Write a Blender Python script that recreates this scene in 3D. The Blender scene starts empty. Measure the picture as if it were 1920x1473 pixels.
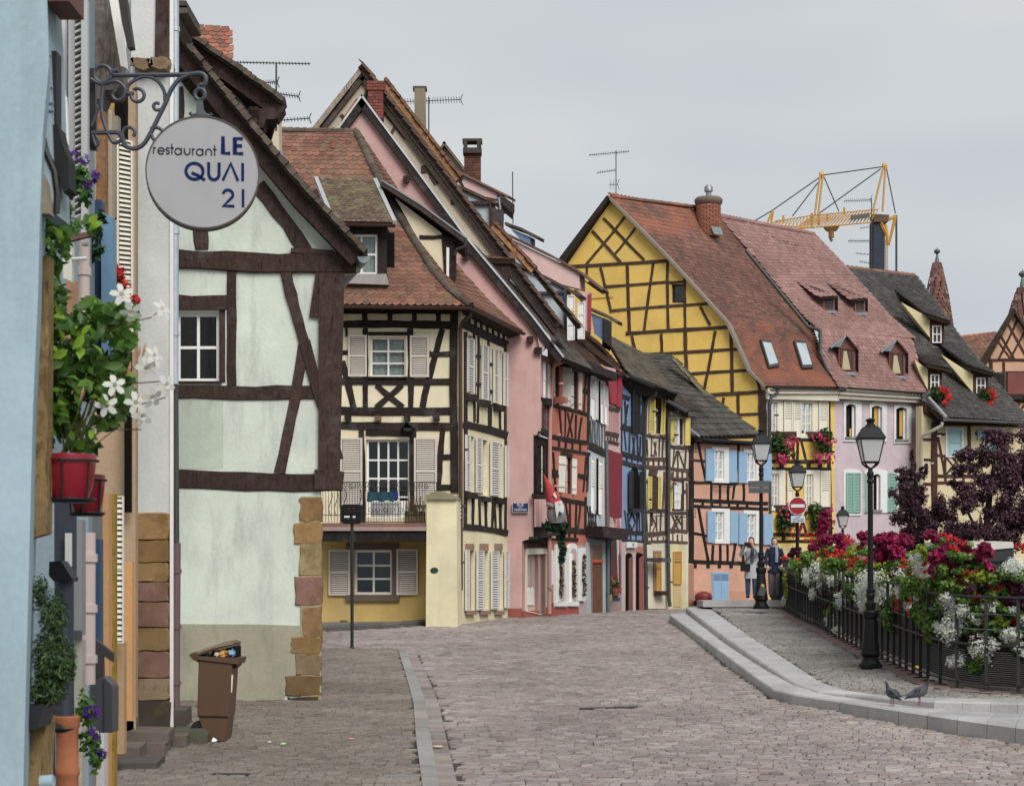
import bpy, math, random
import numpy as np
from mathutils import Vector, Matrix
from mathutils.geometry import tessellate_polygon
random.seed(7)
SC = bpy.context.scene
COL = SC.collection
# ------------------------------------------------------------------ camera, sky, sun, exposure
F = 3583.0; HZ = 1088.0; CX = 960.0; ZC = 1.8
cam_d = bpy.data.cameras.new('camera'); cam = bpy.data.objects.new('camera', cam_d); COL.objects.link(cam)
cam.location = (0, 0, ZC); cam.rotation_euler = (math.radians(90), 0, 0)
cam_d.sensor_width = 36; cam_d.lens = 36*F/1920; cam_d.shift_y = (HZ-736.5)/1920
cam_d.clip_end = 3000; cam_d.clip_start = 0.1
SC.camera = cam
cam_d.dof.use_dof = True; cam_d.dof.focus_distance = 45; cam_d.dof.aperture_fstop = 8
SUN_EL, SUN_AZ = math.radians(43), math.radians(155)     # high, behind the camera and to the right, veiled by cloud
world = bpy.data.worlds.new('World'); SC.world = world; world.use_nodes = True
wn = world.node_tree; wn.nodes.clear()
def wnode(t, **k):
 n = wn.nodes.new(t)
 for a, b in k.items(): setattr(n, a, b)
 return n
w_out = wnode('ShaderNodeOutputWorld'); w_bg = wnode('ShaderNodeBackground')
w_sky = wnode('ShaderNodeTexSky', sky_type='NISHITA', sun_disc=False)
w_sky.sun_elevation = SUN_EL; w_sky.sun_rotation = SUN_AZ
w_sky.dust_density = 4; w_sky.air_density = 1.2
w_sat = wnode('ShaderNodeHueSaturation'); w_sat.inputs['Saturation'].default_value = 0.35; w_sat.inputs['Value'].default_value = 0.9
w_tc = wnode('ShaderNodeTexCoord'); w_map = wnode('ShaderNodeMapping'); w_map.inputs['Scale'].default_value = (1, 1, 3.2)
w_no = wnode('ShaderNodeTexNoise'); w_no.inputs['Scale'].default_value = 2.1; w_no.inputs['Detail'].default_value = 3; w_no.inputs['Roughness'].default_value = 0.45
w_ra = wnode('ShaderNodeValToRGB')
w_ra.color_ramp.elements[0].position = 0.33; w_ra.color_ramp.elements[0].color = (4.55, 5.0, 5.55, 1)
w_ra.color_ramp.elements[1].position = 0.68; w_ra.color_ramp.elements[1].color = (6.9, 7.1, 7.2, 1)
w_mx = wnode('ShaderNodeMix', data_type='RGBA'); w_mx.inputs['Factor'].default_value = 0.92     # cloud deck over the blue
L = wn.links.new
L(w_sky.outputs[0], w_sat.inputs['Color']); L(w_tc.outputs['Generated'], w_map.inputs[0]); L(w_map.outputs[0], w_no.inputs['Vector'])
L(w_no.outputs['Fac'], w_ra.inputs[0]); L(w_sat.outputs[0], w_mx.inputs['A']); L(w_ra.outputs[0], w_mx.inputs['B'])
L(w_mx.outputs['Result'], w_bg.inputs['Color']); w_bg.inputs['Strength'].default_value = 0.055
L(w_bg.outputs[0], w_out.inputs[0])
sun_d = bpy.data.lights.new('sun', 'SUN'); sun_d.energy = 1.5; sun_d.angle = math.radians(35); sun_d.color = (1.0, 0.965, 0.92)
sun = bpy.data.objects.new('sun', sun_d); COL.objects.link(sun)
sd = Vector((math.sin(SUN_AZ)*math.cos(SUN_EL), math.cos(SUN_AZ)*math.cos(SUN_EL), math.sin(SUN_EL)))
sun.rotation_euler = sd.to_track_quat('Z', 'Y').to_euler(); sun.location = sd*60
SC.view_settings.view_transform = 'Standard'; SC.view_settings.look = 'None'
SC.view_settings.exposure = 0.95; SC.view_settings.gamma = 1.0; SC.view_settings.use_curve_mapping = False
SC.cycles.max_bounces = 6; SC.cycles.diffuse_bounces = 3; SC.cycles.glossy_bounces = 3; SC.cycles.transparent_max_bounces = 8
SC.cycles.use_denoising = True
# ------------------------------------------------------------------ helpers
def srgb(c):
 if isinstance(c, str): c = [int(c[i:i+2], 16) for i in (0, 2, 4)]
 return tuple((x/255/12.92 if x/255 <= .04045 else ((x/255+.055)/1.055)**2.4) for x in c)
def W(px, py, Y): return Vector(((px-CX)/F*Y, Y, ZC+(HZ-py)/F*Y))
def interp(x, xs, ys): return float(np.interp(x, xs, ys))
_RY = [0, 10, 17, 20, 25, 30, 35, 40, 45, 50, 60, 80, 120, 400]
_RZ = [-2.25, -2.06, -1.85, -1.75, -1.58, -1.40, -1.21, -1.05, -.95, -.885, -.86, -.95, -1.2, -3]
def zroad(Y): return ZC+interp(Y, _RY, _RZ)
def zpav(Y): return ZC+interp(Y, [0, 17, 20, 24.5, 28, 35, 45, 52, 60, 80], [-1.6, -1.5, -1.46, -1.44, -1.29, -1.0, -.72, -.62, -.6, -.7])
def ground(px, py, zf=zroad, dz=0.0):
 a, b = 4.0, 110.0
 for _ in range(50):
  m = (a+b)/2
  if HZ-F*(zf(m)+dz-ZC)/m > py: a = m
  else: b = m
 Y = (a+b)/2
 return Vector(((px-CX)/F*Y, Y, zf(Y)+dz))
class Zm:                       # pixel frame of an enlarged view of the photograph
 def __init__(s, x0, y0, k): s.x0, s.y0, s.k = x0, y0, k
 def __call__(s, x, y): return (s.x0+x/s.k, s.y0+y/s.k)
ID = Zm(0, 0, 1)
class Fac:                      # a vertical wall plane standing between two ground points (pixel column, distance)
 def __init__(s, a, b, zm=ID, sk=0.0):
  s.a, s.b, s.zm, s.sk = a, b, zm, sk
  s.P = Vector(((a[0]-CX)/F*a[1], a[1], 0)); Q = Vector(((b[0]-CX)/F*b[1], b[1], 0))
  s.u = (Q-s.P).normalized(); s.n = Vector((s.u.y, -s.u.x, 0))
  if s.n.dot(s.P) > 0: s.n = -s.n
 def z(s, zm): return Fac(s.a, s.b, zm, s.sk)
 def pt(s, x, y, off=0.0):
  px, py = s.zm(x, y)
  d = Vector(((px-CX)/F, 1, (HZ-py)/F))
  t = s.P.dot(s.n)/d.dot(s.n)
  q = Vector((d.x*t, t, ZC+d.z*t))+s.n*off
  if off < -.3: q.x -= s.sk*(off+.3)     # party walls run back askew
  return q
 def same(s, x, y, x2):      # image height at x2 of the level line through (x, y)
  zz = s.pt(x, y).z; Y = s.pt(x2, y).y
  py = HZ-F*(zz-ZC)/Y
  return (py-s.zm.y0)*s.zm.k
 def front(s, x, y):         # plane square to the view standing at the wall point (x, y)
  px, _ = s.zm(x, y); Y = s.pt(x, y).y
  return Fac((px, Y), (px+10, Y), s.zm)
def FR(Y, zm=ID, sk=0.0): return Fac((900, Y), (1000, Y), zm, sk)
class MB:
 def __init__(s): s.v = []; s.f = []; s.r = []; s.sm = False; s.tag = 0.0
 def add(s, vs, fs):
  n = len(s.v); s.v += [tuple(v) for v in vs]
  for f in fs: s.f.append(tuple(i+n for i in f)); s.r.append(s.tag)
 def quad(s, a, b, c, d): s.add([a, b, c, d], [(0, 1, 2, 3)])
 def box(s, c, sx, sy, sz, rot=None):
  vs = []
  for z in (-.5, .5):
   for x, y in ((-.5, -.5), (.5, -.5), (.5, .5), (-.5, .5)):
    p = Vector((x*sx, y*sy, z*sz))
    if rot is not None: p = rot @ p
    vs.append(p+Vector(c))
  s.add(vs, [(3, 2, 1, 0), (4, 5, 6, 7), (0, 1, 5, 4), (1, 2, 6, 5), (2, 3, 7, 6), (3, 0, 4, 7)])
 def prism(s, A, B, cap=True):          # two matching loops
  n = len(A); fs = [(i, (i+1) % n, n+(i+1) % n, n+i) for i in range(n)]
  s.add(list(A)+list(B), fs)
  if cap:
   for loop in (A, B):
    if n <= 4: s.add(loop, [tuple(range(n))])
    else: s.add(loop, [tuple(t) for t in tessellate_polygon([loop])])
 def tube(s, pts, r, n=8, cap=True, closed=False):
  pts = [Vector(p) for p in pts]; m = len(pts); rings = []
  up0 = None
  for i, p in enumerate(pts):
   if closed: t = (pts[(i+1) % m]-pts[i-1]).normalized()
   else: t = (pts[min(i+1, m-1)]-pts[max(i-1, 0)])
   t = t.normalized() if t.length > 1e-9 else Vector((0, 0, 1))
   if up0 is None: up0 = Vector((0, 0, 1)) if abs(t.z) < .9 else Vector((1, 0, 0))
   a = t.cross(up0)
   if a.length < 1e-6: a = t.cross(Vector((0, 1, 0)))
   a.normalize(); b = a.cross(t).normalized(); up0 = b
   rr = r[i] if isinstance(r, (list, tuple)) else r
   rings.append([p+(a*math.cos(2*math.pi*k/n)+b*math.sin(2*math.pi*k/n))*rr for k in range(n)])
  vs = [q for R in rings for q in R]; fs = []
  for i in range(m if closed else m-1):
   j = (i+1) % m
   for k in range(n): fs.append((i*n+k, i*n+(k+1) % n, j*n+(k+1) % n, j*n+k))
  if cap and not closed: fs += [tuple(range(n))[::-1], tuple((m-1)*n+k for k in range(n))]
  s.add(vs, fs)
 def lathe(s, c, prof, n=16, sq=1.0):   # (radius, z) profile about a vertical axis
  c = Vector(c); vs = []
  for r, z in prof:
   for k in range(n):
    a = 2*math.pi*(k+.5)/n; vs.append(c+Vector((math.cos(a)*r, math.sin(a)*r*sq, z)))
  fs = [(i*n+k, i*n+(k+1) % n, (i+1)*n+(k+1) % n, (i+1)*n+k) for i in range(len(prof)-1) for k in range(n)]
  fs += [tuple(range(n))[::-1], tuple((len(prof)-1)*n+k for k in range(n))]
  s.add(vs, fs)
 def loft(s, rings, cap=True):
  n = len(rings[0]); vs = [q for R in rings for q in R]
  fs = [(i*n+k, i*n+(k+1) % n, (i+1)*n+(k+1) % n, (i+1)*n+k) for i in range(len(rings)-1) for k in range(n)]
  if cap: fs += [tuple(range(n))[::-1], tuple((len(rings)-1)*n+k for k in range(n))]
  s.add(vs, fs)
 def mesh(s, name, mat, smooth=False):
  me = bpy.data.meshes.new(name); me.from_pydata(s.v, [], s.f)
  if mat is not None: me.materials.append(mat)
  if any(s.r):
   at = me.attributes.new('rnd', 'FLOAT', 'FACE'); at.data.foreach_set('value', s.r)
  if smooth or s.sm:
   me.polygons.foreach_set('use_smooth', [True]*len(me.polygons))
   try: me.set_sharp_from_angle(angle=math.radians(40))
   except Exception: pass
  return me
 def obj(s, name, mat, parent=None, smooth=False, kind=None, label=None):
  if not s.f: return None
  o = bpy.data.objects.new(name, s.mesh(name, mat, smooth)); link(o, parent)
  if kind: o['kind'] = kind
  if label: o['label'] = label
  return o
def link(o, parent=None):
 COL.objects.link(o)
 if parent is not None:
  o.parent = parent
  if parent.type == 'EMPTY': o.matrix_parent_inverse = Matrix.Translation(-parent.location)
 return o
def thing(name, label, cat, loc=(0, 0, 0), group=None):
 o = bpy.data.objects.new(name, None); o.location = loc; COL.objects.link(o); o.empty_display_size = .2
 o['label'] = label; o['category'] = cat
 if group: o['group'] = group
 return o
def tag(o, label, cat, group=None, kind=None):
 if label: o['label'] = label
 if cat: o['category'] = cat
 if group: o['group'] = group
 if kind: o['kind'] = kind
 return o
def struct(o, label=None):
 o['kind'] = 'structure'
 if label: o['label'] = label
 return o
# ------------------------------------------------------------------ materials
MATS = {}
def nmat(key):
 m = bpy.data.materials.new(key); m.use_nodes = True
 return m, m.node_tree.nodes, m.node_tree.links.new, m.node_tree.nodes['Principled BSDF']
def mixn(N, Lk, fac, a, b, mode='MIX'):
 n = N.new('ShaderNodeMix'); n.data_type = 'RGBA'; n.blend_type = mode
 for key, v in (('Factor', fac), ('A', a), ('B', b)):
  if isinstance(v, (int, float)): n.inputs[key].default_value = v
  elif isinstance(v, tuple): n.inputs[key].default_value = (*v[:3], 1)
  else: Lk(v, n.inputs[key])
 return n.outputs['Result']
def noise(N, Lk, vec, scale, detail=4, rough=.55, dist=0.0):
 n = N.new('ShaderNodeTexNoise'); n.inputs['Scale'].default_value = scale; n.inputs['Detail'].default_value = detail
 n.inputs['Roughness'].default_value = rough; n.inputs['Distortion'].default_value = dist
 if vec is not None: Lk(vec, n.inputs['Vector'])
 return n.outputs['Fac']
def ramp(N, Lk, src, p0, p1, c0=(0, 0, 0), c1=(1, 1, 1)):
 n = N.new('ShaderNodeValToRGB'); e = n.color_ramp.elements
 e[0].position = p0; e[1].position = p1; e[0].color = (*c0, 1); e[1].color = (*c1, 1)
 Lk(src, n.inputs[0]); return n.outputs[0]
def pos(N, Lk, scale=(1, 1, 1)):
 g = N.new('ShaderNodeNewGeometry'); m = N.new('ShaderNodeMapping'); m.inputs['Scale'].default_value = scale
 Lk(g.outputs['Position'], m.inputs[0]); return m.outputs[0]
def bump(N, Lk, bs, h, strength=.3, dist=.02):
 b = N.new('ShaderNodeBump'); b.inputs['Strength'].default_value = strength; b.inputs['Distance'].default_value = dist
 Lk(h, b.inputs['Height']); Lk(b.outputs[0], bs.inputs['Normal'])
def sc(c, k): return tuple(min(1, x*k) for x in c)
def mute(c, k=.84):
 l = .3*c[0]+.59*c[1]+.11*c[2]; return tuple(l+(x-l)*k for x in c)
def plaster(c, dirt=.35, rough=.9, bs_=.25):
 key = f'plaster_{c}_{dirt}'
 if key in MATS: return MATS[key]
 m, N, Lk, bs = nmat(key); col = mute(srgb(c)); p = pos(N, Lk)
 big = ramp(N, Lk, noise(N, Lk, p, .9, 5, .6, .4), .35, .7)
 base = mixn(N, Lk, big, sc(col, .84), sc(col, 1.06))
 st = ramp(N, Lk, noise(N, Lk, pos(N, Lk, (2.5, 2.5, .5)), 1.6, 6, .65), .52, .78)
 f = N.new('ShaderNodeMath'); f.operation = 'MULTIPLY'; f.inputs[1].default_value = dirt; Lk(st, f.inputs[0])
 base = mixn(N, Lk, f.outputs[0], base, tuple(x*.55+.03 for x in col))
 f2_ = N.new('ShaderNodeMath'); f2_.operation = 'MULTIPLY'; f2_.inputs[1].default_value = min(.5, dirt*.8); Lk(ramp(N, Lk, noise(N, Lk, pos(N, Lk, (1, 1, .8)), .55, 6, .6, 1.2), .5, .72), f2_.inputs[0])
 base = mixn(N, Lk, f2_.outputs[0], base, tuple(x*.68+.02 for x in mute(col, .6)))
 fine = noise(N, Lk, p, 26, 5, .7)
 base = mixn(N, Lk, .2, base, fine, 'OVERLAY')
 Lk(base, bs.inputs['Base Color']); bs.inputs['Roughness'].default_value = rough; bs.inputs['Specular IOR Level'].default_value = .2
 bump(N, Lk, bs, fine, bs_, .015)
 MATS[key] = m; return m
def timber(c, grain=1.0):
 key = f'timber_{c}'
 if key in MATS: return MATS[key]
 m, N, Lk, bs = nmat(key); col = srgb(c)
 tc = N.new('ShaderNodeTexCoord')
 g1 = noise(N, Lk, pos(N, Lk, (1, 1, 1)), 9, 6, .7, 1.2); g2 = noise(N, Lk, pos(N, Lk, (14, 14, 2)), 2.2, 5, .7, .8)
 base = mixn(N, Lk, ramp(N, Lk, g1, .3, .72), sc(col, .62), sc(col, 1.45))
 base = mixn(N, Lk, ramp(N, Lk, g2, .52, .66), base, sc(col, .35))
 base = mixn(N, Lk, ramp(N, Lk, noise(N, Lk, pos(N, Lk), 2.2, 5, .65), .55, .75), base, tuple(x*.8+.05 for x in col))
 oi = N.new('ShaderNodeObjectInfo'); hv = N.new('ShaderNodeHueSaturation'); mr = N.new('ShaderNodeMapRange')
 mr.inputs['To Min'].default_value = .8; mr.inputs['To Max'].default_value = 1.25; Lk(oi.outputs['Random'], mr.inputs[0])
 Lk(mr.outputs[0], hv.inputs['Value']); Lk(base, hv.inputs['Color'])
 Lk(hv.outputs[0], bs.inputs['Base Color']); bs.inputs['Roughness'].default_value = .82; bs.inputs['Specular IOR Level'].default_value = .25
 bump(N, Lk, bs, g2, .5*grain, .02)
 MATS[key] = m; return m
def paint(c, rough=.55, wear=.15, spec=.4):
 key = f'paint_{c}_{rough}_{wear}'
 if key in MATS: return MATS[key]
 m, N, Lk, bs = nmat(key); col = mute(srgb(c), .9); p = pos(N, Lk)
 n1 = noise(N, Lk, p, 3, 5, .6); n2 = noise(N, Lk, pos(N, Lk, (9, 9, 1.5)), 3, 5, .7)
 base = mixn(N, Lk, n1, sc(col, .85), sc(col, 1.08))
 f = N.new('ShaderNodeMath'); f.operation = 'MULTIPLY'; f.inputs[1].default_value = wear; Lk(ramp(N, Lk, n2, .5, .75), f.inputs[0])
 base = mixn(N, Lk, f.outputs[0], base, tuple(x*.4+.03 for x in col))
 Lk(base, bs.inputs['Base Color']); bs.inputs['Roughness'].default_value = rough; bs.inputs['Specular IOR Level'].default_value = spec
 MATS[key] = m; return m
def metal(c, rough=.45, met=.7):
 key = f'metal_{c}_{rough}_{met}'
 if key in MATS: return MATS[key]
 m, N, Lk, bs = nmat(key); col = srgb(c); p = pos(N, Lk)
 n1 = noise(N, Lk, p, 7, 5, .65)
 Lk(mixn(N, Lk, n1, sc(col, .7), sc(col, 1.2)), bs.inputs['Base Color']); bs.inputs['Metallic'].default_value = met
 r = N.new('ShaderNodeMapRange'); r.inputs['To Min'].default_value = rough*.75; r.inputs['To Max'].default_value = min(1, rough*1.4); Lk(n1, r.inputs[0]); Lk(r.outputs[0], bs.inputs['Roughness'])
 MATS[key] = m; return m
def pieces(key, cols, moss=None, moss_amt=.4, rough=.85, big=.55, bumpy=.35, patch=None, scale=1.0):
 """tiles, setts, bricks: colour differs piece by piece, with weathering over it"""
 key = 'pieces_'+key
 if key in MATS: return MATS[key]
 m, N, Lk, bs = nmat(key); p = pos(N, Lk)
 at = N.new('ShaderNodeAttribute'); at.attribute_name = 'rnd'; oi = N.new('ShaderNodeObjectInfo')
 ad = N.new('ShaderNodeMath'); ad.operation = 'ADD'; Lk(at.outputs['Fac'], ad.inputs[0]); Lk(oi.outputs['Random'], ad.inputs[1])
 fr = N.new('ShaderNodeMath'); fr.operation = 'FRACT'; Lk(ad.outputs[0], fr.inputs[0])
 r = N.new('ShaderNodeValToRGB'); e = r.color_ramp.elements; cs = [mute(srgb(c), .8) for c in cols]
 while len(e) < len(cs): e.new(.5)
 for i, c in enumerate(cs): e[i].position = i/max(1, len(cs)-1); e[i].color = (*c, 1)
 Lk(fr.outputs[0], r.inputs[0])
 b1 = noise(N, Lk, p, big*scale, 5, .6, .5)
 base = mixn(N, Lk, ramp(N, Lk, b1, .3, .7), r.outputs[0], mixn(N, Lk, 1.0, r.outputs[0], (.62, .6, .6), 'MULTIPLY'))
 if patch:
  base = mixn(N, Lk, ramp(N, Lk, noise(N, Lk, p, patch[1], 4, .6, .6), .5, .62), base, srgb(patch[0]))
 if moss:
  f = N.new('ShaderNodeMath'); f.operation = 'MULTIPLY'; f.inputs[1].default_value = moss_amt
  Lk(ramp(N, Lk, noise(N, Lk, p, 1.7*scale, 7, .7), .48, .66), f.inputs[0])
  base = mixn(N, Lk, f.outputs[0], base, srgb(moss))
 fine = noise(N, Lk, p, 30*scale, 5, .7)
 base = mixn(N, Lk, .25, base, fine, 'OVERLAY')
 Lk(base, bs.inputs['Base Color']); bs.inputs['Roughness'].default_value = rough; bs.inputs['Specular IOR Level'].default_value = .25
 bump(N, Lk, bs, fine, bumpy, .012)
 MATS[key] = m; return m
def leafmat(key, c0, c1, c2=None, rough=.55, trans=.25):
 key = 'leaf_'+key
 if key in MATS: return MATS[key]
 m, N, Lk, bs = nmat(key)
 at = N.new('ShaderNodeAttribute'); at.attribute_name = 'rnd'
 r = N.new('ShaderNodeValToRGB'); e = r.color_ramp.elements
 e[0].color = (*srgb(c0), 1); e[1].color = (*srgb(c1), 1)
 if c2: e.new(.85).color = (*srgb(c1), 1); e[2].color = (*srgb(c2), 1)
 Lk(at.outputs['Fac'], r.inputs[0]); Lk(r.outputs[0], bs.inputs['Base Color']); bs.inputs['Roughness'].default_value = rough
 bs.inputs['Specular IOR Level'].default_value = .3
 tr = N.new('ShaderNodeBsdfTranslucent'); Lk(r.outputs[0], tr.inputs[0]); mx = N.new('ShaderNodeMixShader'); mx.inputs[0].default_value = trans
 out = N['Material Output']; Lk(bs.outputs[0], mx.inputs[1]); Lk(tr.outputs[0], mx.inputs[2]); Lk(mx.outputs[0], out.inputs[0])
 MATS[key] = m; return m
def glass():
 if 'glass' in MATS: return MATS['glass']
 m, N, Lk, bs = nmat('glass'); out = N['Material Output']
 gl = N.new('ShaderNodeBsdfGlossy'); gl.inputs['Roughness'].default_value = .04; gl.inputs['Color'].default_value = (.9, .93, .95, 1)
 tr = N.new('ShaderNodeBsdfTransparent'); tr.inputs[0].default_value = (.78, .82, .82, 1)
 fr = N.new('ShaderNodeFresnel'); fr.inputs[0].default_value = 1.5
 mu = N.new('ShaderNodeMath'); mu.operation = 'MULTIPLY_ADD'; mu.inputs[1].default_value = .9; mu.inputs[2].default_value = .0; Lk(fr.outputs[0], mu.inputs[0])
 mx = N.new('ShaderNodeMixShader'); Lk(mu.outputs[0], mx.inputs[0]); Lk(tr.outputs[0], mx.inputs[1]); Lk(gl.outputs[0], mx.inputs[2])
 Lk(mx.outputs[0], out.inputs[0]); MATS['glass'] = m; return m
def frosted():
 if 'frost' in MATS: return MATS['frost']
 m, N, Lk, bs = nmat('frosted_glass'); out = N['Material Output']
 bs.inputs['Base Color'].default_value = (.8, .82, .82, 1); bs.inputs['Roughness'].default_value = .25
 tr = N.new('ShaderNodeBsdfTranslucent'); tr.inputs[0].default_value = (.95, .96, .96, 1)
 mx = N.new('ShaderNodeMixShader'); mx.inputs[0].default_value = .5; Lk(bs.outputs[0], mx.inputs[1]); Lk(tr.outputs[0], mx.inputs[2]); Lk(mx.outputs[0], out.inputs[0])
 MATS['frost'] = m; return m
DARK = paint('14120f', .9, .0, .1)
BLACKWOOD = timber('2b231f'); BROWNWOOD = timber('3e2f2a'); GREYWOOD = timber('6b5d52'); PURPLEWOOD = timber('4e3a38')
WHITE = paint('e9e8e4', .45, .12); CREAMP = paint('e2dccb', .5, .2); OFFW = paint('d9d3c8', .5, .18)
ZINC = metal('8d9398', .45, .6); DZINC = metal('4a4c4c', .55, .4); IRON = paint('1d1d1e', .5, .1, .5); BROWNMETAL = metal('5a4038', .5, .3)
CURTAIN = plaster('cfcfca', .2)
# ------------------------------------------------------------------ building kit (all coordinates read off the photograph onto a wall plane)
def P(fac, poly, o): return [fac.pt(x, y, o) for x, y in poly]
def slab(mb, fac, poly, o0, o1):
 mb.prism(P(fac, poly, o0), P(fac, poly, o1))
def wall(fac, root, poly, mat, holes=(), th=.22, name='wall', off=0.0, label=None):
 mb = MB(); outer = P(fac, poly, off); hl = [P(fac, h, off) for h in holes]
 flat = [v for l in [outer]+hl for v in l]
 mb.add(flat, [tuple(t) for t in tessellate_polygon([outer]+hl)])
 for l, pl in zip([outer]+hl, [poly]+list(holes)):
  back = P(fac, pl, off-th); n = len(l)
  mb.add(list(l)+back, [(i, (i+1) % n, n+(i+1) % n, n+i) for i in range(n)])
 return mb.obj(name, mat, root, label=label)
def R4(x0, y0, x1, y1, y0b=None, y1b=None, fac=None):
 """four corners, left edge y0..y1, right edge y0b..y1b (level lines on the wall when not given)"""
 if y0b is None: y0b = fac.same(x0, y0, x1) if fac else y0
 if y1b is None: y1b = fac.same(x0, y1, x1) if fac else y1
 return [(x0, y0), (x1, y0b), (x1, y1b), (x0, y1)]
def bil(q, u, v):
 a = (q[0][0]+(q[1][0]-q[0][0])*u, q[0][1]+(q[1][1]-q[0][1])*u); b = (q[3][0]+(q[2][0]-q[3][0])*u, q[3][1]+(q[2][1]-q[3][1])*u)
 return (a[0]+(b[0]-a[0])*v, a[1]+(b[1]-a[1])*v)
def sub(q, u0, v0, u1, v1): return [bil(q, u0, v0), bil(q, u1, v0), bil(q, u1, v1), bil(q, u0, v1)]
def beam(fac, root, x0, y0, x1, y1, w, mat=None, o0=-.04, o1=.028, name='beam', jit=.15, w1=None):
 mat = mat or BLACKWOOD; mb = MB(); dx, dy = x1-x0, y1-y0; l = math.hypot(dx, dy) or 1
 nx, ny = -dy/l, dx/l; n = max(2, min(7, int(l/w/1.3)+1)); A = []; B = []; w1 = w1 or w
 rnd = random.Random(int(x0*7+y0*13+x1*3+y1*5))
 o1 = o1*(.75+.5*rnd.random())          # timbers never lie in one plane
 bow = rnd.uniform(-.12, .12)*w*(1.2 if n > 3 else 0)
 for i in range(n+1):
  t = i/n; ww = (w+(w1-w)*t)*.5; c = (x0+dx*t, y0+dy*t); bb = bow*math.sin(math.pi*t)
  a = ww*(1+rnd.uniform(-jit, jit))+bb; b = ww*(1+rnd.uniform(-jit, jit))-bb
  A.append((c[0]+nx*a, c[1]+ny*a)); B.append((c[0]-nx*b, c[1]-ny*b))
 outline = A+B[::-1]
 ins = [((x*.9+(A[min(i, 2*n+1-i)][0]+B[min(i, 2*n+1-i)][0])*.05), (y*.9+(A[min(i, 2*n+1-i)][1]+B[min(i, 2*n+1-i)][1])*.05)) for i, (x, y) in enumerate(outline)]
 L0 = P(fac, outline, o0); L1 = P(fac, outline, o1*.6); L2 = P(fac, ins, o1); m = len(outline)
 mb.add(L0+L1+L2, [(i, (i+1) % m, m+(i+1) % m, m+i) for i in range(m)]+[(m+i, m+(i+1) % m, 2*m+(i+1) % m, 2*m+i) for i in range(m)])
 k = n+1
 mb.add(L2, [(i, i+1, m-2-i, m-1-i) for i in range(k-1)])
 return mb.obj(name, mat, root)
def beams(fac, root, lst, mat=None, **k):
 for b in lst: beam(fac, root, *b, mat=mat, **k)
def inset(q, d):    # shrink a pixel quad by d zoom-pixels
 return [(q[0][0]+d, q[0][1]+d), (q[1][0]-d, q[1][1]+d), (q[2][0]-d, q[2][1]-d), (q[3][0]+d, q[3][1]-d)]
def ringframe(mb, fac, q, d, o0, o1):
 i = inset(q, d)
 for k in range(4): slab(mb, fac, [q[k], q[(k+1) % 4], i[(k+1) % 4], i[k]], o0, o1)
 return i
def window(fac, root, q, cols=2, rows=3, fw=3.0, mat=None, rec=.1, curtain='none', sashes=1, name='window', behind='1b1a19', label=None):
 """frame and glazing bars; panes, curtain and a dark sheet for room shade as sub-parts, all set back in the wall opening"""
 mat = mat or WHITE; mb = MB(); o = -rec
 inn = ringframe(mb, fac, q, fw, o-.05, o+.01)
 W_ = abs(q[1][0]-q[0][0])
 t = fw*.42/max(1e-3, abs(inn[1][0]-inn[0][0])); tv = fw*.42/max(1e-3, abs(inn[3][1]-inn[0][1]))
 for c in range(1, cols):
  tt = t*(1.6 if (sashes == 2 and c == cols/2) else 1); slab(mb, fac, sub(inn, c/cols-tt, 0, c/cols+tt, 1), o-.035, o+.004)
 for r in range(1, rows): slab(mb, fac, sub(inn, 0, r/rows-tv, 1, r/rows+tv), o-.033, o+.002)
 w = mb.obj(name, mat, root, label=label)
 for c in range(cols):
  for r in range(rows):
   g = MB(); qq = sub(inn, c/cols, r/rows, (c+1)/cols, (r+1)/rows); slab(g, fac, qq, o-.03, o-.024); g.obj('pane', glass(), w)
 d = MB(); slab(d, fac, sub(q, -.5, -.12, 1.5, 1.1), o-.36, o-.34); d.obj('room_shade_sheet', paint(behind, .9, 0, .1), w)  # sheet painted dark to give the shade of the room
 if curtain != 'none':
  spans = {'full': [(0, 1)], 'sides': [(0, .32), (.68, 1)], 'left': [(0, .45)], 'right': [(.55, 1)]}[curtain]
  cb = MB(); nn = 14
  for a, b in spans:
   for k in range(nn):
    u0 = a+(b-a)*k/nn; u1 = a+(b-a)*(k+1)/nn
    oa = o-.1+.02*math.sin(k*2.1); ob = o-.1+.02*math.sin((k+1)*2.1)
    A = bil(inn, u0, 0); B = bil(inn, u1, 0); C = bil(inn, u1, 1); D = bil(inn, u0, 1)
    cb.quad(fac.pt(*A, oa), fac.pt(*B, ob), fac.pt(*C, ob), fac.pt(*D, oa))
  cb.obj('curtain', CURTAIN, w)
 return w
def casing(fac, root, q, d, mat, o1=.03, name='window_surround', inner=None):
 mb = MB(); i = inner or inset(q, d)
 for k in range(4): slab(mb, fac, [q[k], q[(k+1) % 4], i[(k+1) % 4], i[k]], -.02, o1)
 return mb.obj(name, mat, root)
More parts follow.
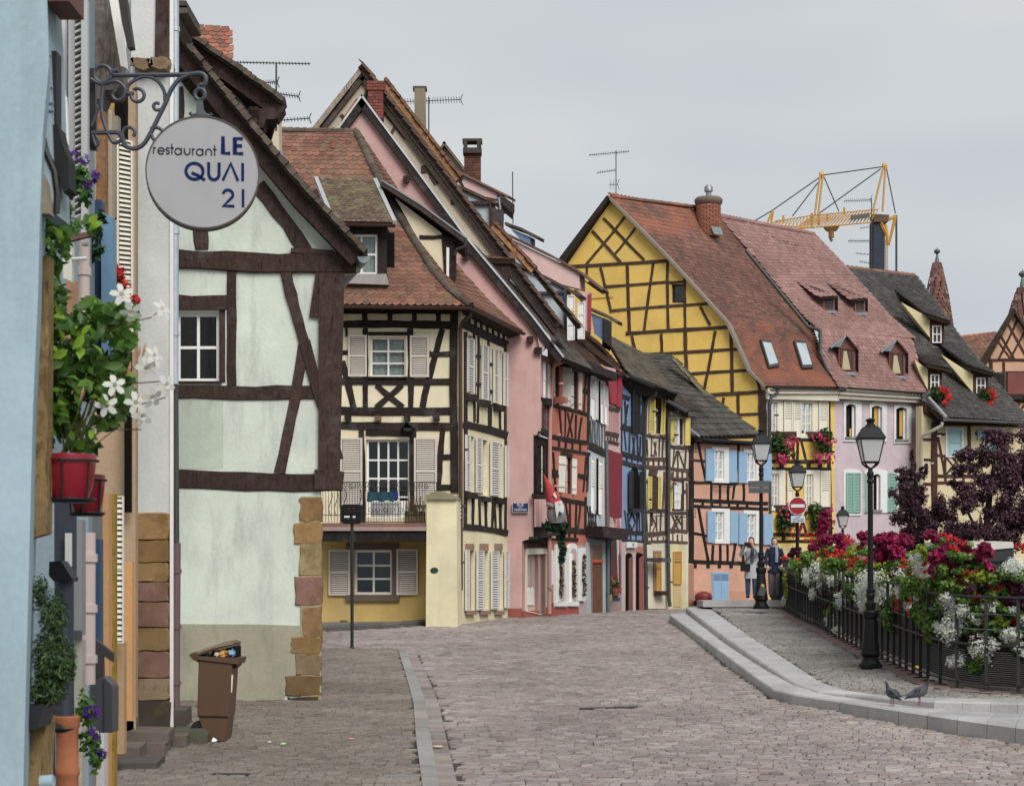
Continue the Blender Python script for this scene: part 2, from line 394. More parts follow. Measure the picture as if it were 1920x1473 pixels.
def shutter(fac, root, q, mat, slats=16, fw=3.0, split=(.52,), o=.03, solid=False, shade_mat=None, name='shutter', louver=(0, 1)):
 """hinged louvred shutter lying against the wall; rails and stiles, with the louvres joined as one sub-part"""
 mb = MB(); inn = ringframe(mb, fac, q, fw, o, o+.04)
 rails = [s for s in split]
 tv = fw*.5/max(1e-3, abs(inn[3][1]-inn[0][1]))
 for s in rails: slab(mb, fac, sub(inn, 0, s-tv, 1, s+tv), o+.002, o+.037)
 slab(mb, fac, inn, o+.002, o+.008)
 if solid:
  for k in range(len(rails)+1):
   a = ([0]+rails)[k]; b = (rails+[1])[k]; slab(mb, fac, sub(inn, .14, a+(b-a)*.1, .86, b-(b-a)*.1), o+.008, o+.022)
 s = mb.obj(name, mat, root)
 if not solid and slats:
  sl = MB(); a, b = louver
  for k in range(slats):
   v0 = a+(b-a)*(k+.12)/slats; v1 = a+(b-a)*(k+.78)/slats
   qq = sub(inn, .03, v0, .97, v1)
   A = [fac.pt(*qq[0], o+.012), fac.pt(*qq[1], o+.012), fac.pt(*qq[2], o+.034), fac.pt(*qq[3], o+.034)]
   B = [fac.pt(*qq[0], o+.009), fac.pt(*qq[1], o+.009), fac.pt(*qq[2], o+.026), fac.pt(*qq[3], o+.026)]
   sl.prism(A, B)
  bk = MB(); slab(bk, fac, sub(inn, 0, a, 1, b), o+.0085, o+.0095); bk.obj('louvre_shade', shade_mat or paint('6e675e', .9, 0), s)  # backing painted darker for the shade between the louvres
  sl.obj('louvre_slats', mat, s, kind='stuff')
 return s
def panel(fac, root, q, mat, o0=-.02, o1=.02, name='panel', label=None, kind=None):
 mb = MB(); slab(mb, fac, q, o0, o1); return mb.obj(name, mat, root, label=label, kind=kind)
def tile_mesh(w, l, th=.014, tail=True):
 """one plain tile: origin at the top middle, +x across, -y down the slope, +z out"""
 mb = MB(); h = w*.5*.97
 if tail: out = [(-h, 0), (h, 0), (h, -l*.80), (h*.72, -l*.95), (0, -l*1.01), (-h*.72, -l*.95), (-h, -l*.80)]
 else: out = [(-h, 0), (h, 0), (h, -l), (-h, -l)]
 lift = lambda y: .004+th*(-y/l)*1.35
 top = [Vector((x, y, lift(y)+th)) for x, y in out]; bot = [Vector((x, y, lift(y))) for x, y in out]; n = len(out)
 mb.add(top, [tuple(range(n))[::-1]]); mb.add(top+bot, [(i, (i+1) % n, n+(i+1) % n, n+i) for i in range(n)])
 return mb
def poly_at(pts, t):
 t = max(0, min(1, t))*(len(pts)-1); i = min(int(t), len(pts)-2); return pts[i].lerp(pts[i+1], t-i)
def tiles(root, Lp, Rp, row, wid, mat, tail=True, singles=0, name='roof_tile', deck=True, th=.014, near=None, overlap=1.9, deckmat=None, jit=.5, vis=None):
 """tiles laid course by course between two verge lines, top to bottom; the first `singles` (those showing largest) are objects of their own"""
 Lp = [Vector(p) for p in Lp]; Rp = [Vector(p) for p in Rp]
 if deck:
  d = MB()
  for i in range(len(Lp)-1):
   nn = (Rp[i]-Lp[i]).cross(Lp[i+1]-Lp[i])
   if nn.length < 1e-9: nn = (Rp[i+1]-Lp[i+1]).cross(Lp[i+1]-Lp[i])
   nn.normalize(); nn = nn if nn.z > 0 else -nn
   A = [Lp[i], Rp[i], Rp[i+1], Lp[i+1]]; d.prism([p-nn*.005 for p in A], [p-nn*.1 for p in A])
  d.obj('roof_deck', deckmat or BROWNWOOD, root)
 seglen = sum((Lp[i+1]-Lp[i]).length+(Rp[i+1]-Rp[i]).length for i in range(len(Lp)-1))/2
 rows = max(2, int(round(seglen/row))); proto = tile_mesh(1, 1, 1, tail); base = [Vector(v) for v in proto.v]
 lst = []; rnd = random.Random(int(seglen*100)+rows)
 for r in range(rows):
  t0 = r/rows; t1 = (r+1)/rows; a = poly_at(Lp, t0); b = poly_at(Rp, t0); a1 = poly_at(Lp, t1); b1 = poly_at(Rp, t1)
  wd = ((b-a).length+(b1-a1).length)/2; n = max(1, int(round(wd/wid)))
  for k in range(n+1):
   u = (k+.5-(.5 if r % 2 else 0))/n
   if u < 0 or u > 1: continue
   p0 = a.lerp(b, u); p1 = a1.lerp(b1, u)
   X = (b1-a1).normalized(); Yv = (p0-p1); ln = Yv.length
   if ln < 1e-6: continue
   Yv /= ln; Zv = X.cross(Yv).normalized()
   if Zv.z < 0: X = -X; Zv = X.cross(Yv).normalized()
   X = Yv.cross(Zv).normalized()
   ang = rnd.gauss(0, .02*jit); Xr = X*math.cos(ang)+Yv*math.sin(ang); Yr = Zv.cross(Xr)
   start = p1+Yv*ln*(overlap-.0)+X*rnd.gauss(0, .004*jit)-Zv*.002*r/rows
   lst.append((start, Xr, Yr, Zv, wd/n, ln*overlap, rnd.random(), rnd.gauss(0, .003*jit)))
 if vis: lst = [t for t in lst if vis(t[0])]
 sing = []
 if singles:
  lst.sort(key=lambda t: t[0].y); sing, lst = lst[:singles], lst[singles:]
 mb = MB()
 for (s, X, Y, Z, w, l, rv, dz) in lst:
  M = lambda v: s+X*(v.x*w)+Y*(v.y*l)+Z*(v.z*th*1.0+dz)
  mb.tag = rv*.97+.02; mb.add([M(v) for v in base], proto.f)
 if sing:
  w0 = sum(t[4] for t in sing)/len(sing); l0 = sum(t[5] for t in sing)/len(sing)
  me = tile_mesh(w0, l0, th, tail).mesh('roof_tile', mat)
  for (s, X, Y, Z, w, l, rv, dz) in sing:
   o = bpy.data.objects.new(name, me); link(o, root)
   o.matrix_basis = Matrix(((X.x, Y.x, Z.x, s.x), (X.y, Y.y, Z.y, s.y), (X.z, Y.z, Z.z, s.z), (0, 0, 0, 1))) @ Matrix.Diagonal((w/w0, l/l0, 1, 1))
 if lst: mb.obj('roof_tiles' if not sing else 'farther_roof_tiles', mat, root, kind='stuff')
def ridge(root, pts, r, mat, step=.33, name='ridge_tile', half=True):
 pts = [Vector(p) for p in pts]; L_ = [0]
 for i in range(len(pts)-1): L_.append(L_[-1]+(pts[i+1]-pts[i]).length)
 n = max(1, int(round(L_[-1]/step)))
 def at(d):
  for i in range(len(pts)-1):
   if d <= L_[i+1] or i == len(pts)-2: return pts[i].lerp(pts[i+1], (d-L_[i])/max(1e-6, L_[i+1]-L_[i]))
 for k in range(n):
  a = at(L_[-1]*k/n); b = at(min(L_[-1], L_[-1]*(k+1.12)/n)); t = (b-a).normalized(); side = t.cross(Vector((0, 0, 1))).normalized(); up = side.cross(t)
  mb = MB(); A = []; B = []
  for j in range(7):
   an = math.pi*j/6; A.append(a+side*math.cos(an)*r*.93+up*math.sin(an)*r*.93-up*r*.3); B.append(b+side*math.cos(an)*r*1.05+up*math.sin(an)*r*1.05-up*r*.3)
  mb.prism(A, B); mb.obj(name, mat, root)
def pipe(root, pts, r, mat, name='drainpipe', brackets=0):
 mb = MB(); mb.tube(pts, r, 10)
 o = mb.obj(name, mat, root, smooth=True)
 if brackets:
  for k in range(brackets):
   p = Vector(pts[0]).lerp(Vector(pts[-1]), (k+.5)/brackets); m2 = MB(); m2.lathe(p, [(r*1.25, -.025), (r*1.25, .025)], 10); m2.obj('pipe_bracket', mat, o)
 return o
def gutter(root, a, b, r, mat, name='gutter'):
 a, b = Vector(a), Vector(b); t = (b-a).normalized(); side = t.cross(Vector((0, 0, 1))).normalized(); mb = MB(); A = []; B = []
 for j in range(9):
  an = math.pi+math.pi*j/8; v = side*math.cos(an)*r+Vector((0, 0, 1))*math.sin(an)*r; A.append(a+v); B.append(b+v)
 for j in range(8, -1, -1):
  an = math.pi+math.pi*j/8; v = side*math.cos(an)*r*.88+Vector((0, 0, 1))*math.sin(an)*r*.88; A.append(a+v); B.append(b+v)
 mb.prism(A, B); return mb.obj(name, mat, root, smooth=True)
def extr(mb, fac, poly, d, o=0.0):     # polygon on the wall plane pushed along a world vector
 A = P(fac, poly, o); mb.prism(A, [p+Vector(d) for p in A])
def thick(line, w):                    # pixel polyline -> band of that width below it
 n = len(line); out = []
 for i, (x, y) in enumerate(line):
  a = line[max(0, i-1)]; b = line[min(n-1, i+1)]; dx, dy = b[0]-a[0], b[1]-a[1]; l = math.hypot(dx, dy); out.append((x-dy/l*w, y+dx/l*w))
 return list(line)+out[::-1]
def leaves(mb, c, rad, n, size, rnd, flat=0.0, shell=.55, up=.3, asp=1.6, droop=0.0):
 c = Vector(c); rx, ry, rz = rad
 for _ in range(n):
  d = Vector((rnd.gauss(0, 1), rnd.gauss(0, 1), rnd.gauss(0, 1)))
  if d.length < 1e-6: continue
  d.normalize(); q = (shell+(1-shell)*rnd.random()) if rnd.random() < .8 else rnd.random()
  p = c+Vector((d.x*rx*q, d.y*ry*q, d.z*rz*q-droop*q*q))
  nrm = (d+Vector((rnd.gauss(0, .5), rnd.gauss(0, .5), rnd.gauss(0, .5)+up))).normalized()
  t = nrm.cross(Vector((rnd.gauss(0, 1), rnd.gauss(0, 1), rnd.gauss(0, 1)))).normalized(); b = nrm.cross(t); s = size*rnd.uniform(.6, 1.35)
  mb.tag = rnd.uniform(.02, 1)
  mb.add([p-t*s*asp*.5, p+b*s*.42-nrm*s*.06, p+t*s*asp*.5-nrm*s*.18, p-b*s*.42-nrm*s*.06], [(0, 1, 2, 3)])
def blossoms(mb, c, rad, n, size, rnd, petals=5, face=None, shell=.8):
 c = Vector(c)
 for _ in range(n):
  d = Vector((rnd.gauss(0, 1), rnd.gauss(0, 1)-.25, rnd.gauss(0, 1)+.1)).normalized(); q = shell+(1.05-shell)*rnd.random()
  p = c+Vector((d.x*rad[0]*q, d.y*rad[1]*q, d.z*rad[2]*q)); nrm = (d+Vector((rnd.gauss(0, .3), rnd.gauss(0, .3)-.3, rnd.gauss(0, .3)+.2))).normalized()
  t = nrm.orthogonal().normalized(); b = nrm.cross(t); s = size*rnd.uniform(.7, 1.25); a0 = rnd.random()*6; mb.tag = rnd.uniform(.02, 1)
  ring = []
  for k in range(petals*2):
   an = a0+math.pi*k/petals; rr = s*(.5 if k % 2 == 0 else .28); ring.append(p+t*math.cos(an)*rr+b*math.sin(an)*rr+nrm*(.12*s if k % 2 == 0 else 0))
  mb.add([p]+ring, [(0, 1+k, 1+(k+1) % (petals*2)) for k in range(petals*2)])
# ================================================================== THE GROUND
SETT = pieces('sett', ['94857f', 'a29792', '877e7b', '9f8e86', 'aba09b', '8c7b75', '9b8f8a', '7d716b'], moss='a2958f', moss_amt=.4, rough=.62, big=.35, bumpy=.5, scale=1)
SETT2 = pieces('sett_grey', ['7f756c', '8c8177', '766c63', '90867b', '83786f'], moss='6a604f', moss_amt=.35, rough=.7, big=.5, bumpy=.5)
SETT3 = pieces('sett_pave', ['8b8882', '99958e', '847f78', 'a09a93', '8e8982'], moss='72705f', moss_amt=.3, rough=.7, big=.5, bumpy=.5)
MORTAR = plaster('4c4642', .4); GRANITE = pieces('granite', ['bab9b8', 'c3c1bf', 'b3b2b0', 'c8c6c4'], moss='9b9893', moss_amt=.3, rough=.6, big=.8, bumpy=.3)
REDSLAB = pieces('redslab', ['8a6f66', '957a70', '826861'], moss='6e6358', moss_amt=.35, rough=.75, big=.9)
g = MB(); g.quad((-900, -200, -1.2), (900, -200, -1.2), (900, 1500, -1.2), (-900, 1500, -1.2))
ground_o = struct(g.obj('ground', plaster('6d675c', .4)))
def sheet(name, x0, x1, ys, zf, dz, mat):
 mb = MB()
 for a, b in zip(ys[:-1], ys[1:]): mb.quad((x0, a, zf(a)+dz), (x1, a, zf(a)+dz), (x1, b, zf(b)+dz), (x0, b, zf(b)+dz))
 return struct(mb.obj(name, mat))
road = sheet('road', -12, 20, list(np.arange(2, 90, 2.0)), zroad, -.03, MORTAR)
road['label'] = 'worn pinkish grey cobbled street rising away from the viewer'
kl = [ground(*p) for p in ((746, 1217), (760, 1262), (775, 1317), (780, 1387), (792, 1473), (800, 1530))]
kr = [ground(*p) for p in ((760, 1217), (778, 1262), (798, 1317), (808, 1387), (823, 1473), (833, 1530))]
gl = [ground(*p) for p in ((777, 1220), (800, 1270), (822, 1325), (836, 1390), (854, 1471), (866, 1530))]
lb = [ground(*p) for p in ((1255, 1165), (1346, 1234), (1410, 1280), (1456, 1312), (1559, 1331), (1693, 1358), (1828, 1381), (1960, 1399))]
def xof(line, Y):
 ys = [p.y for p in line]; xs = [p.x for p in line]
 if ys[0] > ys[-1]: ys, xs = ys[::-1], xs[::-1]
 return interp(Y, ys, xs)
Y_KE = kl[0].y
def inview(p, m=40):
 px = CX+F*p.x/p.y; py = HZ-F*(p.z-ZC)/p.y; return -m < px < 1920+m and py < 1473+m
_sm = {}
def sett_proto(k, rnd):
 if k not in _sm:
  r = random.Random(k); mb = MB(); c = [(-.5, -.5), (.5, -.5), (.5, .5), (-.5, .5)]
  lo = [Vector((x, y, -.05)) for x, y in c]; mid = [Vector((x, y, -.012)) for x, y in c]
  hi = [Vector((x*(.86+r.uniform(-.05, .05)), y*(.8+r.uniform(-.08, .05)), r.uniform(-.002, .004))) for x, y in c]
  mb.add(lo+mid+hi, [(0, 1, 5, 4), (1, 2, 6, 5), (2, 3, 7, 6), (3, 0, 4, 7), (4, 5, 9, 8), (5, 6, 10, 9), (6, 7, 11, 10), (7, 4, 8, 11), (8, 9, 10, 11)])
  _sm[k] = mb
 return _sm[k]
def lay(root, mat, inside, zf, Y0, Y1, X0, X1, dep, wmin, wmax, name, wav=.05, seed=1, n1=300, skew=0.0, dz=0.0):
 rnd = random.Random(seed); lst = []; y = Y0
 while y < Y1:
  d = dep*rnd.uniform(.85, 1.15); x = X0+rnd.random()*wmax
  while x < X1:
   w = rnd.uniform(wmin, wmax); xc = x+w/2; yc = y+wav*math.sin(xc*1.7+y*.35)+wav*.6*math.sin(xc*4.3+y)+skew*xc+rnd.gauss(0, .006)
   if inside(xc, yc):
    p = Vector((xc, yc, zf(yc)+dz+rnd.gauss(0, .006)))
    if inview(p): lst.append((p, w-.007, d-.014, rnd.gauss(0, .015), rnd.randrange(6), rnd.random(), rnd.gauss(0, .022), rnd.gauss(0, .03)))
   x += w
  y += d
 lst.sort(key=lambda t: t[0].y)
 big, rest = lst[:n1], lst[n1:]; mes = {}
 for p, w, d, a, k, rv, tx, ty in big:
  if k not in mes: mes[k] = sett_proto(k, rnd).mesh('cobblestone', mat)
  o = bpy.data.objects.new(name, mes[k]); link(o, root); o.location = p; o.scale = (w, d, 1); o.rotation_euler = (math.atan(.035)+ty*.5, tx, a)
 mb = MB()
 for p, w, d, a, k, rv, tx, ty in rest:
  pr = sett_proto(k, rnd); ca, sa = math.cos(a), math.sin(a); mb.tag = rv*.97+.02
  mb.add([p+Vector((v[0]*w*ca-v[1]*d*sa, v[0]*w*sa+v[1]*d*ca, v[2]+v[0]*w*-tx+v[1]*d*(.035+ty*.5))) for v in pr.v], pr.f)
 mb.obj('farther_cobblestones', mat, root, kind='stuff')
lay(road, SETT, lambda x, y: (x > xof(kr, y)+.24 if y < Y_KE else x > -6.5) and (x < xof(lb, y)-.05 if y < lb[0].y else x < 10), zroad, 15.5, 64, -7, 11, .088, .09, .22, 'cobblestone', .05, 3, skew=.10)
# left pavement, flush with the street
pave_l = struct(bpy.data.objects.new('pavement', bpy.data.meshes.new('pavement')));
_m = MB()
for a, b in zip(np.arange(8, 34, 1.0), np.arange(9, 35, 1.0)):
 _m.quad((-9, a, zroad(a)-.012), (xof(kl, a)-.005, a, zroad(a)-.012), (xof(kl, b)-.005, b, zroad(b)-.012), (-9, b, zroad(b)-.012))
pave_l = struct(_m.obj('pavement', MORTAR), 'grey brown cobbled pavement beside the mint timber house')
lay(pave_l, SETT2, lambda x, y: x < xof(kl, y)-.03, zroad, 15.5, Y_KE, -5, .2, .09, .09, .16, 'cobblestone', .035, 5, dz=.012, skew=-.05)
# granite kerb band and gutter stones between pavement and street
def strip_stones(root, A, B, n, h, mat, name, gap=.006, zt=None, deep=.12, A2=None):
 for k in range(n):
  def q(line, t): return poly_at(line, t)
  t0, t1 = k/n, (k+1)/n; e = gap
  a0, b0, a1, b1 = q(A, t0), q(B, t0), q(A, t1), q(B, t1)
  la = (a1-a0).length or 1; a0, a1 = a0.lerp(a1, e/la), a1.lerp(a0, e/la); lb_ = (b1-b0).length or 1; b0, b1 = b0.lerp(b1, e/lb_), b1.lerp(b0, e/lb_)
  dz = Vector((0, 0, h+random.gauss(0, .003))); mb = MB(); mb.prism([p+dz for p in (a0, b0, b1, a1)], [p-Vector((0, 0, deep)) for p in (a0, b0, b1, a1)]); mb.obj(name, mat, root)
kerb = struct(bpy.data.objects.new('kerb', None)); COL.objects.link(kerb); kerb['label'] = 'flush pale granite kerb band between pavement and street'
strip_stones(kerb, kl, kr, 22, .02, pieces('kerbgranite', ['9a9895', 'a5a39f', '918f8b'], moss='86817a', moss_amt=.4, rough=.7), 'kerb_stone')
strip_stones(kerb, kr, [p+Vector((.17, 0, 0)) for p in kr], 80, .004, SETT, 'gutter_stone', .006)
# the two granite steps along the raised pavement on the right
lt_px = [(1255, 1151), (1346, 1216), (1410, 1264), (1456, 1296), (1559, 1311), (1693, 1331), (1828, 1351), (1960, 1368)]
lt = [W(x, y, p.y+.02) for (x, y), p in zip(lt_px, lb)]
uf = [ground(x, y, zpav) for x, y in ((1286, 1138), (1371, 1202), (1438, 1247), (1506, 1292), (1612, 1303), (1736, 1313), (1850, 1316), (1960, 1319))]
ui = [ground(x, y, zpav) for x, y in ((1323, 1134), (1412, 1196), (1480, 1240), (1555, 1289), (1665, 1305), (1771, 1308), (1870, 1309), (1960, 1311))]
h2 = [.13, .10, .07, .012, .05, .09, .12, .13]
mid = [Vector((p.x, p.y, p.z-h)) for p, h in zip(uf, h2)]
steps = struct(bpy.data.objects.new('granite_steps', None)); COL.objects.link(steps); steps['label'] = 'two low granite steps curving along the raised pavement'
def stones2(Lr, name, n):
 for k in range(n):
  t0, t1 = k/n+.0004, (k+1)/n-.0004; mb = MB(); s0 = [poly_at(l, t0) for l in Lr]; s1 = [poly_at(l, t1) for l in Lr]; m = len(s0)
  mb.add(s0+s1, [(i, (i+1) % m, m+(i+1) % m, m+i) for i in range(m)]+[tuple(range(m))[::-1], tuple(range(m, 2*m))]); mb.obj(name, GRANITE, steps)
dn = Vector((0, 0, -.35)); bev = .015
def bevtop(riser_lo, top, back):
 ins = [Vector((t.x+(b.x-t.x)*.05, t.y+(b.y-t.y)*.05, t.z)) for t, b in zip(top, back)]; lowt = [Vector((t.x, t.y, t.z-.02)) for t in top]
 return lowt, ins
lo1, in1 = bevtop(lb, lt, mid); midx = [p+Vector((.0, .0, 0)) for p in mid]
stones2([[p+dn for p in lb], lo1, in1, [m+(m-t)*.12 for m, t in zip(mid, lt)], [m+dn for m in mid]], 'step_stone', 17)
lo2, in2 = bevtop(mid, uf, ui)
stones2([[p+Vector((0, 0, -.3)) for p in mid], lo2, in2, ui, [p+dn for p in ui]], 'step_stone', 15)
_m = MB()
for a, b in zip(np.arange(14, 74, 1.0), np.arange(15, 75, 1.0)):
 xa, xb = (xof(ui, y) if y < ui[0].y else (interp(y, [ui[0].y, 52, 60, 75], [1323, 1332, 1300, 1300])-CX)/F*y for y in (a, b))
 _m.quad((xa, a, zpav(a)-.02), (24, a, zpav(a)-.02), (24, b, zpav(b)-.02), (xb, b, zpav(b)-.02))
pave_r = struct(_m.obj('raised_pavement', MORTAR), 'raised grey cobbled pavement beside the flowered railing')
rail_px = [(1447, 1132), (1469, 1139), (1496, 1158), (1525, 1171), (1558, 1189), (1596, 1208), (1654, 1236), (1702, 1259), (1741, 1277), (1780, 1288), (1823, 1294), (1868, 1297), (1917, 1301), (1975, 1304)]
rail = [ground(x, y, zpav) for x, y in rail_px]
def xrail(y): return xof(rail, y) if y > rail[-1].y else 99
lay(pave_r, SETT3, lambda x, y: (x > xof(ui, y)+.04 if y < ui[0].y else x > (interp(y, [ui[0].y, 52, 60], [1326, 1336, 1305])-CX)/F*y) and x < xrail(y)-.28, zpav, 17, 58, .5, 9, .11, .09, .18, 'cobblestone', .03, 9, dz=.0, skew=.04)
ra = [p+Vector((-.26, 0, .0)) for p in rail]; rb = [p+Vector((.22, 0, .0)) for p in rail]
strip_stones(pave_r, ra, rb, 30, .006, REDSLAB, 'edge_slab')
# far kerb in front of the cream house
ka = [ground(x, y) for x, y in ((560, 1186), (700, 1180), (800, 1172), (880, 1166))]; kb = [p+Vector((.05, .3, .05)) for p in ka]
k2 = struct(bpy.data.objects.new('far_kerb', None)); COL.objects.link(k2); strip_stones(k2, ka, kb, 8, .09, pieces('kerbdark', ['5f5b55', '6b665f']), 'kerb_stone')
_m = MB(); pb_ = [p+Vector((0, .28, .09)) for p in ka]
for i in range(3): _m.quad(pb_[i], pb_[i+1], pb_[i+1]+Vector((0, 4, .05)), pb_[i]+Vector((0, 4, .05)))
struct(_m.obj('far_pavement', plaster('77726a', .3)))
# ================================================================== MINT TIMBER HOUSE (gable to the viewer)
zAt = Zm(310, 0, 2.63); zAb = Zm(320, 560, 1.8875)
MINT = plaster('ced9cb', .95); PLINTH = plaster('a19e86', .8)
TILE_OLD = pieces('tile_old', ['5d4f45', '6b5a4d', '514740', '75655a'], moss='6a6a58', moss_amt=.55)
TILE_RED = pieces('tile_red', ['946450', '835847', 'a26c53', '74503f', '8d6350', '9a6850'], moss='6b6550', moss_amt=.5, big=.8)
TILE_ORANGE = pieces('tile_orange', ['bf6c48', '9a5d45', '7a5445', 'c9784f'], moss='7a6a58', moss_amt=.3)
A = thing('mint_house', 'pale mint half-timbered house with dark brown beams and sandstone corner', 'house', W(470, 1318, 25))
fa = Fac((330, 25), (640, 25.15), ID, -.14); fb = fa.z(zAb); ft = fa.z(zAt)
hole = R4(20, 48, 172, 292)
hpx = [zAb(*p) for p in hole]
wall(fa, A, [(318, 1325), (601, 1322), (601, 905), (636, 905), (640, 512), (675, 505), (335, 70), (318, 70)], MINT, [hpx], .3)
window(fb, A, hole, 2, 2, 12, WHITE, .09)
panel(fb, A, R4(20, 292, 182, 300), BROWNWOOD, -.05, .05, 'window_sill')
panel(fb, A, R4(172, 40, 193, 296), BROWNWOOD, -.05, .012, 'window_post'); panel(fb, A, R4(16, 26, 195, 40), BROWNWOOD, -.05, .045, 'window_hood')
panel(fb, A, [(14, 1150), (300, 1151), (472, 1156), (472, 1190), (448, 1210), (440, 1240), (444, 1330), (415, 1345), (400, 1432), (14, 1440)], PLINTH, -.02, .018, 'plinth')
SAND = [pieces('sand%d' % i, [c, c2], moss='6d5636', moss_amt=.75, bumpy=1.0, scale=2.0, big=1.4) for i, (c, c2) in enumerate([('b08a4e', 'a67f45'), ('a87f3f', 'b88f50'), ('b09a68', 'a8905c'), ('9c7363', '8d6654'), ('ad8a52', '9c7a45'), ('a5803f', '94713a'), ('a38a68', '8d7452'), ('8d6e42', '6d5334'), ('564c42', '4a4038')])]
def stone(fac, root, q, mat, o0=-.05, o1=.05, name='quoin_stone', seed=0):
 r = random.Random(seed); mb = MB(); pts = []
 for k in range(4):
  a, b = q[k], q[(k+1) % 4]
  for t in (0.06, .35, .65, .94): pts.append((a[0]+(b[0]-a[0])*t+r.gauss(0, 3), a[1]+(b[1]-a[1])*t+r.gauss(0, 2.6)))
 cx = sum(p[0] for p in pts)/16; cy = sum(p[1] for p in pts)/16
 ins = [(cx+(x-cx)*.93+r.gauss(0, .7), cy+(y-cy)*.92+r.gauss(0, .7)) for x, y in pts]
 L0, L1 = P(fac, pts, o0), P(fac, pts, o1*.5); L2 = P(fac, ins, o1); n = 16
 mb.add(L0+L1+L2, [(i, (i+1) % n, n+(i+1) % n, n+i) for i in range(n)]+[(n+i, n+(i+1) % n, 2*n+(i+1) % n, 2*n+i) for i in range(n)]+[tuple(range(2*n, 3*n))])
 mb.obj(name, mat, root)
for i, (x0, y0, x1, y1) in enumerate([(458, 703, 536, 790), (436, 790, 536, 868), (458, 868, 536, 980), (440, 980, 536, 1088), (468, 1088, 534, 1200), (422, 1200, 534, 1255), (440, 1255, 534, 1332), (405, 1332, 532, 1405), (418, 1405, 527, 1440)]):
 stone(fb, A, R4(x0, y0, x1, y1), SAND[i], -.3, .028, seed=i)
_o = MB(); slab(_o, fb, [(460, 700), (532, 700), (530, 1440), (460, 1440)], -2.4, .02); _o.obj('corner_backing', plaster('a39067', .5), A)
panel(fb, A, [(14, 352), (186, 356), (186, 600), (14, 604)], plaster('b9c8b6', .9), 0, .004, 'render_patch')
beams(fb, A, [(12, 637, 603, 646, 62), (12, 328, 520, 330, 47)], BROWNWOOD)
beams(fa, A, [(326, 566, 426, 567, 26), (434, 505, 434, 722, 18), (376, 432, 378, 468, 26)], BROWNWOOD)
beam(fa, A, 328, 486, 668, 494, 36, BROWNWOOD, o1=.06)
beams(fa, A, [(536, 508, 571, 642, 21), (570, 640, 634, 862, 21)], BROWNWOOD, o1=.045)
beam(fa, A, 570, 648, 524, 886, 20, BROWNWOOD, o1=.035)
for q, o1 in (([(598, 512), (645, 512), (636, 915), (597, 915)], .06), ([(592, 512), (600, 512), (604, 598), (580, 594)], .05)):
 mb = MB(); slab(mb, fa, q, -.3, o1); mb.obj('corner_post', BROWNWOOD, A)
panel(fa, A, [(590, 880), (645, 884), (641, 918), (590, 918)], BROWNWOOD, -.3, .075, 'corner_bracket')
beams(ft, A, [(455, 915, 695, 1240, 68), (60, 330, 290, 610, 62), (70, 430, 70, 600, 40)], BROWNWOOD, o1=.035)
beam(ft, A, 620, 1238, 830, 1248, 26, BROWNWOOD, o1=.07)
# bargeboards, roof slabs, verge tiles
v1 = [(78, 195), (400, 600), (700, 960), (985, 1258)]
mb = MB(); slab(mb, ft, thick(v1, 92), -.02, .24); mb.obj('bargeboard', BROWNWOOD, A)
mb = MB(); slab(mb, ft, thick([(x, y-8) for x, y in v1], 24), -7, .34); mb.obj('roof', timber('3a322c'), A)
v2 = [(60, 145), (330, 330), (585, 512)]
mb = MB(); slab(mb, ft, thick([(x+6, y+26) for x, y in v2], 66), -.3, .1); mb.obj('bargeboard', BROWNWOOD, A)
mb = MB(); slab(mb, ft, thick(v2, 20), -3.5, .2); mb.obj('dormer_roof', timber('3a322c'), A)
mb = MB(); slab(mb, ft, [(60, 200), (250, 330), (420, 545), (480, 640), (440, 700), (60, 260)], -1.2, -.22); mb.obj('dormer_cheek', MINT, A)
for q in ([(365, 555), (470, 555), (460, 690), (420, 640)], [(415, 540), (462, 540), (462, 600), (415, 590)], [(455, 550), (548, 545), (545, 600), (500, 600), (486, 640), (455, 640)]):
 mb = MB(); slab(mb, ft, q, -.35, .14); mb.obj('roof_bracket', BROWNWOOD, A)
def verge(fac, root, line, step, w, mat, o0, o1, name='verge_tile', seed=1):
 r = random.Random(seed)
 for (a, b) in zip(line[:-1], line[1:]):
  l = math.hypot(b[0]-a[0], b[1]-a[1]); n = max(1, int(l/step)); dx, dy = (b[0]-a[0])/l, (b[1]-a[1])/l
  for k in range(n):
   s = l*k/n-step*.12; e = l*(k+1)/n+step*.08; j = r.uniform(-.12, .12)*w; ww = w*r.uniform(.8, 1.15)
   q = [(a[0]+dx*s+dy*(ww*.5+j), a[1]+dy*s-dx*(ww*.5+j)), (a[0]+dx*e+dy*(ww*.75+j), a[1]+dy*e-dx*(ww*.75+j)), (a[0]+dx*e-dy*(ww*.4-j), a[1]+dy*e+dx*(ww*.4-j)), (a[0]+dx*s-dy*(ww*.5-j), a[1]+dy*s+dx*(ww*.5-j))]
   mb = MB(); slab(mb, fac, q, o0, o1+r.uniform(-.03, .03)); mb.obj(name, mat, root)
verge(ft, A, v1, 30, 24, TILE_OLD, -.25, .40); verge(ft, A, v2, 28, 20, TILE_OLD, -.3, .26, seed=2)
mb = MB(); c = fa.pt(683, 488, .3); d = Vector((0, 1, 0)); pr = []
for j in range(9): an = math.pi+math.pi*j/8; pr.append(Vector((math.cos(an)*.085, 0, math.sin(an)*.085)))
mb.prism([c+p for p in pr], [c+p+Vector((-.5, 2.2, 0)) for p in pr]); mb.obj('gutter', ZINC, A)
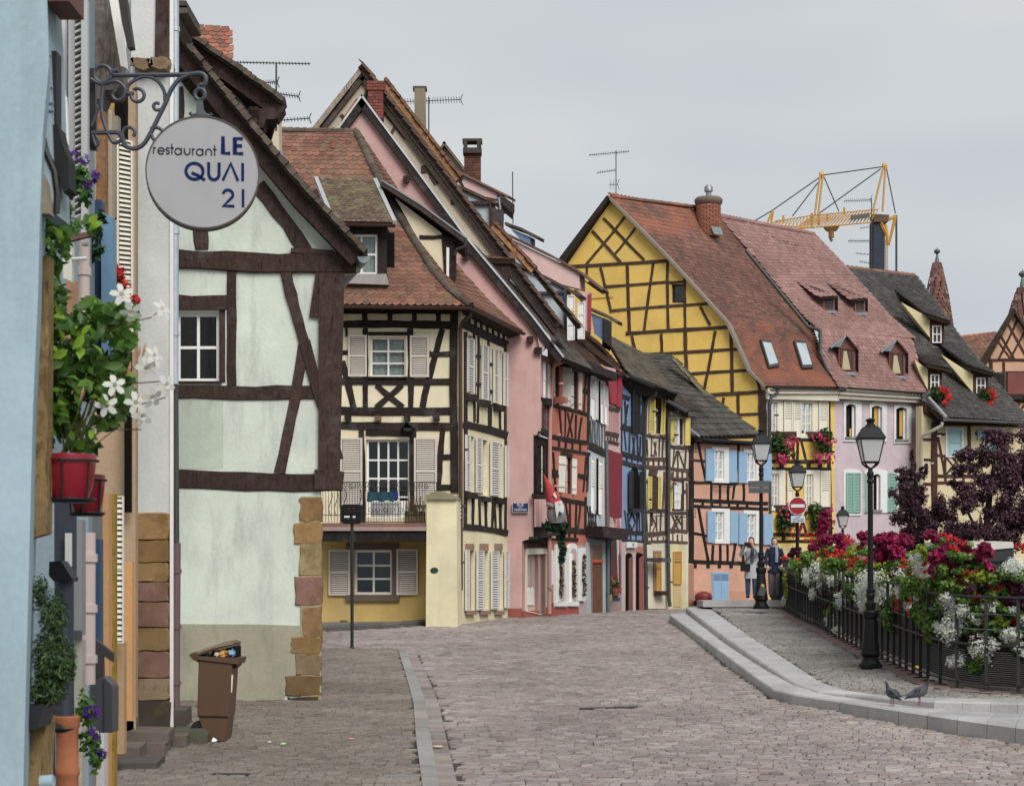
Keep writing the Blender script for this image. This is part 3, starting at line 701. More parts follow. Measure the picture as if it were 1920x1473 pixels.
# little patch of scalloped tiles on the dormer behind
Lp = [W(338, 52, 27.5), W(338, 122, 26.6)]; Rp = [W(429, 58, 27.5), W(429, 122, 26.6)]
tiles(A, Lp, Rp, .135, .125, TILE_ORANGE, singles=300)
ridge(A, [W(336, 55, 27.6), W(430, 60, 27.6)], .07, TILE_ORANGE, .22)
# peach chimney wall behind
pw = thing('peach_chimney', 'plain peach rendered chimney stack behind the mint house roof', 'chimney', W(505, 300, 38))
mb = MB(); slab(mb, FR(38), [(484, 196), (523, 196), (523, 306), (484, 306)], -.5, 0); mb.obj('shaft', plaster('d8c3a6', .3), pw)
mb = MB(); slab(mb, FR(38), [(480, 284), (530, 284), (532, 307), (480, 307)], -.55, .05); mb.obj('flashing', ZINC, pw)
# ================================================================== WHITE WALLED HOUSE WITH SANDSTONE FOOT
Zh = thing('white_house', 'whitewashed house end with sandstone block footing and grey drainpipe', 'house', W(290, 1370, 20.8))
fz = FR(20.8, ID, -.24); fz2 = fz.z(Zm(0, 960, 2.8717))
panel(fz, Zh, [(246, -60), (320, -60), (320, 966), (254, 962), (246, 962)], plaster('cfd2cf', .3), -3.5, 0, 'wall')
panel(fz, Zh, [(319, -60), (326, -60), (326, 1380), (319, 1385)], WHITE, -3.6, .02, 'corner_strip')
panel(fz, Zh, [(250, 960), (318, 960), (318, 1385), (250, 1385)], plaster('7d6548', .7), -3.5, -.03, 'footing_core')
for i, (x0, y0, x1, y1, m) in enumerate([(733, 2, 909, 150, 1), (735, 150, 909, 272, 5), (735, 272, 909, 375, 0), (738, 375, 911, 482, 3), (740, 482, 911, 620, 3), (733, 620, 913, 748, 4), (743, 748, 913, 892, 3), (743, 892, 915, 1012, 6), (743, 1012, 918, 1190, 8)]):
 stone(fz2, Zh, R4(x0, y0, x1, y1), SAND[m], -.2, .05, 'footing_stone', 40+i)
panel(fz, Zh, [(294, -60), (318, -60), (317, 112), (291, 110)], BROWNWOOD, -.2, .03, 'corner_post')
for x0, x1 in ((250, 286), (287, 318)):
 stone(fz, Zh, [(x0, 112), (x1, 114), (x1, 136), (x0, 131)], SAND[6], -.2, .14, 'ledge_brick', x0)
pipe(Zh, [W(246, 126, 20.4), W(246, 700, 20.4), W(247, 1314, 20.4)], .042, ZINC, brackets=5)
pipe(Zh, [W(248, 1312, 20.35), W(253, 1375, 20.35)], .052, metal('5f5750', .7, .2), 'drainpipe_foot')
for y0, y1 in ((1052, 1066), (1096, 1112)): panel(FR(20.34), Zh, [(245, y0), (255, y0), (255, y1), (245, y1)], WHITE, -.003, .0, 'sticker')
pipe(Zh, [W(329, -40, 22.2), W(328, 720, 22.2)], .042, metal('b6c2cc', .4, .4), brackets=4)
pipe(Zh, [W(329, 716, 22.3), W(331, 1022, 22.3)], .034, DZINC)
pipe(Zh, [W(331, 1018, 22.3), W(329, 1332, 22.3)], .05, paint('6b5358', .6, .3), 'drainpipe_foot', 3)
for (x0, y0, x1, y1) in ((318, 0, 349, 12), (318, 10, 334, 40), (330, 14, 352, 26)): panel(FR(23), Zh, [(x0, y0), (x1, y0+1), (x1, y1-2), (x0, y1)], TILE_OLD, -1, 0, 'eave_tile')
# ================================================================== CREAM TIMBER HOUSE WITH BALCONY AND HIPPED ROOF
zB = Zm(600, 580, 2.375); zBr = Zm(500, 120, 2.832)
CREAM = plaster('e9dcb6', .4); YELLOWW = plaster('c9a955', .4); PALEY = plaster('e6daae', .35)
B = thing('cream_house', 'cream half-timbered house with balcony and hipped red tile roof', 'house', W(760, 1170, 43))
f = Fac((600, 43.2), (865, 43.0), zB); SH = paint('cfc4b8', .55, .15)
w1 = R4(222, 122, 382, 300); w2 = R4(205, 578, 398, 925); w3 = R4(152, 1070, 320, 1268)
wall(f, B, [(-60, -10), (612, -5), (612, 1000), (-60, 1000)], CREAM, [w1, w2], .3)
wall(f, B, [(-60, 1000), (612, 1000), (612, 1420), (-60, 1420)], YELLOWW, [w3], .3, label='yellow ground floor wall')
window(f, B, w1, 2, 3, 9, WHITE, .1, 'full'); window(f, B, w3, 2, 3, 10, WHITE, .12)
dr = window(f, B, w2, 4, 4, 9, WHITE, .12, name='balcony_door'); panel(f, dr, R4(213, 850, 390, 925), WHITE, -.14, -.1, 'door_panel')
beams(f, B, [(95, 9, 612, 12, 22), (95, 68, 612, 73, 34), (95, 192, 128, 192, 22), (485, 198, 590, 198, 22), (95, 320, 600, 322, 28), (90, 452, 612, 453, 36), (85, 515, 615, 521, 34),
 (201, 85, 201, 436, 24), (402, 85, 404, 436, 26), (118, 84, 118, 120, 10), (200, 20, 200, 54, 22), (312, 20, 312, 54, 22), (420, 20, 420, 54, 22), (527, 20, 527, 54, 22),
 (545, 88, 456, 436, 28), (252, 335, 368, 436, 26), (366, 335, 250, 436, 26), (98, 230, 150, 436, 30), (312, 100, 312, 116, 190),
 (184, 533, 190, 945, 26), (415, 533, 415, 945, 28), (546, 536, 524, 800, 27), (522, 657, 586, 657, 24), (520, 792, 586, 792, 26), (205, 550, 415, 556, 26)], BLACKWOOD)
beam(f, B, 598, 0, 601, 815, 34, BLACKWOOD, o1=.045)
for x in (127, 390, 520): panel(f, B, [(x-15, 470), (x+12, 470), (x+14, 495), (x-12, 498)], BLACKWOOD, -.02, .13, 'joist_end')
panel(f, B, [(246, 474), (274, 474), (274, 497), (246, 497)], timber('7d6b58'), -.02, .11, 'joist_end')
for q, n in ((R4(127, 115, 210, 300), 18), (R4(402, 117, 487, 302), 18), (R4(92, 572, 190, 870), 30), (R4(420, 572, 522, 870), 30), (R4(40, 1068, 135, 1272), 20), (R4(342, 1066, 437, 1270), 20)):
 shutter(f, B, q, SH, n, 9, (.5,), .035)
GREYST = plaster('6a5b50', .4)
panel(f, B, R4(117, 1040, 352, 1069), GREYST, -.02, .04, 'lintel'); panel(f, B, R4(321, 1069, 345, 1270), GREYST, -.02, .035, 'jamb'); panel(f, B, R4(117, 1270, 355, 1298), GREYST, -.02, .09, 'window_sill')
panel(f, B, R4(215, 300, 390, 308), BLACKWOOD, -.02, .08, 'window_sill')
panel(f, B, R4(90, 1383, 122, 1404), paint('5a4428', .8), -.01, .02, 'vent_grille')
# balcony slab on its dark beam, carried by the pillar
fo = Fac((600, 42.1), (865, 41.9), zB)
for q, m, o0, o1, n in ((R4(-60, 950, 472, 968), plaster('8a6355', .5), -1.1, .02, 'balcony_floor'), (R4(-60, 968, 474, 985), plaster('a88d84', .4), -1.1, .05, 'balcony_edge'), (R4(-60, 985, 474, 1030), timber('231f1e'), -.3, 0, 'balcony_beam')):
 mb = MB(); slab(mb, fo, q, o0, o1); mb.obj(n, m, B)
mb = MB(); slab(mb, fo, [(476, 842), (608, 842), (614, 1440), (472, 1440)], -1.05, .04); mb.obj('pillar', PALEY, B)
mb = MB(); slab(mb, fo, [(473, 846), (475, 826), (520, 808), (560, 812), (606, 832), (612, 846)], -1.1, .12); mb.obj('pillar_cap', plaster('8f8868', .9), B)
mb = MB(); c0 = fo.pt(510, 1161, .05); mb.add([c0]+[c0+Vector((math.cos(a)*.088, 0, math.sin(a)*.065)) for a in np.linspace(0, 2*math.pi, 20, False)], [(0, 1+k, 1+(k+1) % 20) for k in range(20)]); mb.obj('oval_plate', paint('1f3d33', .4), B)
# ---- wrought iron balcony railing
bal = thing('balcony_railing', 'curly black wrought iron railing round the cream house balcony', 'railing', fo.pt(230, 950))
def scroll(mb, fac, cx, cy, r, turns=1.4, a0=0, r_=.007, d=1, o=0.02):
 pts = []
 for k in range(int(turns*14)+1):
  a = a0+d*k*2*math.pi/14; rr = r*(1-.75*k/(turns*14)); pts.append(fac.pt(cx+math.cos(a)*rr, cy+math.sin(a)*rr, o))
 mb.tube(pts, r_, 5)
for k, (ya, yb) in enumerate(((770, 770), (805, 806), (910, 912), (945, 947))):
 mb = MB(); mb.tube([fo.pt(92, ya, .02), fo.pt(520, yb, .02)], .011 if k in (0, 3) else .008, 6); mb.obj('rail', IRON, bal)
mb = MB(); mb.tube([fo.pt(-10, 806, .02), fo.pt(92, 804, .02)], .011, 6); mb.tube([fo.pt(-10, 915, .02), fo.pt(92, 915, .02)], .009, 6); mb.obj('rail', IRON, bal)
for x in list(range(0, 92, 13))+list(range(96, 470, 12)):
 mb = MB(); mb.tube([fo.pt(x, 806 if x < 92 else 772, .02), fo.pt(x, 948, .02)], .0055, 5); mb.obj('baluster', IRON, bal)
for x in (50, 75, 112, 180): mb = MB(); mb.tube([fo.pt(x+8*math.sin(t*6.28), 800+t*120, .06+.06*math.sin(t*3.14)) for t in np.linspace(0, 1, 12)], .009, 5); mb.obj('bowed_bar', IRON, bal)
for i, x in enumerate(range(225, 470, 33)):
 mb = MB(); scroll(mb, fo, x, 893, 14, a0=math.pi/2, d=1 if i % 2 else -1); mb.obj('scroll', IRON, bal)
for i, x in enumerate(range(110, 500, 28)):
 mb = MB(); scroll(mb, fo, x, 787, 13, a0=0, d=1 if i % 2 else -1); mb.obj('scroll', IRON, bal)
for x in (94, 199, 520): mb = MB(); mb.tube([fo.pt(x, 768, .02), fo.pt(x, 950, .02)], .014, 6); mb.obj('post', IRON, bal)
t_ = MB(); q = R4(212, 812, 330, 856)
for k in range(16):
 a, b = k/16, (k+1)/16; za = 4*math.sin(k*.9); zb = 4*math.sin((k+1)*.9)
 t_.quad(fo.pt(212+118*a, 812, .05+.012*math.sin(k)), fo.pt(212+118*b, 812, .05+.012*math.sin(k+1)), fo.pt(210+120*b, 854+zb, .06+.02*math.sin(k*.8+.8)), fo.pt(210+120*a, 854+za, .06+.02*math.sin(k*.8)))
tag(t_.obj('towel', plaster('1f4a55', .2)), 'dark teal towel hung over the balcony railing', 'towel')
t_ = MB(); slab(t_, fo, R4(322, 812, 350, 845), .045, .06); tag(t_.obj('cloth', plaster('26356b', .1)), 'small navy blue cloth hung beside the teal towel', 'cloth')
t_ = MB()
for x in (232, 276, 300, 345): t_.tube([fo.pt(x, 830, -.3), fo.pt(x, 940, -.3), fo.pt(x+(12 if x in (232, 300) else -12), 955, -.3)], .011, 6)
t_.tube([fo.pt(216, 858, -.3), fo.pt(352, 858, -.3)], .012, 6); slab(t_, fo, R4(218, 852, 352, 920), -.34, -.33)
tag(t_.obj('drying_rack', WHITE, smooth=True), 'white drying rack with linen standing on the balcony', 'drying rack')
pb = thing('planter_box', 'weathered wooden planter box with dry twigs on the balcony', 'planter', fo.pt(418, 952))
mb = MB(); slab(mb, fo, R4(376, 898, 462, 950), -.3, .0); mb.obj('box', timber('5d4c33'), pb)
rr = random.Random(5); mb = MB()
for _ in range(60):
 x = rr.uniform(380, 458); mb.tube([fo.pt(x, 900, -.1), fo.pt(x+rr.uniform(-10, 10), rr.uniform(830, 880), -.1+rr.uniform(-.08, .08))], .004, 4)
mb.obj('twigs', timber('6e5638'), pb)
# gable lamp over the balcony door
lm = thing('porch_lamp', 'small black gabled lantern above the balcony door', 'lamp', f.pt(397, 545, .3))
mb = MB(); slab(mb, f, [(366, 528), (395, 500), (428, 528), (424, 534), (395, 508), (370, 534)], .05, .4); mb.obj('hood', IRON, lm)
mb = MB(); slab(mb, f, [(378, 532), (416, 532), (412, 545), (382, 545)], .1, .35); mb.obj('lantern', IRON, lm)
# ---- side front along the street
s = Fac((865, 43), (950, 47.2), zB); SH2 = paint('d6d2cb', .55, .2)
op = [R4(788, 175, 810, 420, 188, 428), R4(661, 560, 687, 812, 568, 818), R4(715, 575, 745, 822, 585, 830), R4(792, 595, 812, 832, 602, 838), R4(655, 1072, 688, 1338, 1074, 1336), R4(722, 1074, 750, 1334, 1076, 1332), R4(788, 1077, 813, 1332, 1079, 1330)]
wall(s, B, [(629, 8), (830, 95), (836, 1395), (629, 1400)], PALEY, op, .3)
for q in op[:4]: window(s, B, q, 1, 3, 2.2, BLACKWOOD, .12)
for q in op[4:]: window(s, B, q, 1, 3, 3, paint('6e4a40', .5), .1, behind='4a3029')
beams(s, B, [(640, 66, 832, 158, 36), (636, 508, 832, 560, 34), (638, 966, 834, 994, 28), (646, 100, 644, 960, 14), (695, 205, 712, 210, 14), (742, 240, 764, 246, 14), (695, 330, 712, 336, 14), (742, 360, 764, 366, 14)], BLACKWOOD)
beams(s, B, [(x, y0, x+dx, y1, 8) for x, dx, y0, y1 in ((684, 2, 100, 500), (704, -4, 115, 505), (748, 3, 140, 520), (760, -4, 420, 530), (798, 2, 430, 545), (823, 0, 170, 550), (680, -3, 815, 960), (706, 4, 830, 965), (735, 2, 840, 970), (768, -4, 835, 980), (775, 6, 845, 985), (800, 2, 850, 985), (824, 0, 560, 990))], BLACKWOOD)
beams(s, B, [(x, 30+ (x-640)*.42, x+1, 62+(x-640)*.46, 8) for x in (662, 690, 716, 742, 768, 793, 815)], BLACKWOOD)
for q, n in ((R4(648, 122, 678, 378, 135, 385), 22), (R4(713, 155, 742, 402, 165, 408), 22), (R4(765, 172, 787, 415, 180, 420), 22), (R4(810, 190, 828, 428, 196, 432), 22),
   (R4(640, 557, 660, 807, 561, 810), 22), (R4(687, 570, 713, 815, 575, 818), 22), (R4(752, 588, 791, 828, 594, 832), 22), (R4(817, 605, 831, 835, 608, 838), 22),
   (R4(640, 1070, 655, 1340), 24), (R4(690, 1073, 721, 1338), 24), (R4(754, 1075, 788, 1334), 24), (R4(815, 1078, 833, 1328), 24)):
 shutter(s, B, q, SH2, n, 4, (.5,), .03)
for x0, x1 in ((645, 682), (709, 746), (775, 809)):
 panel(s, B, R4(x0, 1042, x1, 1072), plaster('9c7a6b', .4), -.02, .03, 'lintel'); panel(s, B, R4(x0, 1340, x1, 1358), plaster('9c7a6b', .4), -.02, .08, 'window_sill')
for x0, y0, x1, y1 in ((642, 372, 682, 405), (708, 400, 744, 430), (770, 420, 803, 450), (640, 810, 684, 838), (712, 830, 745, 852), (775, 835, 812, 862)): panel(s, B, R4(x0, y0, x1, y1, y0+8, y1+6), BLACKWOOD, -.02, .1, 'window_sill')
pipe(B, [f.pt(680, 5, .35), f.pt(676, 35, .35), f.pt(640, 55, .12), f.pt(628, 80, .1), f.pt(629, 600, .1), f.pt(630, 1250, .1)], .042, BROWNMETAL, brackets=5)
pipe(B, [f.pt(622, 900, .1), f.pt(624, 1392, .1)], .05, DZINC, 'drainpipe_foot')
nt = thing('notice_board', 'narrow lettered notice board fixed beside the brown drainpipe', 'sign', f.pt(625, 940, .2))
mb = MB(); slab(mb, f, [(613, 835), (632, 850), (636, 935), (616, 925)], .16, .2); mb.obj('board', paint('3a4046', .5), nt)
for k in range(5): panel(f, nt, [(616, 848+k*17), (632, 856+k*17), (632, 863+k*17), (616, 856+k*17)], WHITE, .2, .206, 'lettering')
# ---- hipped roof
f2 = lambda x, y, Y: W(*zBr(x, y), Y)
hip = [(478, 362, 46.2), (520, 450, 45.75), (570, 560, 45.3), (640, 700, 44.75), (720, 830, 44.2), (800, 960, 43.7), (880, 1090, 43.15), (970, 1195, 42.75), (1085, 1285, 42.45)]
Rp = [f2(*h) for h in hip]
Lp = [f2(-10, 352+(1278-352)*((h[1]-362)/923.0), h[2]+.1) for h in hip]
def vis_b(p):
 px = CX+F*p.x/p.y; py = HZ-F*(p.z-ZC)/p.y
 if px < 495: return False
 edge = 330+ (px-395)*.93   # hidden by the mint house roof
 return not (px < 660 and py > edge+70 and py > 250)
tiles(B, Lp, Rp, .165, .17, TILE_RED, singles=300, vis=vis_b, th=.018)
far = [(484, 358, 46.4), (560, 470, 46.8), (630, 575, 47.0), (700, 680, 47.1), (790, 800, 47.2), (900, 930, 47.3), (1040, 1110, 47.4), (1180, 1260, 47.5), (1362, 1425, 47.6)]
tiles(B, Rp, [f2(*h) for h in far], .165, .17, TILE_RED, th=.018)
ridge(B, [f2(60, 352, 46.25), f2(478, 362, 46.25)], .1, TILE_OLD, .3); ridge(B, [p+Vector((0, -.03, .02)) for p in Rp], .1, TILE_OLD, .34)
gutter(B, f2(400, 1282, 42.35), f2(1088, 1290, 42.3), .065, BROWNMETAL); gutter(B, f2(1088, 1290, 42.3), f2(1364, 1428, 47.4), .06, BROWNMETAL)
mb = MB(); mb.prism([f2(400, 1290, 42.4), f2(1085, 1292, 42.4), f2(1085, 1310, 42.4), f2(400, 1305, 42.4)], [f2(400, 1290, 43.2)+Vector((0, 0, .05)), f2(1085, 1292, 43.2)+Vector((0, 0, .05)), f2(1085, 1310, 43.2), f2(400, 1305, 43.2)]); mb.obj('soffit', BLACKWOOD, B)
mb = MB(); mb.prism([f2(1085, 1295, 42.4), f2(1360, 1432, 47.4), f2(1290, 1455, 47.5), f2(1085, 1330, 43.0)], [f2(1085, 1290, 42.5)+Vector((-.4, .3, .1)), f2(1360, 1428, 47.5)+Vector((-.4, .3, .1)), f2(1290, 1440, 47.5)+Vector((-.4, .3, 0)), f2(1085, 1320, 43.1)+Vector((-.4, .3, 0))]); mb.obj('soffit', BLACKWOOD, B)
mb = MB(); mb.lathe(f2(352, 448, 45.3), [(.07, 0), (.06, .1), (.075, .16), (.05, .16)], 10); mb.obj('vent_pot', TILE_ORANGE, B, smooth=True)
# front dormer
fd = FR(42.75, zBr)
dw = R4(418, 903, 588, 1116)
wall(fd, B, [(362, 842), (636, 845), (636, 1122), (362, 1122)], BLACKWOOD, [dw], .2, 'dormer_front')
window(fd, B, dw, 2, 2, 12, WHITE, .06, 'full')
mb = MB(); slab(mb, fd, [(362, 842), (636, 845), (636, 1122), (362, 1122)], -1.6, -.55); mb.obj('dormer_body', BLACKWOOD, B)
mb = MB(); slab(mb, fd, [(415, 1120), (636, 1118), (650, 1176), (420, 1168)], -.02, .12); mb.obj('lead_apron', plaster('a39a98', .3), B)
Lp = [f2(262, 612, 44.6), f2(352, 838, 42.45)]; Rp = [f2(575, 620, 44.6), f2(680, 846, 42.45)]
tiles(B, Lp, Rp, .115, .105, pieces('tile_moss', ['6b5546', '7d6450', '60503f', '8a7a62'], moss='8a8560', moss_amt=.6, big=1.2), singles=0, th=.015)
for a, b in ((Lp[0], Lp[1]), (Rp[0], Rp[1])):
 mb = MB(); o = Vector((.045, 0, 0)); u = Vector((0, -.02, .06)); mb.prism([a-o+u, a+o+u, a+o-u, a-o-u], [b-o+u, b+o+u, b+o-u, b-o-u]); mb.obj('verge_strip', metal('c3c5c6', .4, .5), B)
gutter(B, f2(352, 848, 42.4), f2(684, 852, 42.4), .05, BROWNMETAL)
mb = MB(); slab(mb, fd, [(315, 780), (350, 850), (364, 850), (364, 880)], -.5, -.02); mb.obj('dormer_cheek', CREAM, B)
# side dormer
fs = FR(44.2, zBr)
mb = MB(); slab(mb, fs, [(684, 712), (930, 898), (930, 930), (948, 1150), (880, 1060), (800, 925), (740, 815)], -1.6, 0); mb.obj('side_dormer_cheek', CREAM, B)
beam(fs, B, 812, 918, 935, 918, 20); panel(fs, B, [(928, 905), (1000, 930), (998, 1175), (945, 1150)], BLACKWOOD, -1.2, .03, 'dormer_post')
panel(fs, B, [(955, 975), (970, 978), (968, 1162), (955, 1150)], WHITE, -1, .06, 'window_edge')
mb = MB(); slab(mb, fs, thick([(618, 632), (830, 765), (1062, 935)], 26), -2.0, .25); mb.obj('side_dormer_roof', timber('4d443d'), B)
mb = MB(); slab(mb, fs, thick([(616, 626), (830, 758), (1064, 930)], 8), -2.0, .27); mb.obj('verge_strip', ZINC, B)
pipe(B, [fs.pt(1060, 935, .2), fs.pt(1055, 975, .2), fs.pt(1010, 990, .15), fs.pt(1000, 1020, .1)], .035, DZINC)
# ================================================================== THE ROW OF NARROW HOUSES DOWN THE STREET
zC = Zm(820, 240, 3.3474); zD = Zm(980, 660, 5.665); zD2 = Zm(980, 880, 5.08); zG = Zm(1130, 660, 6.139); zG2 = Zm(1130, 880, 5.261); zR = Zm(940, 620, 2.6316)
TILE_DK = pieces('tile_dark', ['4f4640', '5b514a', '463f3a', '655a52'], moss='6b6758', moss_amt=.5, big=1)
TILE_BR = pieces('tile_brown', ['6a4f43', '5c463d', '775a4b', '52423b'], moss='6b6452', moss_amt=.45, big=1)
SDIR = Vector((.33, 1, 0))
EDGE = [(1010, 47.5), (1032, 48.6), (1098, 51.4), (1140, 53.3), (1165, 54.6), (1210, 56.6), (1252, 57.7), (1290, 58.8)]
def between(i): return Fac(EDGE[i], EDGE[i+1])
def hpoly(fac, x0, x1, yt0, yt1, yb=1175): return [(x0, yt0), (x1, yt1), (x1, yb), (x0, yb)]
def cheek(root, Y, poly, mat, roof, rw, rmat, dx=1.4, name='dormer', edge=None, tilesz=None):
 dx = dx*.35
 """dormer seen from its side: cheek wall facing the viewer, run back along the street, with its sloping roof"""
 fc = FR(Y, zC); mb = MB(); extr(mb, fc, poly, SDIR*dx); d = mb.obj(name, mat, root)
 mb = MB(); extr(mb, fc, thick(roof, rw), SDIR*(dx+.05), .1); mb.obj('dormer_roof', rmat, d)
 mb = MB(); extr(mb, fc, thick([(x+2, y+rw*.8) for x, y in roof], rw*.55), SDIR*(dx+.02), .08); mb.obj('bargeboard', BLACKWOOD, d)
 return d
def verge_px(fac, root, line, step, w, mat, o0, o1, seed=1): verge(fac, root, line, step, w, mat, o0, o1, 'verge_tile', seed)
# ---------------- C: tall dusty pink house
PINK = plaster('d0a39d', .5); PINKD = plaster('b98d82', .35)
C = thing('pink_gable_house', 'tall dusty pink house with plain gable wall and dark bargeboards', 'house', W(960, 1160, 47.5))
fc = FR(47.5)
wall(fc, C, [(678, 188), (874, 455), (1000, 602), (1034, 640), (1014, 662), (1014, 814), (1001, 816), (1001, 1008), (979, 1014), (979, 1175), (600, 1175), (600, 300)], PINK, (), .3)
panel(fc, C, [(948, 1140), (979, 1140), (979, 1178), (948, 1178)], plaster('a5554a', .4), -.02, .03, 'plinth')
panel(fc, C, [(1000, 600), (1032, 632), (1018, 660), (1013, 668), (1009, 640)], PINK, -.02, .1, 'curved_corbel')
panel(fc, C, [(1002, 652), (1016, 652), (1016, 664), (1002, 664)], BLACKWOOD, -.1, .12, 'joist_end')
for x, y in ((762, 337), (873, 481), (994, 637)): panel(fc, C, [(x-6, y-5), (x+6, y-6), (x+6, y+5), (x, y+8), (x-5, y+5)], timber('3d2c28'), -.05, .14, 'purlin_end')
va = [(679, 182), (780, 318), (874, 446), (1000, 596), (1058, 672)]; vb = [(600, 292), (679, 182)]
for ln in (va, vb):
 mb = MB(); slab(mb, fc, thick(ln, 15), -.05, .14); mb.obj('bargeboard', timber('2d2826'), C)
 mb = MB(); slab(mb, fc, thick([(x, y-2.5) for x, y in ln], 3.5), -.06, .17); mb.obj('verge_strip', metal('c5c9cc', .4, .5), C)
r0 = [fc.pt(x, y+2, .03) for x, y in va]; tiles(C, r0[2:], [p+SDIR*d for p, d in zip(r0[2:], (.1, 1.7, 2.4))], .15, .17, TILE_DK, th=.018)
mb = MB(); lp = [fc.pt(x, y+2, 0) for x, y in vb]; mb.prism(lp+[lp[1]+Vector((0, 0, -.1)), lp[0]+Vector((0, 0, -.1))], [p+SDIR*.4 for p in lp]+[p+SDIR*.4+Vector((0, 0, -.1)) for p in lp[::-1]]); mb.obj('back_roof', TILE_DK, C)
panel(FR(47.9, zC), C, [(315, 822), (458, 828), (458, 1010), (440, 1000)], timber('332824'), -.8, 0, 'dormer')
Lp = [W(*zC(240, 742), 49.2), W(*zC(300, 825), 47.8)]; Rp = [W(*zC(478, 744), 49.2), W(*zC(490, 828), 47.8)]
tiles(C, Lp, Rp, .12, .13, TILE_RED, th=.02)
ridge(C, [W(*zC(240, 740), 49.2), W(*zC(480, 742), 49.2)], .06, TILE_RED, .25)
cf = Fac((1012, 47.5), (1034, 48.8), zD); cg = Fac((973, 47.4), (1030, 48.9), zD2)
wall(cf, C, [(190, 20), (300, 60), (300, 890), (190, 850)], plaster('d3a79f', .35), (), .2, 'front_wall')
wall(Fac((1000, 47.45), (1032, 48.7), zD), C, [(120, 870), (290, 930), (290, 2050), (120, 2000)], BLACKWOOD, (), .2, 'front_wall')
for q in (R4(215, 105, 246, 485, 112, 490), R4(262, 130, 294, 515, 138, 520)): shutter(cf.front(q[0][0], q[0][1]), C, q, WHITE, 0, 2.5, (.5,), .02, solid=True)
beams(cf, C, [(190, 490, 300, 520, 30), (185, 830, 300, 885, 60)]); panel(cf, C, R4(205, 485, 280, 560, 500, 575), BLACKWOOD, 0, .12, 'carved_bracket')
for x in (205, 222, 240, 262): beam(cf, C, x, 570, x+1, 830, 7, PURPLEWOOD)
fl = Fac((1000, 47.3), (1030, 48.5), zD2)
for x0, x1 in ((110, 128), (135, 160), (165, 205), (212, 225)): panel(fl, C, R4(x0, 280, x1, 545, 284, 535), plaster('d9aaa2', .3), 0, .05, 'baluster_panel')
for x0, x1, y in ((130, 160, 285), (165, 205, 290)): window(fl, C, R4(x0, -230, x1, 215, -224, 225), 1, 2, 3, BLACKWOOD, -.02)
beam(fl, C, 100, 245, 225, 262, 38); mb = MB(); slab(mb, cg, [(0, 640), (240, 590), (330, 560), (330, 600), (0, 668)], -.1, .35); mb.obj('jetty_beam', timber('2f3029'), C)
wall(cg, C, [(0, 640), (250, 600), (250, 1460), (0, 1460)], PINKD, [R4(28, 812, 148, 1342, 806, 1338), R4(152, 808, 215, 1400, 806, 1398)], .2, 'ground_floor_wall')
dd = MB(); ringframe(dd, cg, R4(22, 750, 222, 1352, 745, 1395), 7, -.02, .05); slab(dd, cg, R4(22, 752, 222, 808, 747, 802), -.02, .045); dd.obj('door_frame', CREAMP, C)
dd = MB(); slab(dd, cg, R4(28, 812, 148, 1342, 806, 1338), -.14, -.1); dleaf = dd.obj('door', paint('c9b8ae', .5, .2), C)
for x in (36, 72, 106):
 panel(cg, dleaf, R4(x, 835, x+26, 1110), paint('bcaaa2', .5), -.1, -.07, 'door_panel'); mb = MB(); slab(mb, cg, [(x, 1290), (x+4, 1150), (x+14, 1110), (x+10, 1190), (x+22, 1120), (x+26, 1290)], -.1, -.065); mb.obj('carved_panel', WHITE, dleaf)
panel(cg, C, R4(154, 812, 212, 1400, 810, 1398), paint('cbbab0', .5, .2), -.14, -.1, 'door')
panel(cg, C, R4(12, 690, 228, 745, 684, 748), timber('5b4440'), -.02, .06, 'carved_lintel')
panel(cg, C, R4(0, 1345, 148, 1420, 1342, 1418), plaster('a5554a', .4), -.02, .03, 'plinth')
mb = MB(); mb.lathe(W(955, 1093, 47.4), [(.03, 0), (.03, .02)], 10); mb.obj('wall_light', WHITE, C)
sg = thing('street_sign', 'small dark blue street name plate reading RUE DES TISSERANDS', 'sign', W(976, 960, 47.4))
fsg = FR(47.45); mb = MB(); slab(mb, fsg, [(961, 943), (990.5, 943), (990, 960), (961, 960)], 0, .03); mb.obj('plate', paint('1d2a5c', .3, 0), sg)
mb = MB(); ringframe(mb, fsg, R4(960.4, 942.4, 991, 960.6), .7, 0, .035); mb.obj('plate_rim', OFFW, sg)
def text(root, fac, s, x, y, h, mat, o, name='lettering', wfit=None, bold=.0):
 cu = bpy.data.curves.new(name, 'FONT'); cu.body = s; cu.align_x = 'CENTER'; cu.align_y = 'CENTER'; cu.extrude = .002; cu.offset = bold
 Y = fac.pt(x, y).y; cu.size = h/fac.zm.k*Y/F*1.38; cu.materials.append(mat)
 tmp = bpy.data.objects.new(name, cu); COL.objects.link(tmp); dg = bpy.context.evaluated_depsgraph_get()
 me = bpy.data.meshes.new_from_object(tmp.evaluated_get(dg)); bpy.data.objects.remove(tmp); bpy.data.curves.remove(cu)
 if not me.materials: me.materials.append(mat)
 ob = bpy.data.objects.new(name, me); link(ob, root); c = fac.pt(x, y, o); r = Vector((fac.u.x, fac.u.y, 0)); r = r if r.x > 0 else -r
 n = fac.n; up = Vector((0, 0, 1)); k = 1.0
 if wfit:
  xs = [v.co.x for v in me.vertices]; k = (wfit/fac.zm.k*Y/F)/max(1e-3, max(xs)-min(xs))
 ob.matrix_basis = Matrix(((r.x*k, up.x, n.x, c.x), (r.y*k, up.y, n.y, c.y), (r.z*k, up.z, n.z, c.z), (0, 0, 0, 1)))
 return ob
LET = paint('dfe3ea', .4, 0)
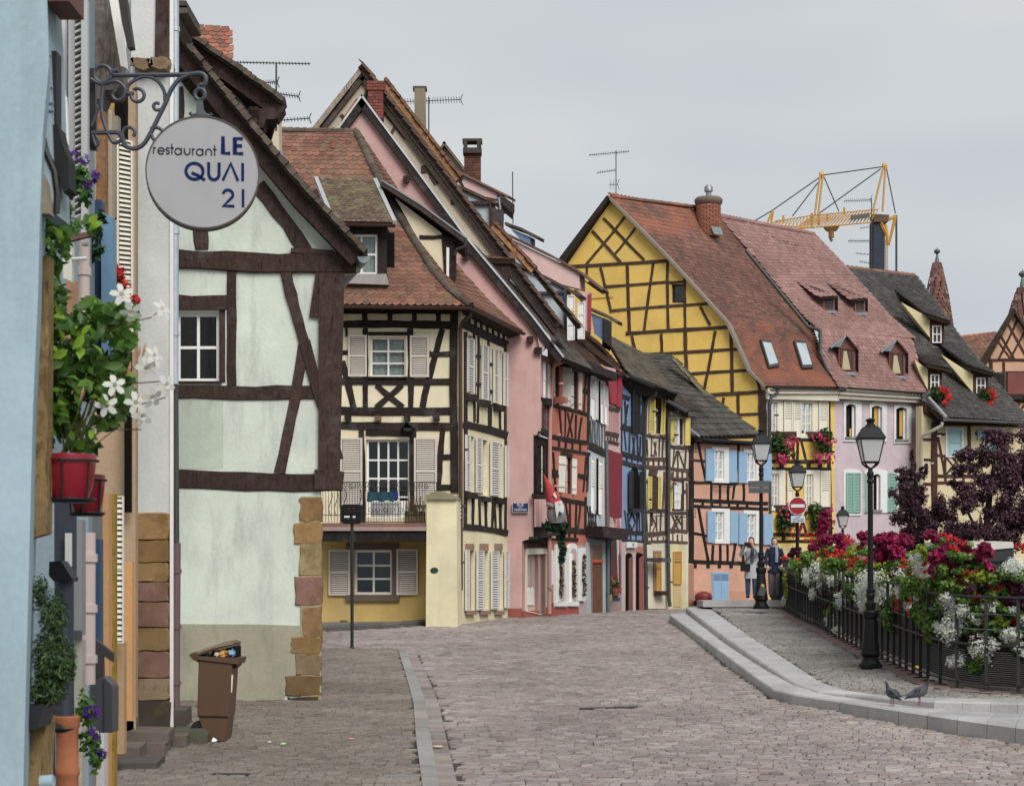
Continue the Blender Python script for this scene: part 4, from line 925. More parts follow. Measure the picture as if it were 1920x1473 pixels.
text(sg, fsg, 'RUE', 975.5, 946.6, 4.6, LET, .034, wfit=12); text(sg, fsg, 'DES', 975.5, 951, 2.0, LET, .034, wfit=7); text(sg, fsg, 'TISSERANDS', 975.5, 955.4, 4.2, LET, .034, wfit=24)
pipe(C, [W(*zD(420, 60), 48.2), W(*zD(415, 110), 48.2), W(*zD(345, 125), 48.2), W(*zD(322, 180), 48.3), W(*zD(290, 700), 48.4), W(*zD(285, 1250), 48.4), W(1030, 1150, 48.4)], .055, paint('c48d80', .5, .25), brackets=5)
gutter(C, W(*zC(735, 1318), 47.2), W(*zC(800, 1410), 48.6), .09, DZINC)
# ---------------- D: orange-red timbered house with the big cream gable behind
D = thing('orange_timber_house', 'orange-red half-timbered house with white shutters and high cream gable', 'house', W(1065, 1152, 50))
fg = FR(48.1)
wall(fg, D, [(679, 132), (962, 504), (930, 497), (868, 452), (676, 200), (560, 330)], plaster('c3b79f', .45), (), .3, 'gable_wall')
for b in ((717, 205, 760, 260, 8), (733, 252, 745, 232, 6), (790, 318, 812, 318, 14), (805, 315, 820, 345, 14), (845, 380, 860, 378, 10), (690, 165, 668, 250, 7), (640, 215, 655, 240, 7)): beam(fg, D, *b, mat=timber('4a3c35'))
panel(fg, D, [(640, 225), (668, 185), (668, 215), (650, 240)], plaster('b5654e', .3), -.01, .02, 'brick_panel')
vd = [(679, 124), (820, 309), (935, 461), (1050, 612)]; vdl = [(586, 242), (679, 124)]
for ln in (vd, vdl):
 mb = MB(); slab(mb, fg, thick(ln, 9), -.1, .14); mb.obj('bargeboard', timber('8f8378'), D)
 mb = MB(); slab(mb, fg, thick([(x+(-6 if ln is vd else 8), y+10) for x, y in ln], 8), -.1, .1); mb.obj('bargeboard', timber('4b3f38'), D)
r0 = [fg.pt(x, y, .2) for x, y in vd]; tiles(D, r0, [p+SDIR*.3 for p in r0], .15, .17, TILE_BR, th=.018)
r0 = [fg.pt(x, y+1, .1) for x, y in vdl]; mb = MB(); mb.prism(r0+[p+Vector((0, 0, -.12)) for p in r0[::-1]], [p+SDIR*.5 for p in r0]+[p+SDIR*.5+Vector((0, 0, -.12)) for p in r0[::-1]]); mb.obj('back_roof', TILE_BR, D)
fe = between(1).z(zD); fe2 = between(1).z(zD2); ORG = plaster('c3715a', .25)
hs = [R4(338, 140, 395, 560, 160, 568), R4(512, 190, 592, 600, 210, 618), R4(465, 1115, 522, 1500, 1122, 1508)]
wall(fe, D, [(296, -20), (700, 180), (700, 2100), (296, 2100)], ORG, hs, .08)
for q in hs: window(fe, D, q, 1, 3, 5, BROWNWOOD, .04, 'none')
mb = MB(); slab(mb, fe, [(400, 40), (720, 165), (870, 250), (870, 310), (700, 240), (400, 150)], -.1, .35); mb.obj('eave_board', timber('2a2523'), D)
beams(fe, D, [(296, 560, 700, 668, 38), (296, 893, 700, 962, 46), (296, 1012, 712, 1082, 34), (312, 130, 312, 560, 22), (618, 640, 690, 660, 26), (640, 405, 700, 425, 44), (700, 230, 690, 965, 22), (668, 235, 645, 640, 15),
 (388, 592, 408, 880, 15), (450, 610, 446, 890, 12), (474, 640, 524, 905, 14), (528, 650, 472, 905, 14), (562, 665, 556, 915, 14), (622, 690, 590, 925, 15), (380, 935, 380, 1005, 16), (452, 945, 452, 1015, 16), (524, 960, 524, 1030, 16), (606, 975, 606, 1045, 16),
 (318, 1060, 345, 1480, 15), (300, 1265, 365, 1275, 46), (400, 1080, 520, 1105, 50), (585, 1310, 690, 1330, 42), (668, 1110, 640, 1480, 14), (690, 1085, 680, 1480, 16)])
beams(fe2, D, [(320, 272, 592, 320, 40), (280, 570, 600, 590, 54), (280, 650, 520, 668, 36), (400, 300, 442, 560, 14), (446, 312, 448, 570, 13), (506, 325, 500, 575, 13), (548, 330, 520, 575, 15), (330, 600, 332, 640, 12), (375, 605, 375, 648, 12), (440, 608, 440, 652, 12), (495, 612, 495, 655, 12), (595, 260, 590, 600, 16), (262, 60, 340, 62, 26)])
WSH = paint('d8d8d0', .5, .2)
for q in ([(428, 158), (523, 172), (508, 578), (392, 566)], [(597, 212), (636, 224), (628, 614), (588, 604)], [(386, 1098), (464, 1108), (450, 1490), (366, 1480)], [(528, 1128), (580, 1136), (572, 1510), (522, 1506)]):
 fq = fe.front(q[0][0], q[0][1]); mb = MB(); slab(mb, fq, q, -.03, .02); so = mb.obj('shutter', WSH, D)
 for v in (.2, .82): panel(fq, so, sub(q, .02, v-.03, .98, v+.03), WSH, .015, .045, 'batten')
panel(fe, D, R4(330, 478, 362, 540, 490, 545), plaster('b9705c'), .02, .3, 'flower_pot')
# ground floor: arched white windows and their decorated shutters
for (x0, x1, y0, y1) in ((300, 388, 690, 1300), (420, 502, 700, 1298)):
 pts = [(x0, y1), (x0, y0+45)]+[(x0+(x1-x0)*(.5-.5*math.cos(a)), y0+45-45*math.sin(a)) for a in np.linspace(.3, math.pi-.3, 6)]+[(x1, y0+50), (x1, y1)]
 mb = MB(); slab(mb, fe2, pts, -.02, .06); wo = mb.obj('arched_window', WHITE, D); i2 = [(x0+(x-x0)*.72+ (x1-x0)*.16, y0+(y-y0)*.9+50) for x, y in pts]; mb = MB(); slab(mb, fe2, i2, .04, .066); mb.obj('glazing', paint('b7a6a2', .25), wo)
 panel(fe2, D, R4(x0-4, y1-40, x1+4, y1), WHITE, .0, .1, 'window_sill')
GARL = leafmat('garland', '3d2f28', '6b4d3c', 'b8a78e')
for (x0, x1, y0, y1) in ((302, 330, 735, 1265), (430, 448, 800, 1260), (506, 566, 745, 1250)):
 panel(fe2, D, R4(x0, y0, x1, y1), WHITE, .06, .1, 'shutter'); mb = MB(); r = random.Random(x0)
 for k in range(9): leaves(mb, fe2.pt((x0+x1)/2+r.uniform(-3, 6), y0+90+(y1-y0-160)*k/8.0, .14), (.07, .05, .09), 26, .055, r)
 tag(mb.obj('garland', GARL), ['dark dried garland hung on the first arched window shutter', 'dark dried garland with red ribbon on the middle window shutter', 'dried garland on the open white shutter by the blue-grey shop'][(302, 430, 506).index(x0)], 'garland')
panel(fe2, D, R4(225, 1312, 525, 1440, 1308, 1425), plaster('a5554a', .4), -.02, .035, 'plinth'); panel(fe2, D, R4(522, 720, 600, 1400), plaster('b9a0a0', .3), -.02, .02, 'pilaster')
# ---------------- gnome and its spruce garland
GN = thing('gnome_figure', 'large stuffed gnome with red pointed hat sitting on the street corner', 'gnome', W(1043, 985, 47.0))
g0 = W(1043, 982, 47.0); mb = MB(); mb.lathe(g0, [(.0, 0), (.18, .02), (.23, .14), (.235, .3), (.2, .42), (.1, .5), (0, .52)], 16); mb.obj('body', plaster('85868a', .2), GN, smooth=True)
mb = MB(); mb.tube([g0+Vector((-.02+.0*k, -.02, .42+.135*k)) - Vector((.048*k, 0, 0)) for k in range(7)], [.215, .19, .15, .11, .075, .04, .008], 14); mb.obj('hat', plaster('b5333a', .2), GN, smooth=True)
mb = MB(); slab(mb, FR(46.72), [(1040, 941), (1053, 938), (1058, 950), (1056, 962), (1048, 958), (1044, 972), (1041, 955)], 0, .05); mb.obj('beard', plaster('d5d3d0', .2), GN)
mb = MB(); mb.lathe(W(1049, 944, 46.7), [(0, -.05), (.04, -.03), (.05, 0), (.04, .03), (0, .05)], 10); mb.obj('nose', plaster('d9b5a8', .1), GN, smooth=True)
mb = MB(); mb.tube([W(1029, 950, 46.85), W(1027, 944, 46.85), W(1032, 946, 46.8), W(1038, 950, 46.8)], .05, 8); mb.obj('arm', plaster('8b8c90', .2), GN, smooth=True)
mb = MB(); slab(mb, FR(46.79), [(1037, 926), (1040, 922), (1044, 930), (1043, 935), (1039, 931)], 0, .02); mb.obj('hat_patch', OFFW, GN)
mb = MB(); r = random.Random(3); SPR = leafmat('spruce', '17291d', '2d4a34', '4c6a4a')
for k in range(10): leaves(mb, W(1025+k*3.6, 985+3*math.sin(k*.5)+k*.3, 47.0), (.13, .1, .09), 70, .07, r, asp=3)
for k in range(12): leaves(mb, W(1054+2*math.sin(k), 990+k*5.5, 47.2), (.08, .07, .08), 40, .06, r, asp=3)
tag(mb.obj('spruce_garland', SPR), 'dark green spruce garland hanging under the gnome', 'garland')
# ---------------- E: grey-blue house
E = thing('grey_blue_house', 'narrow grey-blue timbered house with white louvred shutters and shop door', 'house', W(1118, 1148, 52.4))
fe = between(2).z(zD); fe2 = between(2).z(zD2); GB = plaster('b3bfc6', .3)
wall(fe, E, [(700, 220), (910, 330), (880, 2100), (680, 2100)], GB, (), .25)
ve = [(722, 155), (871, 350), (927, 422), (1002, 506)]; fge = FR(48.7)
wall(FR(50.6), E, [(722, 168), (862, 345), (927, 436), (1002, 518), (1060, 600), (1000, 620), (900, 560)], plaster('a7b4bb', .3), (), .2, 'gable_wall')
for vs in ([(722, 155), (862, 338)], [(927, 424), (1002, 508)]):
 mb = MB(); slab(mb, fge, thick(vs, 9), -.1, .25); mb.obj('bargeboard', timber('a27a55'), E); verge(fge, E, [(x+2, y-3) for x, y in vs], 7, 5, TILE_RED, -.3, .3)
r0 = [fge.pt(x, y, .2) for x, y in ((927, 424), (1002, 508), (1085, 612))]; tiles(E, r0, [p+SDIR*.25 for p in r0], .15, .17, TILE_BR, th=.018)
beams(fe, E, [(700, 985, 878, 1080, 80), (720, 690, 870, 775, 22)], timber('39302d'))
for x, dx in ((712, 8), (742, -6), (760, 6), (790, -4), (806, 8), (840, -5), (862, 4)): beam(fe, E, x, 720+(x-700)*.35, x+dx, 990+(x-700)*.4, 8, timber('5a5d60'))
for q, n in (([(728, 245), (780, 262), (776, 728), (710, 695)], 10), ([(782, 300), (806, 306), (802, 720), (780, 716)], 0), ([(826, 296), (868, 318), (866, 770), (828, 752)], 10), ([(872, 355), (908, 370), (910, 775), (872, 768)], 10), ([(728, 1112), (772, 1125), (770, 1720), (722, 1700)], 10), ([(806, 1140), (860, 1155), (856, 1725), (804, 1720)], 10)):
 shutter(fe.front(q[0][0], q[0][1]), E, q, WHITE, n, 6, (.5,), .0, louver=(.06, .46), solid=(n == 0))
for q in (R4(805, 300, 828, 740, 310, 752), R4(782, 1125, 806, 1720, 1135, 1730)): panel(fe, E, q, DARK, -.05, .012, 'window')
for k in range(4): beam(fe2, E, 612+k*22, 345+k*8, 632+k*22, 545, 5, IRON); beam(fe2, E, 640+k*20, 350+k*8, 615+k*22, 540, 5, IRON)
mb = MB(); slab(mb, fe2, [(588, 540), (870, 570), (862, 600), (835, 670), (690, 665), (600, 640)], -.1, .5); mb.obj('shop_canopy', timber('3a2f2e'), E)
panel(fe2, E, R4(600, 690, 810, 1400), plaster('a9b8bd', .3), .005, .03, 'shop_front'); panel(fe2, E, [(632, 715), (740, 712), (745, 1385), (645, 1390)], plaster('9a7568', .3), .02, .06, 'door_surround')
panel(fe2, E, [(645, 890), (732, 888), (735, 1385), (650, 1390)], timber('6b4a3c'), .05, .075, 'shop_door'); panel(fe2, E, R4(646, 795, 733, 855), plaster('7a6b48'), .05, .08, 'transom'); panel(fe2, E, R4(646, 855, 733, 886), paint('c4502f', .5), .05, .12, 'red_band')
pipe(E, [W(*zD(890, 940), 53.0), W(*zD2(812, 700), 53.0), W(*zD2(815, 1380), 53.0)], .05, metal('5f6f70', .5, .3), brackets=4)
# its dormers
for poly, roof, Y in (([(110, 372), (330, 455), (332, 672), (300, 640)], [(92, 342), (230, 405), (372, 468)], 50.0), ([(492, 872), (806, 1008), (806, 1258), (765, 1235), (640, 1050)], [(486, 842), (680, 930), (900, 1050)], 50.4)):
 cheek(E, Y, poly, GB, roof, 16, TILE_BR, 1.3)
fx = FR(49.95, zC); beams(fx, E, [(180, 472, 332, 472, 26), (332, 450, 334, 670, 14)], BROWNWOOD, o1=.06); panel(fx, E, [(340, 500), (418, 520), (415, 640), (360, 690), (340, 680)], timber('4b4442'), -.5, .05, 'dormer_window')
fx = FR(50.35, zC); beams(fx, E, [(622, 1036, 806, 1030, 20), (802, 1010, 804, 1260, 18)], timber('3f444a'), o1=.06)
for q in (R4(815, 1050, 862, 1335, 1052, 1330), R4(880, 1095, 926, 1325)): shutter(FR(50.1, zC), E, q, WHITE, 0, 5, (.33, .66), 0, solid=True)
for a, b in (((385, 445), (405, 640)),): pipe(E, [fx.pt(*a, .2), fx.pt(*b, .2)], .04, ZINC)
gutter(E, W(*zC(845, 1005), 50.9), W(*zC(925, 1080), 52.2), .09, ZINC); gutter(E, W(*zC(365, 455), 50.9), W(*zC(420, 520), 52.4), .09, ZINC)
gutter(E, W(1054, 665, 48.2), W(1165, 703, 54.5), .09, DZINC)
# ---------------- F: pale pink house with crimson shutters
Fh = thing('pale_pink_house', 'narrow pale pink house with crimson shutters and arched door', 'house', W(1152, 1146, 54))
fe = between(3).z(zD); fe2 = between(3).z(zD2); PP = plaster('dcb3ae', .25); CRIM = paint('a4243c', .45, .15)
wall(fe, Fh, [(860, 150), (1050, 190), (1050, 2100), (860, 2100)], PP, (), .25)
for q in ([(880, 300), (940, 270), (975, 280), (975, 560), (915, 545)], [(1000, 215), (1035, 205), (1028, 590), (985, 580)]): mb = MB(); slab(mb, fe, q, .02, .07); mb.obj('shutter', CRIM, Fh)
panel(fe, Fh, [(975, 300), (1000, 300), (990, 575), (972, 565)], DARK, -.02, .02, 'window')
for q in ([(905, 1030), (960, 1050), (968, 1760), (900, 1740)], [(962, 1055), (1058, 1080), (1052, 1760), (965, 1765)]): mb = MB(); slab(mb, fe.front(q[0][0], q[0][1]), q, -.03, .06); mb.obj('shutter', paint('7d2231', .5), Fh)
panel(fe.front(1010, 1100), Fh, [(985, 1085), (1030, 1095), (1026, 1750), (988, 1750)], paint('3a1018', .8), .05, .075, 'shutter_gap_shade')  # raised dark strip, painted shade of the gap between the leaves
beams(fe, Fh, [(900, 590, 1020, 620, 45), (878, 855, 1015, 885, 44), (900, 950, 1015, 975, 30)], timber('4d4340'))
for x in (915, 935, 955, 975, 995, 1012): beam(fe, Fh, x, 640, x+2, 850, 5, plaster('b58a86'))
for x in (900, 930, 965, 995): beam(fe, Fh, x, 900, x, 945, 9, timber('4d4340'))
panel(fe2, Fh, [(828, 700), (850, 640), (885, 690), (905, 1180), (828, 1190)], paint('5e1e2b', .4), .0, .03, 'shop_window'); panel(fe2, Fh, [(895, 560), (908, 440), (922, 560), (930, 1220), (908, 1220)], plaster('b9726a', .3), .0, .03, 'arched_niche'); panel(fe2, Fh, [(898, 820), (908, 790), (918, 820), (920, 1180), (902, 1180)], timber('6b3d38'), .02, .05, 'niche_door')
panel(fe2, Fh, R4(825, 1255, 930, 1400), plaster('a58680', .4), .0, .03, 'plinth'); panel(fe2, Fh, [(905, 830), (900, 600), (880, 640), (905, 1190), (912, 1190)], WHITE, .02, .04, 'arch_trim')
for poly, roof, Y in (([(130, 285), (378, 402), (378, 446), (300, 430), (170, 370)], [(90, 252), (250, 330), (448, 428)], 51.2), ([(462, 695), (892, 905), (892, 1010), (780, 980), (600, 880)], [(436, 662), (700, 790), (880, 890), (1040, 1012)], 51.8)):
 cheek(Fh, Y, poly, PP, roof, 12, TILE_RED, 1.5)
fx = FR(51.9, zC); panel(fx, Fh, [(905, 1030), (968, 1030), (966, 1280), (930, 1270)], PP, -1, 0, 'dormer_wall'); panel(fx, Fh, [(945, 1045), (968, 1040), (965, 1270), (945, 1260)], CRIM, 0, .05, 'shutter')
panel(FR(51.1, zC), Fh, [(378, 400), (485, 480), (470, 530), (400, 470)], timber('423a36'), -1, 0, 'dormer_eave'); gutter(Fh, W(*zC(940, 950), 52.3), W(*zC(1040, 1022), 54), .09, DZINC)
plt = thing('shop_plant', 'potted red flowers at the foot of the pale pink house', 'plant', W(1154, 1112, 53.4)); mb = MB(); leaves(mb, W(1154, 1100, 53.3), (.16, .12, .3), 120, .06, random.Random(2)); mb.obj('foliage', leafmat('green', '22381c', '44602c', '6f8a3e'), plt); mb = MB(); blossoms(mb, W(1155, 1092, 53.2), (.2, .12, .3), 25, .06, random.Random(2)); mb.obj('flowers', leafmat('red', 'a31c22', 'd8392f', 'e8594a'), plt)
mb = MB(); mb.lathe(W(1154, 1116, 53.3), [(.09, 0), (.13, .2)], 10); mb.obj('pot', TILE_ORANGE, plt)
# ---------------- G: blue house
G = thing('blue_house', 'blue half-timbered house with dark louvred shutters over a cafe', 'house', W(1188, 1143, 55.6))
fe = between(4).z(zG); fe2 = between(4).z(zG2); BLU = plaster('7f9ac2', .3); DKT = timber('33343a'); SHB = paint('2a2c31', .6, .1)
wall(fe, G, [(205, 290), (480, 400), (500, 2900), (205, 2900)], BLU, (), .25)
beams(fe, G, [(205, 280, 480, 400, 80), (212, 505, 305, 535, 50), (405, 570, 470, 600, 34), (205, 850, 480, 925, 60), (210, 1165, 480, 1230, 60), (210, 1260, 480, 1330, 50), (470, 400, 485, 2500, 40), (212, 380, 210, 1150, 14), (390, 420, 395, 910, 20), (250, 560, 265, 830, 16), (285, 600, 250, 830, 14), (420, 650, 440, 900, 14), (455, 660, 440, 900, 14), (245, 905, 265, 1130, 12), (305, 930, 300, 1150, 14), (345, 980, 360, 1170, 14), (360, 980, 340, 1170, 14), (395, 960, 400, 1190, 14), (430, 970, 420, 1190, 12)], DKT)
for x in (270, 333, 400): beam(fe, G, x, 1195, x, 1270, 10, DKT)
shutter(fe, G, R4(318, 415, 400, 925, 430, 945), SHB, 28, 8, (.5,), .06); shutter(fe2, G, R4(238, 20, 272, 385, 5, 385), SHB, 24, 5, (.5,), .06); shutter(fe2, G, R4(345, 20, 385, 380, 25, 385), SHB, 24, 5, (.5,), .06)
panel(fe2, G, [(274, 20), (290, -20), (320, -25), (345, 20), (345, 390), (274, 390)], DARK, -.02, .03, 'arched_window'); panel(fe2, G, R4(250, 385, 360, 420), DKT, 0, .15, 'window_sill')
beams(fe2, G, [(185, 610, 400, 625, 40), (185, 690, 400, 712, 24), (212, 400, 235, 600, 10), (240, 420, 255, 600, 10), (250, 520, 285, 430, 8), (285, 430, 318, 520, 8), (318, 520, 285, 600, 8), (285, 600, 250, 520, 8), (335, 430, 330, 605, 12), (355, 430, 360, 610, 10), (390, 300, 400, 700, 24)], DKT)
for x in (218, 270, 326): beam(fe2, G, x, 650, x, 690, 8, DKT)
panel(fe2, G, R4(185, 715, 400, 1420, 712, 1400), plaster('cbb3ae', .3), .0, .02, 'cafe_front')
for (x0, x1, ya, m) in ((218, 282, 820, '7d4a3d'), (320, 388, 815, '9c5442')):
 pts = [(x0, 1390), (x0, ya+30)]+[(x0+(x1-x0)*(.5-.5*math.cos(a)), ya+30-30*math.sin(a)) for a in np.linspace(.3, math.pi-.3, 5)]+[(x1, ya+30), (x1, 1385)]
 mb = MB(); slab(mb, fe2, pts, .02, .035); dO = mb.obj('arched_door', DARK, G); panel(fe2, dO, [(x0+(x1-x0)*.4, ya+60), (x1, ya+30), (x1, 1385), (x0+(x1-x0)*.4, 1388)], paint(m, .5, .2), .03, .05, 'door_leaf')
panel(fe2, G, [(320, 755), (385, 762), (388, 830), (320, 815)], plaster('c07a64', .3), .02, .045, 'door_head')
ss = thing('cafe_sign', 'small white shop sign with green lettering over the cafe door', 'sign', fe2.pt(260, 770, .1)); panel(fe2, ss, [(220, 712), (304, 716), (302, 768), (218, 770)], WHITE, .05, .12, 'board'); text(ss, fe2, 'Val', 262, 742, 34, paint('2f5a48', .4), .125, wfit=60)
pipe(G, [W(*zG(610, 430), 56.3), W(*zG(605, 495), 56.3), W(*zG(505, 530), 56.4), W(*zG(490, 640), 56.5), W(*zG2(405, 500), 56.4), W(*zG2(412, 900), 56.4), W(*zG2(428, 960), 56.4), W(*zG2(430, 1380), 56.4)], .055, DZINC, brackets=5)
for poly, roof, Y in (([(460, 632), (582, 682), (582, 735), (520, 700)], [(426, 592), (530, 630), (638, 685)], 54.4), ([(965, 1160), (1042, 1192), (1042, 1335), (985, 1290)], [(960, 1128), (1050, 1165), (1132, 1212)], 54.6)): cheek(G, Y, poly, plaster('6e83ab', .3), roof, 16, TILE_DK, 1.3)
panel(FR(54.5, zC), G, [(1042, 1190), (1095, 1215), (1092, 1375), (1045, 1340)], timber('33322f'), -1, .02, 'dormer_window')
mb = MB(); mb.tube([W(*zC(472, 275), 55), W(*zC(475, 600), 55)], .018, 6); tag(mb.obj('lightning_rod', DZINC), 'thin tall lightning rod above the dormers', 'rod')
# roofs above E..I: tiled slopes between the eaves and the dormers
def slope(root, a, b, up, mat, Y0, Y1, row=.15, w=.17, singles=0):
 """tiled slope: eave line a-b in the photograph, running up to the pixel points `up`"""
 Lp = [W(*up[0], Y0+2.4), W(*a, Y0-.3)]; Rp = [W(*up[1], Y1+2.4), W(*b, Y1-.3)]; tiles(root, Lp, Rp, row, w, mat, th=.02, singles=singles)
slope(E, (1060, 664), (1150, 694), (1000, 595), TILE_DK, 48.9, 53.6) if False else None
slope(D, (1056, 664), (1128, 690), ((1022, 606), (1075, 618)), TILE_BR, 48.6, 52.6)
slope(Fh, (1100, 655), (1185, 715), ((1062, 600), (1120, 640)), TILE_BR, 53.2, 55)
slope(G, (1180, 703), (1262, 735), ((1135, 628), (1215, 668)), pieces('tile_lichen', ['6b6355', '776c5d', '5b5449', '837766'], moss='8b8670', moss_amt=.5), 54.8, 57.3)
gutter(G, W(1178, 702, 54.2), W(1230, 725, 56.2), .09, DZINC); gutter(G, W(1228, 722, 56.2), W(1272, 734, 56.9), .08, ZINC)
mb = MB(); mb.prism([W(1170, 705, 54.4), W(1272, 737, 57), W(1262, 752, 57.4), W(1170, 735, 55)], [W(1170, 700, 54.6), W(1272, 733, 57.2), W(1262, 742, 57.8), W(1170, 715, 55.6)]); mb.obj('soffit', timber('2b2725'), G)
# ---------------- H and I: two cream houses
CRM = plaster('e0d6bc', .3); YSH = paint('e0cc62', .5, .12); OSH = paint('c9993c', .5, .2)
H = thing('cream_yellow_shutter_house', 'narrow cream timbered house with yellow louvred shutters beside the blue house', 'house', W(1230, 1141, 57))
fe = between(5).z(zG); fe2 = between(5).z(zG2)
hs = [R4(605, 525, 680, 940), R4(540, 1400, 585, 2000)]
wall(fe, H, [(490, 420), (745, 470), (755, 2950), (490, 2950)], CRM, hs, .08)
for q in hs: window(fe, H, q, 1, 3, 8, PURPLEWOOD, .04)
shutter(fe.front(530, 500), H, [(545, 522), (607, 512), (600, 938), (530, 930)], YSH, 22, 14, (), .05, shade_mat=paint('9a8a3c', .8)); shutter(fe.front(665, 530), H, [(685, 532), (726, 528), (715, 945), (660, 955)], YSH, 22, 12, (), .05, shade_mat=paint('9a8a3c', .8))
beams(fe, H, [(500, 960, 735, 985, 36), (500, 1230, 740, 1238, 44), (500, 1320, 740, 1325, 44), (505, 1000, 512, 1200, 10), (560, 990, 555, 1200, 10), (590, 1040, 615, 1190, 12), (610, 1040, 590, 1190, 12), (650, 990, 645, 1200, 10), (690, 990, 680, 1210, 12), (520, 1250, 520, 1310, 20), (580, 1250, 580, 1310, 16), (640, 1250, 640, 1310, 16), (700, 1250, 700, 1310, 18), (735, 460, 740, 1420, 26), (735, 690, 700, 940, 14), (530, 1375, 620, 1395, 80)], timber('5d4842'))
beams(fe2, H, [(415, 420, 605, 400, 26), (410, 640, 625, 620, 44), (415, 715, 630, 705, 26), (470, 470, 465, 610, 10), (490, 470, 520, 545, 8), (520, 545, 490, 620, 8), (470, 545, 495, 480, 8), (525, 460, 530, 610, 10), (570, 430, 565, 610, 10), (605, 20, 590, 380, 14), (622, 20, 620, 600, 20), (430, 430, 440, 610, 8), (435, 670, 435, 705, 8), (480, 668, 480, 705, 9), (540, 662, 540, 700, 9), (595, 660, 595, 700, 9), (415, 120, 440, 118, 24)], timber('5d4842'))
shutter(fe2.front(445, 60), H, [(448, 70), (488, 68), (485, 385), (442, 385)], YSH, 20, 8, (), .05, shade_mat=paint('9a8a3c', .8)); shutter(fe2.front(545, 60), H, [(548, 72), (578, 68), (575, 385), (543, 385)], YSH, 20, 8, (), .05, shade_mat=paint('9a8a3c', .8)); panel(fe2, H, R4(490, 70, 543, 385), PURPLEWOOD, -.02, .02, 'window_frame')
panel(fe2, H, R4(495, 800, 572, 1240), plaster('9c7d70', .3), 0, .03, 'window_surround'); shutter(fe2, H, R4(510, 830, 562, 1195), OSH, 12, 5, (.4,), .03, louver=(0, .38)); panel(fe2, H, R4(500, 1195, 575, 1240), timber('3c302a'), .0, .25, 'flower_trough')
def basket(root, fac, x0, x1, y0, y1, d=.22, name='window_grille'):
 mb = MB()
 for y in (y0, (y0+y1)/2, y1): mb.tube([fac.pt(x0, y, 0), fac.pt(x0, y, d), fac.pt(x1, y, d), fac.pt(x1, y, 0)], .01, 5)
 for k in range(7): x = x0+(x1-x0)*k/6; mb.tube([fac.pt(x, y0, d), fac.pt(x, y1, d)], .008, 5)
 mb.obj(name, IRON, root)
basket(H, fe, 575, 700, 955, 1030); basket(H, fe2, 468, 575, 395, 460)
I = thing('cream_corner_house', 'cream timbered corner house with small balconies and dark lattice', 'house', W(1270, 1139, 58.2))
fe = between(6).z(zG); fe2 = between(6).z(zG2)
hs = [R4(835, 765, 930, 1065), ]
wall(fe, I, [(745, 560), (985, 700), (985, 2950), (745, 2950)], CRM, hs, .08); window(fe, I, hs[0], 2, 3, 10, PURPLEWOOD, .04, 'full')
panel(fe, I, R4(862, 765, 886, 1075), WHITE, -.08, .0, 'curtain_edge'); shutter(fe.front(770, 760), I, [(770, 765), (833, 745), (828, 1050), (768, 1040)], YSH, 0, 8, (), .03, solid=True); shutter(fe, I, R4(932, 762, 986, 1075), YSH, 0, 8, (), .03, solid=True)
beams(fe, I, [(770, 1085, 985, 1110, 34), (765, 1340, 985, 1360, 40), (775, 1450, 985, 1455, 24), (855, 1130, 800, 1330, 12), (865, 1130, 935, 1330, 12), (860, 1130, 862, 1330, 10), (820, 1120, 800, 1330, 10), (955, 1130, 940, 1340, 12), (795, 1375, 795, 1440, 16), (850, 1378, 850, 1440, 16), (912, 1378, 912, 1440, 16), (968, 1380, 968, 1440, 16), (755, 640, 765, 1460, 24), (985, 740, 990, 1100, 18)], timber('5d4842'))
basket(I, fe, 812, 985, 1080, 1150, .35)
w9 = R4(690, 138, 752, 390); window(fe2, I, w9, 2, 3, 6, WHITE, -.03, 'full'); mb = MB(); ringframe(mb, fe2, R4(682, 105, 790, 398), 9, 0, .05); mb.obj('window_surround', PURPLEWOOD, I)
shutter(fe2.front(655, 115), I, [(655, 118), (690, 115), (690, 385), (652, 385)], YSH, 18, 7, (), .05, shade_mat=paint('9a8a3c', .8))
beams(fe2, I, [(660, 90, 850, 100, 26), (640, 430, 835, 425, 24), (650, 595, 835, 610, 34), (650, 710, 835, 720, 28), (680, 450, 740, 590, 9), (740, 450, 680, 590, 9), (715, 450, 770, 540, 9), (775, 450, 690, 600, 9), (780, 450, 782, 600, 14), (790, 215, 825, 218, 28), (825, 130, 830, 610, 14), (780, 240, 775, 400, 14), (690, 635, 690, 700, 9), (735, 640, 735, 705, 9), (780, 640, 780, 705, 9), (690, 20, 690, 85, 9), (740, 22, 740, 85, 9), (785, 25, 785, 85, 9)], timber('5d4842'))
basket(I, fe2, 690, 830, 400, 470, .3)
panel(fe2, I, [(625, 745), (800, 738), (820, 760), (820, 1380), (625, 1380)], plaster('ddcf9f', .5), .0, .012, 'ground_floor_render'); shutter(fe2, I, R4(686, 808, 762, 1130), OSH, 5, 6, (.3,), .03, louver=(0, .28)); panel(fe2, I, R4(690, 1132, 765, 1355), plaster('d3b77c', .4), .012, .03, 'blocked_door')
pipe(I, [W(*zG(860, 670), 57.6), W(*zG(855, 720), 57.6), W(*zG(760, 745), 57.5), W(*zG(762, 1400), 57.5), W(*zG2(645, 720), 57.5), W(*zG2(655, 1280), 57.5), W(*zG2(665, 1350), 57.5)], .055, DZINC, brackets=4)
mb = MB(); slab(mb, fe2, [(410, 870), (500, 875), (500, 912), (410, 905)], .1, .6); o_ = tag(mb.obj('wall_sign', paint('54545e', .5)), 'small slate coloured bracket sign between cafe and yellow shutter', 'sign')
Lp = [W(*zG(860, 490), 59.6), W(*zG(735, 540), 57.0)]; Rp = [W(*zG(1105, 655), 60.8), W(*zG(960, 668), 58.0)]
